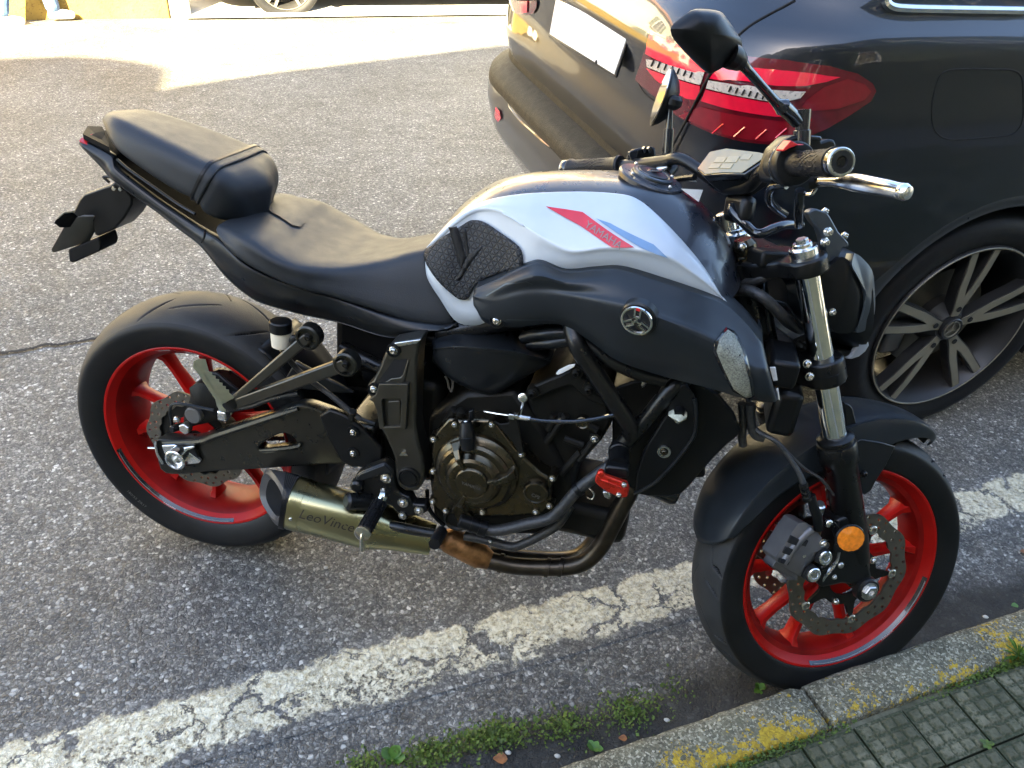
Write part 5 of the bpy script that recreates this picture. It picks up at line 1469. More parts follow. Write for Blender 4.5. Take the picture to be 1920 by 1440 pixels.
mk('peg_ribs', *join_geo(ribs), M['grip_rubber'], rp, smooth=False)
lathe('peg_end', [(-.003, .0155), (.002, .0155), (.003, .013), (.003, 0)], g1, gd, M['bolt'], rp, 20)
tube('peg_feeler', [g1, g1 + np.array((0, -.004, -.012)), g1 + np.array((.002, -.006, -.036))], [.0042, .0042, .0046], M['bolt'], rp, 10)
tube('peg_clevis', [np.array((0.484,-0.198,0.3865)), np.array((0.4887,-0.21,0.3809)), g0], [.006, .009, .011], M['alloy'], rp, 10)
# brake pedal
tube('brake_pedal', [(0.4725,-0.175,0.2838),(0.5259,-0.185,0.2921),(0.5748,-0.19,0.2979),(0.6022,-0.195,0.3059)], [.010, .011, .010, .008], M['frame_black'], moto, 12)
tube('pedal_toe', [(0.6079,-0.19,0.3093),(0.6077,-0.215,0.3151),(0.6085,-0.245,0.3199)], [.012, .0125, .0115], M['grip_rubber'], moto, 16)

# engine ------------------------------------------------------------
eng = prism('engine', [(0.5488,-0.135,0.5344),(0.6175,-0.135,0.6058),(0.7126,-0.135,0.631),(0.799,-0.135,0.5318),(0.8474,-0.135,0.454),(0.8495,-0.135,0.3841),(0.8079,-0.135,0.309),(0.6884,-0.135,0.2809),(0.5759,-0.135,0.2755),(0.5508,-0.135,0.4257)], (0, .27, 0), M['cast_black'], moto, .012)
cyl = prism('cylinder_block', [(0.7321,-0.125,0.6299),(0.7426,-0.125,0.6406),(0.8128,-0.125,0.6896),(0.8272,-0.125,0.6824),(0.8533,-0.125,0.6602),(0.8887,-0.125,0.6327),(0.9018,-0.125,0.5972),(0.8869,-0.125,0.5517),(0.8602,-0.125,0.5007),(0.8196,-0.125,0.4604),(0.7971,-0.125,0.4627),(0.7401,-0.125,0.5114),(0.7465,-0.125,0.571)], (0, .25, 0), M['cast_black'], eng, .008)
prism('head_cover', [(0.7343,-0.14,0.6382),(0.7446,-0.14,0.6487),(0.8138,-0.14,0.6983),(0.8301,-0.14,0.6916),(0.8537,-0.14,0.6703),(0.8867,-0.14,0.6427),(0.8838,-0.14,0.635),(0.8518,-0.14,0.642),(0.8222,-0.14,0.6611),(0.8132,-0.14,0.6661),(0.7865,-0.14,0.6486),(0.7523,-0.14,0.6196),(0.7417,-0.14,0.6196)], (0, .02, 0), M['cast_black'], cyl, .005)
for P in [[(0.7862,-0.142,0.5379),(0.8157,-0.142,0.6051)],[(0.8531,-0.142,0.5136),(0.8777,-0.142,0.5697)],[(0.8229,-0.142,0.4738),(0.8537,-0.142,0.5315)],[(0.787,-0.142,0.5655),(0.7931,-0.142,0.6011)],[(0.8186,-0.142,0.5531),(0.8557,-0.142,0.5471)],[(0.8487,-0.142,0.5946),(0.8772,-0.142,0.5867)]]:
    tube('casting_rib', P, .0075, M['cast_black'], cyl, 10)
for q, r_ in zip([(0.8225,-0.15,0.6978),(0.7478,-0.15,0.6386),(0.8491,-0.15,0.6687),(0.8065,-0.15,0.593),(0.8749,-0.15,0.5701)], (.0085, .0085, .0085, .006, .0075)):
    bolt(q, r_, cyl, m=M['bolt'] if r_ < .008 else M['cast_black'])
    lathe('bolt_boss', [(-.02, r_ * 1.5), (-.002, r_ * 1.4), (-.002, 0)], q, (0, -1, 0), M['cast_black'], cyl, 18)
lathe('head_plug', [(-.01, .0125), (.004, .0125), (.005, .011), (.003, .009), (.003, 0)], (0.8477,-0.146,0.5986), (0, -1, 0), M['cast_bronze'], cyl, 24)
# right crankcase cover: stepped dome with three spokes
flange = [(0.571,-0.172,0.5148),(0.5792,-0.172,0.532),(0.5861,-0.172,0.5434),(0.599,-0.172,0.5645),(0.6114,-0.172,0.5631),(0.6217,-0.172,0.5634),(0.6538,-0.172,0.5734),(0.6849,-0.172,0.5791),(0.7,-0.172,0.5668),(0.7241,-0.172,0.5394),(0.7524,-0.172,0.5115),(0.7863,-0.172,0.4857),(0.8097,-0.172,0.4783),(0.8131,-0.172,0.4668),(0.8104,-0.172,0.4514),(0.8177,-0.172,0.4165),(0.798,-0.172,0.3902),(0.7459,-0.172,0.3702),(0.6883,-0.172,0.3547),(0.6527,-0.172,0.3512),(0.6092,-0.172,0.3395),(0.5864,-0.172,0.348),(0.5782,-0.172,0.3675),(0.5736,-0.172,0.4019),(0.5758,-0.172,0.4258),(0.5703,-0.172,0.4701)]
cov = prism('crankcase_cover', flange, (0, .05, 0), M['cast_bronze'], eng, .005)
cc = np.array((0.6636,-0.172,0.4582))
lathe('cover_dome', [(-.004, 0.0839), (.006, 0.0834), (.012, 0.0790), (.014, 0.0752), (.016, 0.0725), (.020, 0.0719), (.0255, 0.0676), (.027, 0.0610), (.0262, 0.0567), (.030, 0.0534), (.036, 0.0501), (.0395, 0.0447), (.040, 0.0360), (.0385, 0.0327), (.042, 0.0311), (.0435, 0.0294), (.0435, 0.0000)], cc, (0, -1, 0), M['cast_bronze'], cov, 72, ang=28)
for ang_ in (122, 18, -108):
    a = R(ang_); d = np.array((math.cos(a), 0, math.sin(a))); n = np.array((-d[2], 0, d[0]))
    pts = []
    for t, w_, h in ((.032, .006, .0445), (.056, .0095, .0445), (.071, .0125, .034), (.082, .016, .018)):
        pts.append((t, w_, h))
    V, F = [], []
    for t, w_, h in pts:
        b0 = cc + d * t
        V += [b0 + n * w_ + np.array((0, -.012, 0)), b0 + n * w_ * .55 + np.array((0, -h, 0)), b0 - n * w_ * .55 + np.array((0, -h, 0)), b0 - n * w_ + np.array((0, -.012, 0))]
    for i in range(3):
        for k in range(3): F.append((4 * i + k, 4 * i + k + 1, 4 * i + 5 + k, 4 * i + 4 + k))
    F += [(0, 1, 2, 3), (15, 14, 13, 12)]
    mk('cover_spoke', V, F, M['cast_bronze'], cov, smooth=False, bev=.002)
text_on('cover_lettering', 'YAMAHA', .0095, cc + np.array((.001, -.0437, -.004)), (1, 0, -.16), (0, 0, 1), M['plate_grey'], cov, .0008)
oc = np.array((0.7843,-0.185,0.4457))
lathe('oil_cap', [(-.02, .0265), (-.004, .0255), (.000, .0235), (.001, .021), (-.002, .0195), (-.002, 0)], oc, (0, -1, 0), M['cast_bronze'], cov, 40)
text_on('cover_lettering', 'CP2', .010, oc + np.array((.001, .002, -.004)), (1, 0, -.2), (0, 0, 1), M['plate_grey'], cov, .0042)
for q in [(0.5739,-0.176,0.5124),(0.6131,-0.176,0.5552),(0.6832,-0.176,0.5715),(0.7454,-0.176,0.52),(0.8106,-0.176,0.4812),(0.7884,-0.176,0.3965),(0.813,-0.176,0.417),(0.6836,-0.176,0.3672),(0.6087,-0.176,0.3508),(0.5772,-0.176,0.4392),(0.5809,-0.176,0.3663)]:
    lathe('bolt_boss', [(-.03, .0095), (-.001, .0085), (-.001, 0)], q, (0, -1, 0), M['cast_bronze'], cov, 18)
    bolt(q, .0058, cov)
sn0, sn1 = np.array((0.6392,-0.195,0.5775)), np.array((0.6518,-0.212,0.5282))
sd_ = sn1 - sn0; sl_ = np.linalg.norm(sd_)
lathe('cover_sensor', [(-.004, .007), (0, .011), (.010, .0125), (.02, .0145), (sl_ * .5, .0145), (sl_ * .52, .0155), (sl_ * .6, .0150), (sl_ * .95, .0125), (sl_, .006)], sn0, sd_, M['plastic'], cov, 24)
bolt(sn0 + np.array((0, -.002, .002)), .006, cov, -sd_, style='dome')
for k, q in enumerate([(0.6012,-0.15,0.5634),(0.6145,-0.15,0.5643)]):
    lathe('breather_stub', [(-.03, .009), (.012, .009), (.013, .006)], q, (.4, -.2, .9), M['cast_black'], cov, 16)
prism('sensor_clip', [(0.6387,-0.185,0.5956),(0.6484,-0.185,0.6009),(0.6503,-0.185,0.5775),(0.6423,-0.185,0.5735)], (0, .01, 0), M['plastic'], cov, .002)
# clutch cable and its bracket
tube('clutch_cable', [(0.6644,-0.165,0.5908),(0.6888,-0.172,0.5957),(0.7117,-0.178,0.6006),(0.7229,-0.18,0.6022)], .0022, M['bolt'], moto, 8)
tube('clutch_cable', [*[(0.7287,-0.182,0.6032),(0.7416,-0.184,0.6053),(0.7561,-0.186,0.6077)]], .0046, M['steel'], moto, 10)
tube('clutch_cable', [(0.7525,-0.186,0.6065),(0.7796,-0.19,0.6103),(0.8098,-0.192,0.6173),(0.8431,-0.192,0.6255),(0.8734,-0.192,0.6376),(0.9019,-0.19,0.6506)], .0040, M['gloss_black'], moto, 10)
prism('cable_bracket', [(0.6883,-0.18,0.5824),(0.6997,-0.18,0.5788),(0.7157,-0.18,0.5846),(0.7177,-0.18,0.5965),(0.7157,-0.18,0.6053),(0.7294,-0.18,0.6095),(0.732,-0.18,0.5936),(0.7412,-0.18,0.5601),(0.7501,-0.18,0.5301),(0.7427,-0.18,0.5218),(0.7291,-0.18,0.5444),(0.7045,-0.18,0.5683)], (0, .005, 0), M['cast_black'], eng, .001)
box('cable_adjuster', (0.7207,-0.183,0.604), (.012, .012, .012), M['steel'], eng, bev=.002)
bolt((0.7304,-0.185,0.6063), .0045, eng, m=M['bolt'], style='hex')
lathe('throttle_joint', [(-.006, .006), (.0, .0085), (.006, .0085), (.008, .005), (.008, 0)], (0.735,-0.17,0.64), (0, -1, .2), M['alloy'], eng, 16)
tube('throttle_rod', [(0.7361,-0.168,0.6357),(0.7356,-0.168,0.6215),(0.7336,-0.168,0.602)], .003, M['alloy'], eng, 8)
for q in [(0.7032,-0.12,0.6105),(0.7103,-0.12,0.5973)]: lathe('injector', [(-.02, .011), (.01, .011), (.013, .006)], q, (.2, -.3, .9), M['plastic'], eng, 16)
prism('wiring_tag', [(0.7865,-0.155,0.6919),(0.7906,-0.155,0.6996),(0.807,-0.155,0.7131),(0.8184,-0.155,0.7174),(0.8172,-0.155,0.712),(0.7992,-0.155,0.6958),(0.7899,-0.155,0.6892)], (0, .004, 0), M['paper'], eng, .001)
for q in [[(0.5736,-0.12,0.6238),(0.5786,-0.12,0.6152),(0.5823,-0.12,0.6004),(0.5881,-0.12,0.5938),(0.5897,-0.12,0.6098),(0.5862,-0.12,0.6207)],[(0.9413,-0.1,0.6737),(0.9432,-0.1,0.6857),(0.9475,-0.1,0.6901)]]:
    tube('wire', q, .0022, M['cream'] if len(q) < 4 else M['plate_grey'], eng, 6)
prism('wiring_tag', [(0.9387,-0.1,0.6766),(0.9405,-0.1,0.6893),(0.9526,-0.1,0.6901),(0.9478,-0.1,0.6716),(0.9415,-0.1,0.6667)], (0, .004, 0), M['paper'], eng, .001)
tube('wire_loom', [(0.5327,-0.13,0.6524),(0.5282,-0.13,0.6363),(0.5283,-0.13,0.617),(0.5311,-0.13,0.5982)], .005, M['plastic_soft'], eng, 8)
# water pump, hoses
wp_ = np.array((0.6309,-0.165,0.3305))
lathe('water_pump', [(-.03, .029), (.0, .029), (.006, .027), (.008, .022), (.004, .019), (.004, 0)], wp_, (0, -1, 0), M['cast_black'], eng, 32)
prism('pump_rib', [(0.6201,-0.176,0.3575),(0.6305,-0.176,0.3794),(0.65,-0.176,0.4081),(0.6556,-0.176,0.4025),(0.6541,-0.176,0.357),(0.6687,-0.176,0.3489),(0.6497,-0.176,0.3364),(0.6548,-0.176,0.3231),(0.6341,-0.176,0.3298)], (0, .012, 0), M['cast_bronze'], eng, .003)
hz = [(0.6518,-0.185,0.3413),(0.6754,-0.182,0.3358),(0.7032,-0.18,0.3307),(0.7335,-0.178,0.3404),(0.7738,-0.176,0.3629),(0.8168,-0.174,0.3874),(0.8389,-0.172,0.42),(0.8623,-0.17,0.4658),(0.8897,-0.166,0.5013),(0.9137,-0.16,0.5296),(0.9252,-0.15,0.5413)]
tube('coolant_hose', hz, .0115, M['hose'], moto, 18, 8)
hd = np.array(hz[1]) - np.array(hz[0])
lathe('hose_end', [(-.012, .012), (-.01, .014), (.012, .015), (.012, .0165), (.018, .0165), (.018, .0145), (.03, .0145), (.03, .0165), (.046, .0165), (.047, .0125)], hz[0], hd, M['plastic'], moto, 24)
hk = np.array(hz[7]); hkd = np.array(hz[8]) - hk
lathe('hose_clamp', [(-.004, .0118), (-.004, .0138), (.006, .0138), (.006, .0118)], hk, hkd, M['plastic'], moto, 24)
tube('clamp_wire', [(0.872,-0.175,0.4851),(0.8923,-0.175,0.468),(0.8907,-0.175,0.4541),(0.8811,-0.175,0.4561)], .0016, M['bolt'], moto, 6)
tube('lower_hose', [(0.647,-0.15,0.2785),(0.6964,-0.15,0.2796),(0.7457,-0.15,0.2772),(0.7758,-0.148,0.2952),(0.8043,-0.145,0.3208),(0.8315,-0.14,0.3491),(0.8506,-0.12,0.3879)], .0095, M['hose'], moto, 14)
bolt((0.7052,-0.165,0.2913), .0045, moto, m=M['bolt'])
tube('drain_hose', [(0.5578,-0.14,0.3656),(0.5632,-0.145,0.3321),(0.5784,-0.15,0.3123),(0.6025,-0.15,0.2934)], .0045, M['plastic'], moto, 8)
box('sump', (.80, 0, .335), (.34, .20, .08), M['cast_black'], eng, bev=.02)
lathe('oil_filter', [(0, .032), (.05, .034), (.06, .03), (.06, 0)], (1.0, -.02, .42), (1, 0, -.2), M['gloss_black'], eng, 28)

# left side of the engine, never seen by the photographer but there
lathe('alternator_cover', [(0, .082), (.02, .078), (.035, .06), (.04, 0)], (.76, .135, .46), (0, 1, 0), M['cast_bronze'], eng, 40)
box('sprocket_cover', (.57, .15, .42), (.13, .05, .15), M['plastic'], eng, bev=.02)
tube('side_stand', [(.66, .14, .30), (.62, .22, .14), (.60, .285, .052)], [.013, .012, .011], M['frame_black'], moto, 12)
# airbox cover
aT = [(0.5457,-0.13,0.6966),(0.5899,-0.12,0.7159),(0.6446,-0.12,0.7242),(0.6951,-0.12,0.7293),(0.7182,-0.12,0.7176),(0.7687,-0.125,0.7016)]
aF = [(0.5555,-0.155,0.694),(0.6048,-0.172,0.7158),(0.6594,-0.18,0.7269),(0.7099,-0.18,0.7309),(0.7397,-0.168,0.7235),(0.7698,-0.13,0.7026)]
aB = [(0.5532,-0.135,0.6582),(0.5827,-0.14,0.6341),(0.6236,-0.14,0.6173),(0.6707,-0.14,0.6152),(0.7119,-0.14,0.6478),(0.7704,-0.125,0.6968)]
aT, aF, aB = map(np.array, (aT, aF, aB))
surf('side_cover', [aT + np.array((0, .05, .0)), aT, lp(aT, aF, .85), aF, lp(aF, aB, .12), lp(aF, aB, .55) + np.array((0, -.006, 0)), aB, aB + np.array((0, .06, .0))], M['plastic_soft'], moto, 6, 4, solid=.003, ang=40)
surf('side_cover', [flip_y(q) for q in [aT + np.array((0, .05, .0)), aT, aF, aB, aB + np.array((0, .06, .0))]], M['plastic_soft'], moto, 6, 4, solid=.003, ang=40)
for q in ([(0.7146,-0.12,0.733),(0.749,-0.14,0.7566),(0.7881,-0.145,0.7686),(0.8268,-0.14,0.7684)], [(0.7271,-0.12,0.7213),(0.7654,-0.14,0.7422),(0.8039,-0.145,0.7582)]):
    tube('breather_hose', q, .011, M['plastic_soft'], moto, 12)
# crash protector
c0_, c1_ = np.array((0.9235,-0.155,0.564)), np.array((0.928,-0.215,0.557))
cpd = c1_ - c0_
sl = lathe('crash_protector', [(-.01, .017), (.004, .019), (.006, .0205), (.012, .0205), (.014, .0185), (np.linalg.norm(cpd) * .8, .0185)], c0_, cpd, M['plastic'], moto, 28)
prism('protector_block', [(0.9042,-0.222,0.5604),(0.9105,-0.222,0.5644),(0.9419,-0.222,0.5675),(0.947,-0.222,0.5604),(0.9483,-0.222,0.5475),(0.932,-0.222,0.5434),(0.9068,-0.222,0.5442)], (0, .03, 0), M['plastic'], sl, .004)
prism('protector_plate', [(0.8906,-0.236,0.5362),(0.8923,-0.236,0.5511),(0.8954,-0.236,0.5593),(0.9039,-0.236,0.5595),(0.9061,-0.236,0.5522),(0.9265,-0.236,0.5489),(0.9478,-0.236,0.546),(0.9534,-0.236,0.5365),(0.9538,-0.236,0.5171),(0.9465,-0.236,0.5133),(0.9354,-0.236,0.5136),(0.9154,-0.236,0.5194),(0.8967,-0.236,0.5292)], (0, .012, 0), M['red_anod'], sl, .003)
prism('protector_ridge', [(0.8998,-0.239,0.5441),(0.9076,-0.239,0.5449),(0.9478,-0.239,0.536),(0.9465,-0.239,0.532),(0.9064,-0.239,0.5398)], (0, .004, 0), M['red_anod'], sl, .0015)
for q in [(0.943,-0.239,0.5444),(0.9374,-0.239,0.5211)]: bolt(q, .0052, sl)
prism('protector_stub', [(0.9078,-0.215,0.5029),(0.9192,-0.215,0.5058),(0.9247,-0.215,0.4972),(0.9239,-0.215,0.4895),(0.9133,-0.215,0.4917)], (0, .012, 0), M['steel'], sl, .002)
# radiator, side cover, front indicator
box('radiator', (1.045, 0, .60), (.035, .22, .20), M['cast_black'], moto, Matrix.Rotation(R(-18), 3, 'Y'), bev=.006)
rsd = prism('radiator_side', [(0.9909,-0.158,0.6692),(0.9876,-0.158,0.6912),(0.994,-0.158,0.7082),(1.0122,-0.158,0.7233),(1.0322,-0.158,0.7011),(1.0391,-0.158,0.6824),(1.0488,-0.158,0.6317),(1.044,-0.158,0.607),(1.0315,-0.158,0.5702),(1.0144,-0.158,0.5327),(1.0026,-0.158,0.5083),(0.982,-0.158,0.4838),(0.9688,-0.158,0.4752),(0.9632,-0.158,0.5185),(0.9666,-0.158,0.569),(0.9814,-0.158,0.6205),(0.9925,-0.158,0.6558)], (0, .012, 0), M['plastic'], moto, .004)
tube('side_bead', [(1.0329,-0.16,0.6979),(1.0393,-0.16,0.6813),(1.0482,-0.16,0.6328),(1.0424,-0.16,0.6054),(1.0281,-0.16,0.567),(1.0123,-0.16,0.5335),(1.0002,-0.16,0.5103),(0.9812,-0.16,0.4888),(0.9667,-0.16,0.476)], .0038, M['plastic_soft'], rsd, 8)
sp_ = prism('radiator_shroud', [(1.0009,-0.12,0.7235),(1.0753,-0.12,0.6947),(1.1116,-0.12,0.6609),(1.1315,-0.12,0.6289),(1.1248,-0.12,0.6128),(1.1144,-0.12,0.5977),(1.0949,-0.12,0.5589),(1.078,-0.12,0.5209),(1.0663,-0.12,0.49),(1.0557,-0.12,0.4702),(1.0322,-0.12,0.4579),(0.9948,-0.12,0.4481),(0.976,-0.12,0.4483),(1.0193,-0.12,0.5425),(1.0487,-0.12,0.6093)], (0, .012, 0), M['plastic'], moto, .004)
prism('radiator_shroud', flip_y([(1.0009,-0.12,0.7235),(1.0753,-0.12,0.6947),(1.1116,-0.12,0.6609),(1.1315,-0.12,0.6289),(1.1248,-0.12,0.6128),(1.1144,-0.12,0.5977),(1.0949,-0.12,0.5589),(1.078,-0.12,0.5209),(1.0663,-0.12,0.49),(1.0557,-0.12,0.4702),(1.0322,-0.12,0.4579),(0.9948,-0.12,0.4481),(0.976,-0.12,0.4483),(1.0193,-0.12,0.5425),(1.0487,-0.12,0.6093)]), (0, -.012, 0), M['plastic'], moto, .004)
prism('radiator_core', [(0.8886,-0.1,0.655),(0.9258,-0.1,0.6796),(0.9648,-0.1,0.6904),(1.0328,-0.1,0.6937),(1.0518,-0.1,0.6032),(1.0326,-0.1,0.5337),(0.996,-0.1,0.4673),(0.9695,-0.1,0.4444),(0.9445,-0.1,0.4487),(0.93,-0.1,0.4823),(0.9108,-0.1,0.5193)], (0, .2, 0), M['cast_black'], moto, .004)
ind = np.array((1.0128,-0.17,0.6603))
iv = [(0.9948,-0.172,0.6616),(1.0035,-0.172,0.6692),(1.018,-0.172,0.6725),(1.0275,-0.172,0.6668),(1.0271,-0.172,0.6608),(1.0163,-0.172,0.6473)]
V = [np.array(q) for q in iv]; ctr_ = np.mean(V, 0) + np.array((0, -.022, .002))
base_ = [q + np.array((0, .014, 0)) for q in V]
VV = V + [ctr_] + base_
FF = [(i, (i + 1) % 6, 6) for i in range(6)] + [(i, 7 + i, 7 + (i + 1) % 6, (i + 1) % 6) for i in range(6)]
mk('turn_indicator', VV, FF, M['lens_clear'], moto, smooth=False, bev=.001)
lathe('indicator_stalk', [(0, .011), (.018, .009)], (1.0134,-0.158,0.6676), (0, -1, -.1), M['plastic'], moto, 16)
lathe('bolt_recess', [(-.003, .0125), (.002, .0120), (.002, .0095), (.0, .009)], (1.0032,-0.16,0.5797), (0, -1, 0), M['steel'], rsd, 24)
bolt((1.0032,-0.161,0.5803), .0075, rsd, m=M['cast_bronze'])


# ------------------------------------------------------------------ front fork (built straight ahead, then turned by STEER)
FA = np.array((-.3988, 0, .917)); FF_ = np.array((.917, 0, .3988)); FB = np.array((1.268, 0, .607))
def fk(t, f, y): return FB + FA * t + FF_ * f + np.array((0, y, 0))
for sg_ in (-1, 1):
    ft = lathe('fork_tube', [(-.02, .0212), (.375, .0212)], fk(0, 0, sg_ * .105), FA, M['chrome'], moto, 48, steer=True)
    lathe('fork_slider', [(-.30, .012), (-.298, .022), (-.26, .027), (-.22, .030), (-.045, .0315), (-.040, .035), (-.006, .0355), (-.002, .034), (-.001, .031), (.004, .031), (.006, .0335), (.010, .0330), (.014, .028), (.016, .0215)], fk(0, 0, sg_ * .105), FA, M['frame_black'], ft, 48)
    lathe('fork_cap', [(.360, .0235), (.3775, .0235), (.380, .0215), (.381, .0165), (.386, .0160), (.3875, .0145), (.3875, .0)], fk(0, 0, sg_ * .105), FA, M['alloy'], ft, 40)
    lathe('cap_hexagon', [(.386, .0105), (.393, .0105), (.3945, .009), (.3945, 0)], fk(0, 0, sg_ * .105), FA, M['steel'], ft, 6)
# axle lug on the right leg with caliper mount
lug = [(1.2906,-0.13,0.4591),(1.3387,-0.13,0.4747),(1.3679,-0.13,0.4038),(1.4032,-0.13,0.3299),(1.4157,-0.13,0.3154),(1.4189,-0.13,0.2944),(1.4045,-0.13,0.2837),(1.3797,-0.13,0.2946),(1.3694,-0.13,0.3159),(1.3347,-0.13,0.3203),(1.2891,-0.13,0.3141),(1.2787,-0.13,0.3282),(1.2781,-0.13,0.3594),(1.2997,-0.13,0.376),(1.2979,-0.13,0.4112)]
prism('fork_lug', lug, (0, .05, 0), M['frame_black'], moto, .006, steer=True)
prism('fork_lug', flip_y(lug), (0, -.05, 0), M['frame_black'], moto, .006, steer=True)
axb_ = np.array((1.3935,-0.133,0.3071))
lathe('axle_boss', [(-.01, .026), (.004, .0255), (.007, .022), (.007, 0)], axb_, (0, -1, 0), M['frame_black'], moto, 32, steer=True)
lathe('axle_bolt', [(.0, .0155), (.013, .0150), (.015, .013), (.015, .0085), (.006, .008), (.006, 0)], axb_, (0, -1, 0), M['steel'], moto, 6, steer=True)
lathe('axle_washer', [(.004, .019), (.0085, .0185), (.0085, .0)], axb_, (0, -1, 0), M['steel'], moto, 30, steer=True)
# triple clamps
def clamp(name, t0, th, m, w_in, fshift):
    out = []
    n = 14
    for k in range(n + 1):
        a = R(-100 + 200 * k / n); out.append((.036 * math.sin(a) * 0 + .034 * math.cos(a + math.pi / 2) * -1, .105 + .036 * math.sin(a + math.pi / 2)))
    half = [(.030, .0), (.034, .06), (.036, .09)]
    ring = [(.036 * math.cos(R(a)), .105 + .036 * math.sin(R(a))) for a in range(50, -1, -10)] if False else None
    o = [(.020 + fshift * .3, 0), (.026, .05), (.034, .085)]
    o += [(.037 * math.cos(R(a)), .105 + .037 * math.sin(R(a))) for a in (10, 35, 60, 90, 120, 150, 180)]
    o += [(-.040, .085), (-.058 + fshift, .05), (-.066 + fshift, .02)]
    pts2 = o + [(f, -y) for f, y in o[::-1] if abs(y) > 1e-6]
    P = [fk(t0, f, y) for f, y in pts2]
    return prism(name, P, FA * th, m, moto, .005, steer=True)
tc1 = clamp('upper_fork_clamp', .333, .030, M['frame_black'], 0, -.01)
tc2 = clamp('lower_fork_clamp', .125, .048, M['frame_black'], 0, -.01)
for t_, z_ in ((.1375, 0), (.160, 0)):
    pass
for q in [(1.149,-0.135,0.7614),(1.1595,-0.135,0.7388)]: bolt(q, .0078, tc2, (-.25, -1, 0))
prism('clamp_split', [fk(.1485, f, y) for f, y in ((.038, -.08), (.039, -.105), (.026, -.132), (0, -.1435), (-.02, -.138), (-.036, -.12), (-.036, -.119), (-.02, -.1375), (0, -.1425), (.0255, -.131), (.038, -.105), (.037, -.08))], FA * .002, M['dark_hole'], tc2, 0)
for q in [(1.1502,-0.118,0.9835),(1.148,-0.118,0.9665)]: bolt(q, .0078, tc1, (.3, -1, 0))
st_c = np.array((1.0738,0.0,0.9342))
lathe('steering_stem', [(-.20, .024), (-.02, .024), (-.018, .036), (-.004, .037), (.0, .035), (.0, .026), (.012, .026), (.014, .022), (.03, .022), (.034, .019), (.040, .015), (.040, 0)], st_c + np.array((.008, 0, -.02)), FA, M['cast_bronze'], moto, 36, steer=True)
bolt((1.0534,-0.024,0.9393), .0075, moto, (-.4, -1, 0), M['bolt'], 'dome', True)
lathe('ignition_lock', [(0, .016), (.03, .016), (.032, .012), (.032, 0)], (1.0543,0.035,0.9632), FA, M['steel'], moto, 24, steer=True)
tube('steering_head', [fk(.09, -.055, 0), fk(.36, -.055, 0)], .033, M['frame_black'], moto, 24, steer=True)
box('head_gusset', (1.0, 0, .84), (.13, .09, .11), M['cast_black'], moto, bev=.02)

# headlight
hl = []
for k in range(9):
    a = k / 8
    xx = 1.155 + .125 * math.sin(a * math.pi / 2) ** .8
    sc = (0.30, .55, .72, .84, .92, .97, 1.0, 1.0, .93)[k]
    ring = []
    for j in range(28):
        t = 2 * math.pi * j / 28
        ca, sa = math.cos(t), math.sin(t)
        rr = (abs(ca / .112) ** 3 + abs(sa / .092) ** 3) ** (-1 / 3)
        ring.append(np.array((xx + .0 * sa + (1 - sc) * 0 + .035 * (sa > 0) * sa * 0, rr * ca * sc, .862 + rr * sa * sc)) + np.array((-.30 * rr * sa * sc, 0, 0)))
    hl.append(ring)
V = [q for r_ in hl for q in r_]; F = []
for i in range(8):
    for j in range(28): F.append((i * 28 + j, i * 28 + (j + 1) % 28, (i + 1) * 28 + (j + 1) % 28, (i + 1) * 28 + j))
F += [tuple(range(28))[::-1]]
hlo = mk('headlight', V, F, M['plastic_soft'], moto, steer=True, ang=40)
mk('headlight_lens', [q + np.array((.002, 0, 0)) for q in hl[-1]] + [np.mean(hl[-1], 0) + np.array((.018, 0, 0))], [(j, (j + 1) % 28, 28) for j in range(28)], M['lens_clear'], hlo)
bez = [(1.214,-0.112,0.9513),(1.2294,-0.11,0.9466),(1.2606,-0.108,0.9244),(1.2791,-0.104,0.8896),(1.2887,-0.104,0.8559),(1.2877,-0.104,0.835),(1.2774,-0.104,0.8168),(1.2559,-0.108,0.8154),(1.2593,-0.112,0.8405),(1.2549,-0.114,0.8723),(1.2392,-0.118,0.8988),(1.2183,-0.122,0.9183),(1.2049,-0.124,0.933)]
pillow('headlight_bezel', bez, (0, -1, .15), .006, M['stay'], hlo, back=.02, dens=3)
side = [(1.1598,-0.105,0.9182),(1.1779,-0.11,0.9307),(1.1909,-0.112,0.9438),(1.2085,-0.118,0.9337),(1.2389,-0.114,0.898),(1.2554,-0.11,0.8684),(1.2594,-0.108,0.838),(1.2539,-0.106,0.8149),(1.2125,-0.105,0.8131),(1.1913,-0.105,0.8472),(1.1711,-0.105,0.8898)]
pillow('headlight_side', side, (0, -1, .1), .010, M['plastic'], hlo, back=.03, dens=3)
stay = [(1.1182,-0.1,1.0091),(1.1228,-0.1,1.0152),(1.1306,-0.1,1.0186),(1.1414,-0.1,1.0166),(1.1532,-0.1,1.0146),(1.1608,-0.1,1.0086),(1.1846,-0.1,0.9837),(1.1995,-0.1,0.9742),(1.2088,-0.1,0.9673),(1.2109,-0.1,0.9592),(1.1993,-0.1,0.9574),(1.1955,-0.1,0.9438),(1.1815,-0.1,0.9316),(1.1606,-0.1,0.919),(1.1654,-0.1,0.9284),(1.1695,-0.1,0.9407),(1.1636,-0.1,0.9539),(1.155,-0.1,0.9713),(1.1455,-0.1,0.9854),(1.1307,-0.1,0.9961)]
hs = prism('headlight_stay', stay, (0, .018, 0), M['stay'], moto, .004, steer=True)
for q in [(1.1539,-0.094,1.0156),(1.2021,-0.094,0.9785)]: bolt(q, .0065, hs, (.3, -.4, 1))
bolt((1.1958,-0.112,0.8486), .0068, hs, m=M['bolt'])
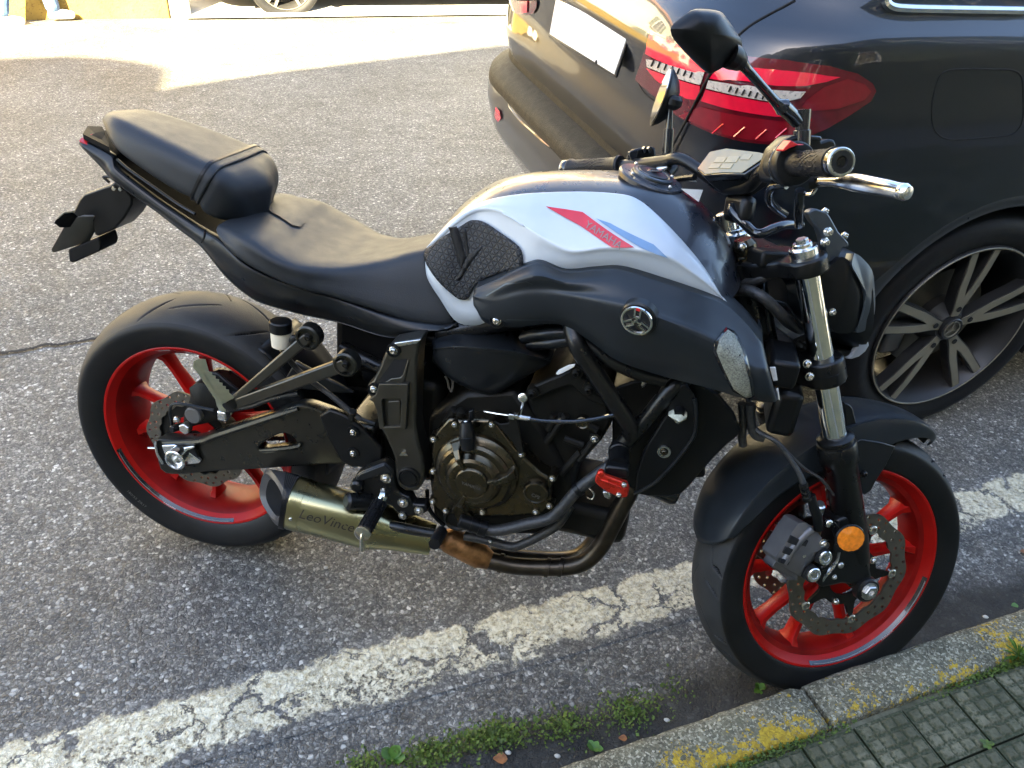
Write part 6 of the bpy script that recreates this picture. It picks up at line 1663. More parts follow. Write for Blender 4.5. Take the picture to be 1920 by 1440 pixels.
wing = [(1.269,-0.075,0.8043),(1.2854,-0.085,0.8016),(1.303,-0.09,0.7941),(1.307,-0.09,0.7861),(1.3061,-0.085,0.7741),(1.2994,-0.08,0.7627),(1.2913,-0.07,0.7544),(1.2856,-0.06,0.7535),(1.2934,-0.065,0.7614),(1.2972,-0.072,0.7782),(1.2893,-0.072,0.7868),(1.2778,-0.07,0.7937)]
prism('headlight_trim', wing, (0, .012, 0), M['silver_paint'], hlo, .004)
prism('headlight_base', [(1.2569,-0.06,0.7689),(1.2928,-0.06,0.77),(1.3076,-0.06,0.7744),(1.2958,-0.06,0.7581),(1.2742,-0.06,0.7536),(1.2615,-0.06,0.7592)], (0, .1, 0), M['plastic'], hlo, .004)
# wiring and hoses behind the fork
hoses = [[(1.0649,0.02,0.8644),(1.0718,-0.02,0.8761),(1.0811,-0.05,0.8891),(1.0981,-0.06,0.9042),(1.1213,-0.05,0.9178),(1.1391,-0.03,0.9299)],[(1.0672,0.02,0.853),(1.0654,-0.02,0.863),(1.0716,-0.05,0.8666),(1.0856,-0.07,0.8587),(1.1154,-0.075,0.8375),(1.1518,-0.06,0.8164),(1.1984,-0.03,0.7995)],[(1.1033,-0.03,0.8772),(1.0994,-0.04,0.8661),(1.1083,-0.05,0.8366),(1.122,-0.05,0.7982)],[(1.1003,-0.07,0.8562),(1.1303,-0.07,0.8497),(1.1529,-0.07,0.83),(1.1818,-0.06,0.8061)],[(1.0741,0.0,0.8425),(1.0825,-0.02,0.8143),(1.1038,-0.02,0.8086),(1.0961,-0.02,0.8459)],[(1.0345,0.0,1.0059),(1.0324,-0.01,0.996),(1.0465,-0.03,0.9794),(1.0603,-0.04,0.9679),(1.0698,-0.05,0.9675),(1.0905,-0.05,0.9772),(1.1201,-0.04,0.985),(1.1626,-0.02,0.985)]]
for path, r_, m_ in zip(hoses, (.0095, .0105, .004, .0025, .002, .0085), ('hose', 'hose', 'plastic_soft', 'plastic_soft', 'plastic', 'gloss_black')):
    tube('hose', path, r_, M[m_], moto, 12, steer=True)
box('clamp_block', np.array(fk(.36, -.03, -.04)), (.06, .06, .03), M['cast_black'], moto, bev=.006, steer=True)
for q, r_ in zip([(1.1731,-0.06,0.7733),(1.1821,-0.06,0.7861),(1.1817,-0.06,0.7687)], (.008, .006, .007)):
    lathe('wiring_plug', [(-.012, r_), (.012, r_), (.014, r_ * .6), (.014, 0)], q, (.3, -.8, .6), M['cast_black'], moto, 10, steer=True)
prism('shroud_tag', [(1.1395,-0.17,0.7865),(1.1484,-0.17,0.7887),(1.1579,-0.17,0.7659),(1.151,-0.17,0.763)], (0, .004, 0), M['paper'], moto, .001)
prism('shroud_tag', [(1.1595,-0.17,0.7497),(1.1623,-0.17,0.752),(1.1709,-0.17,0.7298),(1.1664,-0.17,0.7328)], (0, .004, 0), M['paper'], moto, .001)
box('inner_bracket', (1.168,-0.1,0.7668), (.05, .10, .05), M['plastic'], moto, bev=.008)
box('inner_bracket', (1.199,-0.06,0.6726), (.05, .10, .09), M['plastic'], moto, bev=.012)
tube('radiator_hose', [(1.1257,-0.08,0.6665),(1.1357,-0.08,0.6316),(1.1416,-0.08,0.5992),(1.148,-0.08,0.5793)], .008, M['hose'], moto, 12)
tube('radiator_hose', [(1.1393,-0.09,0.673),(1.1473,-0.09,0.64),(1.1606,-0.09,0.6139),(1.1791,-0.09,0.6098)], .009, M['hose'], moto, 12)

# handlebar and controls
hb = [(0.8489,0.372,1.035), (0.9306,0.23,1.0561), (0.9629,0.15,1.0694), (0.9778,0.11,1.0759), (1.010, .065, 1.052), (1.030, .03, 1.035), (1.036, -.03, 1.040), (1.030, -.075, 1.062), (1.010, -.14, 1.081), (0.983,-0.22,1.0819), (0.9563,-0.372,1.0884)]
hbar = tube('handlebar', hb, .0112, M['frame_black'], moto, 20, steer=True)
hb = np.array(hb)
for sg_, (e, i_) in ((1, (0, 1)), (-1, (10, 9))):
    d = hb[e] - hb[i_]; L = np.linalg.norm(d)
    g = lathe('grip', [(L * .12, .013), (L * .12, .019), (L * .15, .0205), (L * .20, .0175), (L * .5, .0165), (L * .84, .0172), (L * .88, .0198), (L * .91, .0198), (L * .92, .016)], hb[i_], d, M['grip_rubber'], hbar, 32)
    lathe('bar_end', [(L * .905, .0165), (L * .92, .0182), (L * 1.0, .0182), (L * 1.02, .0165), (L * 1.02, .0075), (L * .99, .0065), (L * .99, 0)], hb[i_], d, M['gloss_black'], hbar, 36)
    lathe('bar_end_ring', [(L * 1.0, .0184), (L * 1.008, .0184), (L * 1.021, .0168), (L * 1.021, .0145)], hb[i_], d, M['steel'], hbar, 36, False)
    u_, v_, a_ = frame_from(d)
    ribs = []
    for k in range(14):
        an = 2 * math.pi * k / 14
        for s_ in (-1, 1):
            q = []
            for t in np.linspace(.26, .78, 8):
                aa = an + s_ * .55 * math.sin((t - .26) / .52 * math.pi * 2)
                q.append(hb[i_] + a_ * L * t + (u_ * math.cos(aa) + v_ * math.sin(aa)) * .0168)
            ribs.append(tube_geo(q, .0009, 4, 1, False))
    mk('grip_pattern', *join_geo(ribs), M['grip_rubber'], hbar)
dR = hb[10] - hb[9]; LR = np.linalg.norm(dR); dR /= LR
tub = lathe('throttle_housing', [(-.045, .012), (-.043, .026), (-.012, .029), (-.008, .031), (.010, .0315), (.014, .029), (.016, .0225)], hb[9] + dR * .012, dR, M['plastic'], hbar, 40)
lathe('throttle_seam', [(-.010, .0305), (-.009, .0318), (-.006, .0318), (-.005, .0305)], hb[9] + dR * .012, dR, M['gloss_black'], tub, 40)
tube('throttle_cable', [(0.9933,-0.21,1.0526),(0.9872,-0.19,1.0501),(0.9924,-0.17,1.0393),(1.0089,-0.15,1.0257),(1.0421,-0.12,1.0145),(1.074,-0.1,1.0051)], .0065, M['gloss_black'], hbar, 12)
prism('kill_switch', [(0.9425,-0.262,1.099),(0.9523,-0.262,1.1124),(0.9654,-0.262,1.108),(0.9729,-0.262,1.1096),(0.974,-0.262,1.108),(0.9622,-0.262,1.1062),(0.9518,-0.262,1.1017),(0.9444,-0.262,1.0969)], (0, .018, 0), M['red_plastic'], hbar, .002)
prism('switch_box', [(0.9701,-0.205,1.1008),(0.9889,-0.205,1.1206),(0.9987,-0.205,1.1234),(1.0167,-0.205,1.124),(1.0199,-0.205,1.1105),(0.9958,-0.205,1.1032),(0.9862,-0.205,1.0923),(0.9857,-0.205,1.0746),(0.991,-0.205,1.0572),(0.9788,-0.205,1.0511),(0.9703,-0.205,1.0554),(0.9649,-0.205,1.0702),(0.9668,-0.205,1.0855)], (0, .035, 0), M['plastic'], hbar, .004)
prism('switch_clip', [(0.9623,-0.212,1.0716),(0.9663,-0.212,1.0738),(0.9752,-0.212,1.074),(0.9776,-0.212,1.0597),(0.9727,-0.212,1.058),(0.9667,-0.212,1.0581)], (0, .006, 0), M['steel'], hbar, .001)
mc = np.array((1.0531,-0.17,1.1207))
prism('brake_master_cylinder', [(1.0189,-0.175,1.1251),(1.059,-0.175,1.1272),(1.0637,-0.175,1.1205),(1.0753,-0.175,1.1249),(1.0848,-0.175,1.1252),(1.0904,-0.175,1.1186),(1.0898,-0.175,1.1113),(1.0692,-0.175,1.1042),(1.0353,-0.175,1.101),(1.0208,-0.175,1.1099)], (0, .035, 0), M['plastic'], hbar, .005)
prism('master_cap', [(1.0274,-0.178,1.126),(1.059,-0.178,1.1276),(1.0614,-0.178,1.121),(1.0353,-0.178,1.1191)], (0, .03, 0), M['gloss_black'], hbar, .002)
# brake lever
lv = [(1.0503,-0.2,1.0619),(1.0493,-0.245,1.064),(1.0532,-0.275,1.0656),(1.0544,-0.315,1.0641),(1.0579,-0.35,1.062),(1.0628,-0.37,1.0599)]
V, F = [], []
C = crv(lv, 5)
for i, q in enumerate(C):
    t = i / (len(C) - 1)
    hh = np.interp(t, [0, .2, .35, .45, .9, .97, 1], [.005, .007, .0105, .0130, .0108, .0115, .007]); hw = hh * np.interp(t, [0, .4, 1], [.8, .75, .85])
    d = C[min(i + 1, len(C) - 1)] - C[max(i - 1, 0)]; d /= np.linalg.norm(d)
    zz = np.array((0, 0, 1.0)); zz -= d * np.dot(zz, d); zz /= np.linalg.norm(zz); xx = np.cross(zz, d)
    for k in range(12):
        a = 2 * math.pi * k / 12
        V.append(q + zz * hh * np.sign(math.sin(a)) * abs(math.sin(a)) ** .6 + xx * hw * np.sign(math.cos(a)) * abs(math.cos(a)) ** .6)
for i in range(len(C) - 1):
    for k in range(12): F.append((i * 12 + k, i * 12 + (k + 1) % 12, (i + 1) * 12 + (k + 1) % 12, (i + 1) * 12 + k))
F += [tuple(range(12))[::-1], tuple((len(C) - 1) * 12 + k for k in range(12))]
mk('brake_lever', V, F, M['alloy'], hbar, ang=50)
le = np.array(lv[-1])
lathe('lever_ball', [(-.012, 0), (-.010, .0075), (-.004, .0112), (.002, .0118), (.007, .009), (.009, 0)], le, np.array(lv[-1]) - np.array(lv[-2]), M['alloy'], hbar, 24)
tube('lever_perch', [(1.0445,-0.19,1.0569),(1.0546,-0.2,1.0636),(1.0563,-0.225,1.0646),(1.0555,-0.25,1.0605)], [.010, .010, .008, .006], M['frame_black'], hbar, 12)
tube('brake_light_wire', [(1.0583,-0.19,1.0521),(1.0539,-0.19,1.0438),(1.0521,-0.18,1.0409),(1.0523,-0.17,1.0429)], .003, M['steel'], hbar, 8)
tube('brake_line', [(1.0451,-0.17,1.0463),(1.0548,-0.16,1.0274),(1.0719,-0.14,1.0089),(1.0906,-0.12,0.9911)], .0075, M['gloss_black'], hbar, 12)
# left controls
dL = hb[0] - hb[1]; dL /= np.linalg.norm(dL)
sx0 = [[(0.9287,0.225,1.038),(0.9226,0.225,1.0705),(0.929,0.225,1.0853),(0.9527,0.225,1.0919),(0.9772,0.225,1.0942),(0.9835,0.225,1.0739),(0.983,0.225,1.0583),(0.9761,0.225,1.0544),(0.9718,0.225,1.0418)]][0]
lsw = prism('switch_box', [np.array(q) for q in sx0], (.012, .036, .0), M['plastic'], hbar, .004)
for q in [(0.944,0.216,1.0612),(0.9508,0.216,1.062)]: lathe('switch_mark', [(0, .0018), (.0006, .0018), (.0006, 0)], q, (0, -1, 0), M['white_ink'], lsw, 8)
prism('switch_mark', [(0.9556,0.216,1.0629),(0.9588,0.216,1.0665),(0.9634,0.216,1.0658),(0.9632,0.216,1.0625),(0.9573,0.216,1.0604)], (0, .001, 0), M['white_ink'], lsw, 0)
holed_plate('indicator_switch', xz([(0.9366,0.221,1.0533),(0.9661,0.221,1.0581),(0.9688,0.221,1.0413),(0.9394,0.221,1.038)]), [xz([(0.9403,0.221,1.0514),(0.952,0.221,1.0529),(0.9539,0.221,1.0409),(0.9422,0.221,1.0394)])], .004, side_mtx(.219), M['stay'], lsw, .0005)
for P in [[(0.9209,0.216,1.0804),(0.9323,0.216,1.0858),(0.9398,0.216,1.0855),(0.9376,0.216,1.0678),(0.928,0.216,1.0659),(0.9222,0.216,1.0719)],[(0.9491,0.216,1.0885),(0.952,0.216,1.0936),(0.9569,0.216,1.094),(0.9552,0.216,1.0815),(0.9515,0.216,1.0811)],[(0.9589,0.216,1.0894),(0.9618,0.216,1.0945),(0.9675,0.216,1.0946),(0.9662,0.216,1.0825),(0.9613,0.216,1.082)]]:
    prism('switch_button', P, (0, .01, 0), M['gloss_black'], lsw, .001)
tube('clutch_perch', [(0.9623,0.18,1.0714),(0.9861,0.175,1.0755),(0.9858,0.15,1.062),(0.9643,0.13,1.0463)], .009, M['cast_black'], hbar, 12)
lathe('perch_adjuster', [(-.01, .0075), (.01, .0075), (.012, .005)], (0.9651,0.15,1.0559), (.5, -.5, .3), M['steel'], hbar, 14)
tube('clutch_cable_end', [(0.9613,0.14,1.0497),(0.9626,0.1,1.0395),(0.9678,0.07,1.0437),(0.9745,0.04,1.0481)], .006, M['frame_black'], hbar, 10)
tube('clutch_lever', [hb[1] + np.array((.055, -.04, -.01)), hb[1] + np.array((.065, .04, -.012)), hb[0] + np.array((.055, -.03, -.01))], [.007, .007, .006], M['alloy'], hbar, 10)
prism('bar_tag', [(0.9697,0.05,1.04),(0.9681,0.05,1.0489),(0.972,0.05,1.0529),(0.9854,0.05,1.04)], (.001, .002, 0), M['paper'], hbar, 0)
prism('key_tag', [(0.9357,0.01,1.027),(0.9784,0.01,1.0285),(0.9739,0.01,1.0074)], (.001, .002, 0), M['paper'], hbar, 0)
# instrument
sc_ = [(0.9833,0.062,1.0637),(1.0127,0.07,1.0912),(1.0261,0.035,1.1004),(1.0374,-0.058,1.102),(1.0449,-0.08,1.0933),(1.0107,-0.058,1.0614),(1.0009,-0.012,1.0568),(0.9857,0.028,1.0513)]
S_ = [np.array(q) for q in sc_]
cS = np.mean(S_, 0)
nS = np.zeros(3)
for i in range(8): nS += np.cross(S_[i] - cS, S_[(i + 1) % 8] - cS)
nS /= np.linalg.norm(nS)
if nS[0] > 0: nS = -nS
S_ = [q - nS * np.dot(q - cS, nS) for q in S_]
V, F = prism_geo(S_, -nS * .016)
ins = mk('instrument_panel', V, F, M['gloss_black'], moto, bev=.003, steer=True)
glass = [cS + (q - cS) * .90 + nS * .0012 for q in S_]
mk('display', glass, [tuple(range(8))], M['screen'], ins, smooth=False, solid=.001)
ux = (S_[6] - S_[5]); ux /= np.linalg.norm(ux); ux = -ux if ux[1] > 0 else ux
uy = np.cross(nS, ux); uy = uy if uy[2] > 0 else -uy
for a, b_, w_, h_ in ((.022, .004, .024, .012), (-.006, .005, .026, .014), (.024, -.010, .024, .010), (-.004, -.010, .024, .010), (-.034, .010, .020, .012)):
    pts = [cS + nS * .0024 + ux * -(a + i * w_ / 2) + uy * (b_ + j * h_ / 2) for i, j in ((-1, -1), (1, -1), (1, 1), (-1, 1))]
    mk('display_cell', *prism_geo(pts, nS * .0006), M['screen_cell'], ins, smooth=False)
bt_ = np.array((0.9994,0.022,1.0581)) + nS * .003
lathe('panel_button', [(-.002, .010), (.002, .0095), (.003, .008), (.003, 0)], bt_, nS, M['frame_black'], ins, 20)
under = [q - nS * .016 for q in S_]
low = [cS + (q - cS) * .62 - nS * .050 + np.array((.0, 0, -.012)) for q in S_]
mk('panel_back', under + low, [(i, (i + 1) % 8, 8 + (i + 1) % 8, 8 + i) for i in range(8)] + [tuple(range(8, 16))], M['plastic'], ins, bev=.004)
box('panel_bracket', tuple(cS + np.array((.035, 0, -.075))), (.03, .07, .05), M['plastic'], moto, bev=.012, steer=True)
# mirrors
stem0 = np.array((1.0123,-0.2,1.1122)); stem1 = np.array((1.0036,-0.2,1.1598))
mr = lathe('mirror', [(-.01, .0125), (np.linalg.norm(stem1 - stem0) * .40, .0125), (np.linalg.norm(stem1 - stem0) * .42, .0105), (np.linalg.norm(stem1 - stem0) * .97, .0115), (np.linalg.norm(stem1 - stem0) * 1.0, .0115), (np.linalg.norm(stem1 - stem0) * 1.0, 0)], stem0, stem1 - stem0, M['gloss_black'], moto, 24, steer=True)
tube('mirror_arm', [(0.9973,-0.2,1.1425),(0.9788,-0.205,1.1524),(0.9629,-0.21,1.1585)], [.0100, .0105, .0115], M['gloss_black'], mr, 18)
tube('mirror_arm', [(0.9629,-0.21,1.1585),(0.9494,-0.212,1.1635),(0.916,-0.222,1.1812),(0.8837,-0.232,1.1981),(0.8682,-0.238,1.2056)], [.0125, .0070, .0065, .0070, .010], M['gloss_black'], mr, 18)
tube('mirror_joint', [(0.8684,-0.238,1.2044),(0.8564,-0.242,1.2087),(0.8434,-0.246,1.2116)], [.012, .0165, .0175], M['plastic'], mr, 20)
shell = [(0.7489,-0.262,1.2284),(0.7536,-0.262,1.2364),(0.7736,-0.262,1.2533),(0.793,-0.26,1.2577),(0.8161,-0.258,1.2584),(0.8299,-0.256,1.2511),(0.8502,-0.252,1.2356),(0.8593,-0.25,1.2287),(0.8606,-0.246,1.2161),(0.8494,-0.246,1.2028),(0.8257,-0.25,1.1871),(0.815,-0.252,1.1852),(0.7864,-0.256,1.1992),(0.7563,-0.26,1.2182)]
cenS = np.mean(np.array(shell), 0)
msh = pillow('mirror_shell', shell, (-.42, -.9, .05), .026, M['plastic'], mr, back=.006, rings=(1.0, .97, .84, .66, .42, .2), power=3.0, dens=3)
gl_ = [cenS + (np.array(q) - cenS) * .92 + np.array((.006, .010, 0)) for q in shell]
mk('mirror_glass', gl_, [tuple(range(len(gl_)))], M['mirror'], mr, smooth=False, solid=.002)
ls0, ls1 = np.array((0.9936,0.2,1.0855)), np.array((0.986,0.2,1.166))
LL = np.linalg.norm(ls1 - ls0)
ml = lathe('mirror', [(-.02, .0105), (LL * .55, .0105), (LL * .56, .0070), (LL, .0060)], ls0, ls1 - ls0, M['gloss_black'], moto, 20, steer=True)
lathe('mirror_joint', [(-.004, .0), (0, .010), (.008, .0165), (.018, .0165), (.024, .012), (.026, 0)], (0.988,0.2,1.1662), (.1, -.2, 1), M['plastic'], ml, 22)
mo = [(0.9728,0.215,1.2221),(0.9723,0.19,1.2123),(0.9899,0.18,1.1969),(0.996,0.18,1.1822),(0.997,0.185,1.1704),(0.9842,0.2,1.171),(0.9873,0.24,1.158),(0.998,0.285,1.1431),(0.9976,0.29,1.1496),(0.9898,0.275,1.1805),(0.979,0.245,1.2104)]
zc = np.array((0.9821,0.235,1.1875))
gpts = []
for k in range(26):
    a = 2 * math.pi * k / 26
    gpts.append((math.cos(a) * .052, math.sin(a) * .056))
yv = np.array((.28, 1.0, .0)); yv /= np.linalg.norm(yv); zv = np.array((.22, -.02, 1.0)); zv /= np.linalg.norm(zv); nv_ = np.cross(yv, zv); nv_ = nv_ if nv_[0] > 0 else -nv_
ring = [zc + yv * a + zv * b_ for a, b_ in gpts]
pillow('mirror_shell', ring, nv_, .030, M['plastic'], ml, back=.003, rings=(1.0, .97, .86, .66, .42, .2), power=2.6, dens=1)
mk('mirror_glass', [zc + (q - zc) * .94 - nv_ * .0036 for q in ring], [tuple(range(26))], M['mirror'], ml, smooth=False, solid=.001)

# ------------------------------------------------------------------ front mudguard
rows_f = []
angs = [170, 160, 150, 140, 130, 120, 110, 100, 92, 84, 76, 68, 60, 55]
wid = [.066, .072, .075, .076, .076, .075, .074, .072, .071, .070, .066, .056, .036, .006]
skr = [.298, .292, .285, .279, .272, .264, .256, .250, .260, .288, .306, .318, .320, .315]
rad = [.318, .322, .325, .327, .328, .331, .335, .340, .345, .349, .351, .349, .343, .336]
for f in (-1, -.99, -.95, -.84, -.55, 0, .55, .84, .95, .99, 1):
    r_ = []
    for a, w_, sk, ro in zip(angs, wid, skr, rad):
        e = abs(f)
        if e <= .84: r = ro - (ro - .315) * 0 - .008 * (e / .84) ** 2
        elif e <= .95: r = ro - .012
        else: r = sk + (ro - .018 - sk) * (1 - e) / .05 if e < 1 else sk
        if e == .99: r = lp(sk, ro - .018, .35)
        yw = w_ * (1.0 if e > .9 else e / .93)
        if a > 150: a = a - (a - 150) * .42 * e * e
        r_.append((AX_F[0] + r * math.cos(R(a)), math.copysign(yw, f) if f else 0, AX_F[2] + r * math.sin(R(a))))
    rows_f.append(r_)
fen = surf('front_mudguard', rows_f, M['grey_plastic'], moto, 5, 3, solid=.003, steer=True, ang=40)
lgp = [(1.339,-0.074,0.5929),(1.3516,-0.074,0.5992),(1.3986,-0.074,0.5926),(1.435,-0.074,0.5838),(1.4331,-0.074,0.5798),(1.4224,-0.074,0.5426),(1.4078,-0.074,0.5098),(1.4024,-0.074,0.491),(1.3891,-0.074,0.4817),(1.3736,-0.074,0.4916),(1.3462,-0.074,0.5574)]
prism('mudguard_lug', lgp, (0, .004, 0), M['plastic_soft'], fen, .002)
cuff = [(1.3046,-0.062,0.6678),(1.3184,-0.062,0.6638),(1.3258,-0.062,0.6577),(1.3599,-0.062,0.5946),(1.3625,-0.062,0.5752),(1.3666,-0.062,0.5318),(1.3618,-0.062,0.5318),(1.3506,-0.062,0.5753),(1.3485,-0.062,0.5925),(1.3256,-0.062,0.5989)]
prism('mudguard_collar', cuff, (0, .02, 0), M['plastic'], fen, .003)
bolt((1.3702,-0.08,0.5295), .0072, fen, m=M['frame_black'])
# front caliper, hoses, reflector
cpo = [(1.2098,-0.125,0.4519),(1.2229,-0.125,0.4536),(1.2434,-0.125,0.4433),(1.2667,-0.125,0.4219),(1.2848,-0.125,0.4092),(1.2886,-0.125,0.398),(1.2674,-0.125,0.3903),(1.2641,-0.125,0.375),(1.245,-0.125,0.3584),(1.2399,-0.125,0.3409),(1.2296,-0.125,0.3459),(1.204,-0.125,0.3584),(1.1785,-0.125,0.3771),(1.179,-0.125,0.3901),(1.1913,-0.125,0.4154),(1.2,-0.125,0.4364)]
fcal = pillow('front_caliper', cpo, (0, -1, .1), .010, M['caliper'], moto, back=.045, rings=(1, .95, .85, .65, .4, .2), power=2.6, dens=2, steer=True)
prism('caliper_foot', [(1.1771,-0.118,0.358),(1.1851,-0.118,0.3729),(1.2092,-0.118,0.3563),(1.2395,-0.118,0.3436),(1.2408,-0.118,0.3278),(1.2175,-0.118,0.3292),(1.2108,-0.118,0.3385),(1.1666,-0.118,0.3651)], (0, .03, 0), M['caliper'], fcal, .003)
for P in [[(1.1909,-0.136,0.4339),(1.2108,-0.136,0.4246),(1.207,-0.136,0.412),(1.1875,-0.136,0.4192)],[(1.217,-0.136,0.4265),(1.2317,-0.136,0.4216),(1.2279,-0.136,0.4089),(1.2133,-0.136,0.4138)],[(1.185,-0.136,0.4108),(1.2044,-0.136,0.4035),(1.2006,-0.136,0.3908),(1.1811,-0.136,0.3982)],[(1.1768,-0.136,0.3877),(1.2008,-0.136,0.38),(1.1982,-0.136,0.3714),(1.1765,-0.136,0.3791)]]:
    prism('caliper_recess', P, (0, .004, 0), M['dark_hole'], fcal, .001)
tube('caliper_bridge', [(1.1918,-0.128,0.3738),(1.2072,-0.128,0.4055),(1.2262,-0.128,0.4305),(1.2373,-0.128,0.4407)], .009, M['caliper'], fcal, 12)
for q in [(1.2745,-0.136,0.385),(1.2577,-0.136,0.3496)]:
    lathe('caliper_pin', [(-.03, .0165), (.000, .0165), (.0005, .0150)], q, (0, -1, .1), M['dark_hole'], fcal, 30)
    lathe('caliper_pin', [(0, .0142), (.004, .0142), (.0055, .0125), (.0055, .0075), (.003, .006), (.003, 0)], q, (0, -1, .1), M['alloy'], fcal, 30)
    prism('pin_slot', [np.array(q) + np.array((math.cos(k * math.pi / 6) * (.0075 if k % 2 else .004), -.0058, math.sin(k * math.pi / 6) * (.0075 if k % 2 else .004))) for k in range(12)], (0, .001, 0), M['steel'], fcal, 0)
for q, r_, st_ in zip([(1.2688,-0.13,0.4125),(1.231,-0.13,0.3893),(1.2714,-0.13,0.4533),(1.3205,-0.13,0.3627),(1.3127,-0.13,0.3374)], (.0085, .0070, .0085, .0065, .0055), ('socket', 'dome', 'dome', 'dome', 'socket')):
    bolt(q, r_, moto, (0, -1, .1), M['bolt'] if r_ > .008 else M['steel'], st_, True)
tube('brake_hose', [(1.2533,-0.128,0.4401),(1.2432,-0.13,0.4671),(1.2318,-0.13,0.4864),(1.2208,-0.128,0.5108)], [.0085, .0090, .0095, .008], M['plastic'], moto, 14, steer=True)
tube('brake_hose', [(1.212,-0.13,0.5052),(1.1997,-0.128,0.5333),(1.1882,-0.12,0.5563),(1.1661,-0.105,0.5851),(1.145,-0.095,0.6051),(1.1267,-0.07,0.6129),(1.1169,-0.05,0.6295),(1.1168,-0.03,0.6661)], [.0065, .0060, .0050, .0045, .0045, .0045, .0045, .0045], M['hose'], moto, 12, steer=True)
tube('speed_sensor_wire', [(1.2786,-0.118,0.5047),(1.2441,-0.118,0.5369),(1.2106,-0.112,0.5548),(1.186,-0.1,0.5742),(1.1536,-0.09,0.6018),(1.1332,-0.06,0.6114)], .0030, M['hose'], moto, 8, steer=True)
lathe('hose_banjo', [(-.012, .010), (.006, .010), (.008, .007), (.012, .007), (.012, 0)], (1.2465,-0.126,0.484), (-.2, -.3, 1), M['steel'], moto, 18, steer=True)
for k in range(4):
    q0 = np.array((1.1986,-0.13,0.5321)); q1 = np.array((1.212,-0.13,0.5052))
    lathe('hose_nut', [(-.003, .0085), (.003, .0085)], q0 + (q1 - q0) * k / 3, q1 - q0, M['frame_black'], moto, 8, steer=True)
tube('abs_wire', [(1.3099,-0.13,0.391),(1.3097,-0.13,0.3733),(1.3017,-0.13,0.3582),(1.2919,-0.13,0.3409),(1.2889,-0.125,0.3201)], [.003, .003, .005, .003, .003], M['steel'], moto, 8, steer=True)
rf = np.array((1.3079,-0.15,0.4322))
rax = np.array((-.28, -1.0, .05))
rfl = lathe('side_reflector', [(-.010, .020), (.0, .0275), (.004, .0280), (.006, .0265)], rf, rax, M['plastic'], moto, 40, steer=True)
lathe('reflector_face', [(.0035, .0262), (.0062, .0252), (.0080, .012), (.0090, .0)], rf, rax, M['orange'], rfl, 16, ang=5)
prism('reflector_bracket', [(1.2778,-0.132,0.4584),(1.2858,-0.132,0.4538),(1.3007,-0.132,0.4404),(1.311,-0.132,0.427),(1.3066,-0.132,0.4076),(1.2905,-0.132,0.4257),(1.2798,-0.132,0.4412)], (0, .003, 0), M['frame_black'], moto, .001, steer=True)


# ================================================================== CARS
CAR_Z=[.22,.32,.45,.56,.64,.675,.70,.80,.90,1.00,1.06,1.10,1.145,1.165,1.19,1.205,1.24,1.32,1.42,1.52,1.58]
CAR_XR=[-.74,-.84,-.93,-.955,-.95,-.935,-.865,-.893,-.888,-.912,-.936,-.925,-.905,-.89,-.86,-.848,-.82,-.76,-.68,-.58,-.45]
CAR_YR=[.05,.02,-.005,-.015,-.02,-.02,-.02,-.02,-.015,-.008,.0,.003,.008,.014,.042,.052,.066,.12,.165,.23,.34]
CAR_YC=.93
def lerp(xs,ys,v):
    if v<=xs[0]:return ys[0]
    for i in range(1,len(xs)):
        if v<=xs[i]:
            t=(v-xs[i-1])/(xs[i]-xs[i-1]);return ys[i-1]+(ys[i]-ys[i-1])*t
    return ys[-1]
def car_smooth(ys,z):
    h=.012
    return (lerp(CAR_Z,ys,z-h)+2*lerp(CAR_Z,ys,z)+lerp(CAR_Z,ys,z+h))/4
CAR_RX,CAR_RY,CAR_N=.30,.42,2.3
def car_inside(x,y,z):
    if z<CAR_Z[0] or z>CAR_Z[-1]:return False
    xr=car_smooth(CAR_XR,z);yr=car_smooth(CAR_YR,z)
    a=abs(y-CAR_YC);hw=CAR_YC-yr
    bow=.05*(a/hw)**2
    if x<xr or a>hw:return False
    if x<xr+CAR_RX and a>hw-CAR_RY:
        return ((xr+CAR_RX-x)/CAR_RX)**CAR_N+((a-hw+CAR_RY)/CAR_RY)**CAR_N<1
    return True

def paint_material(name, col):
    m, nt, b, tc = node_mat(name)
    fl = N(nt, 'ShaderNodeTexVoronoi', Scale=1500.0); nt.links.new(tc.outputs['Object'], fl.inputs['Vector'])
    nz = N(nt, 'ShaderNodeTexNoise', Scale=3.0, Detail=6.0); nt.links.new(tc.outputs['Object'], nz.inputs['Vector'])
    c = mixc(nt, smooth(nt, fl.outputs['Distance'], .0, .25, .35, 0.0), col, tuple(min(1, x * 2.2) for x in col))
    nt.links.new(c, b.inputs['Base Color'])
    b.inputs['Roughness'].default_value = .30
    b.inputs['Specular IOR Level'].default_value = .3
    b.inputs['Coat Weight'].default_value = 1.0
    nt.links.new(smooth(nt, nz.outputs['Fac'], .3, .75, .01, .04), b.inputs['Coat Roughness'])
    wv = N(nt, 'ShaderNodeTexNoise', Scale=5.0, Detail=1.0); nt.links.new(tc.outputs['Object'], wv.inputs['Vector'])
    wb = N(nt, 'ShaderNodeBump', Strength=.10, Distance=.03); nt.links.new(wv.outputs['Fac'], wb.inputs['Height'])
    nt.links.new(wb.outputs['Normal'], b.inputs['Coat Normal'])
    return m
M['car_paint'] = paint_material('deep_black_blue_paint', (0.0035, 0.0055, 0.010))
M['car_paint2'] = paint_material('black_car_paint', (0.010, 0.010, 0.011))
M['car_glass'] = mat('dark_window_glass', (0.008, 0.010, 0.012), 0.03, coat=.5, rvar=.01)
M['car_trim'] = mat('dark_wheel_arch_trim', (0.022, 0.024, 0.027), 0.32, coat=.2)
M['car_tyre'] = mat('car_tyre_rubber', (0.008, 0.008, 0.0085), 0.6, spec=.25, bump=.2, bscale=200)
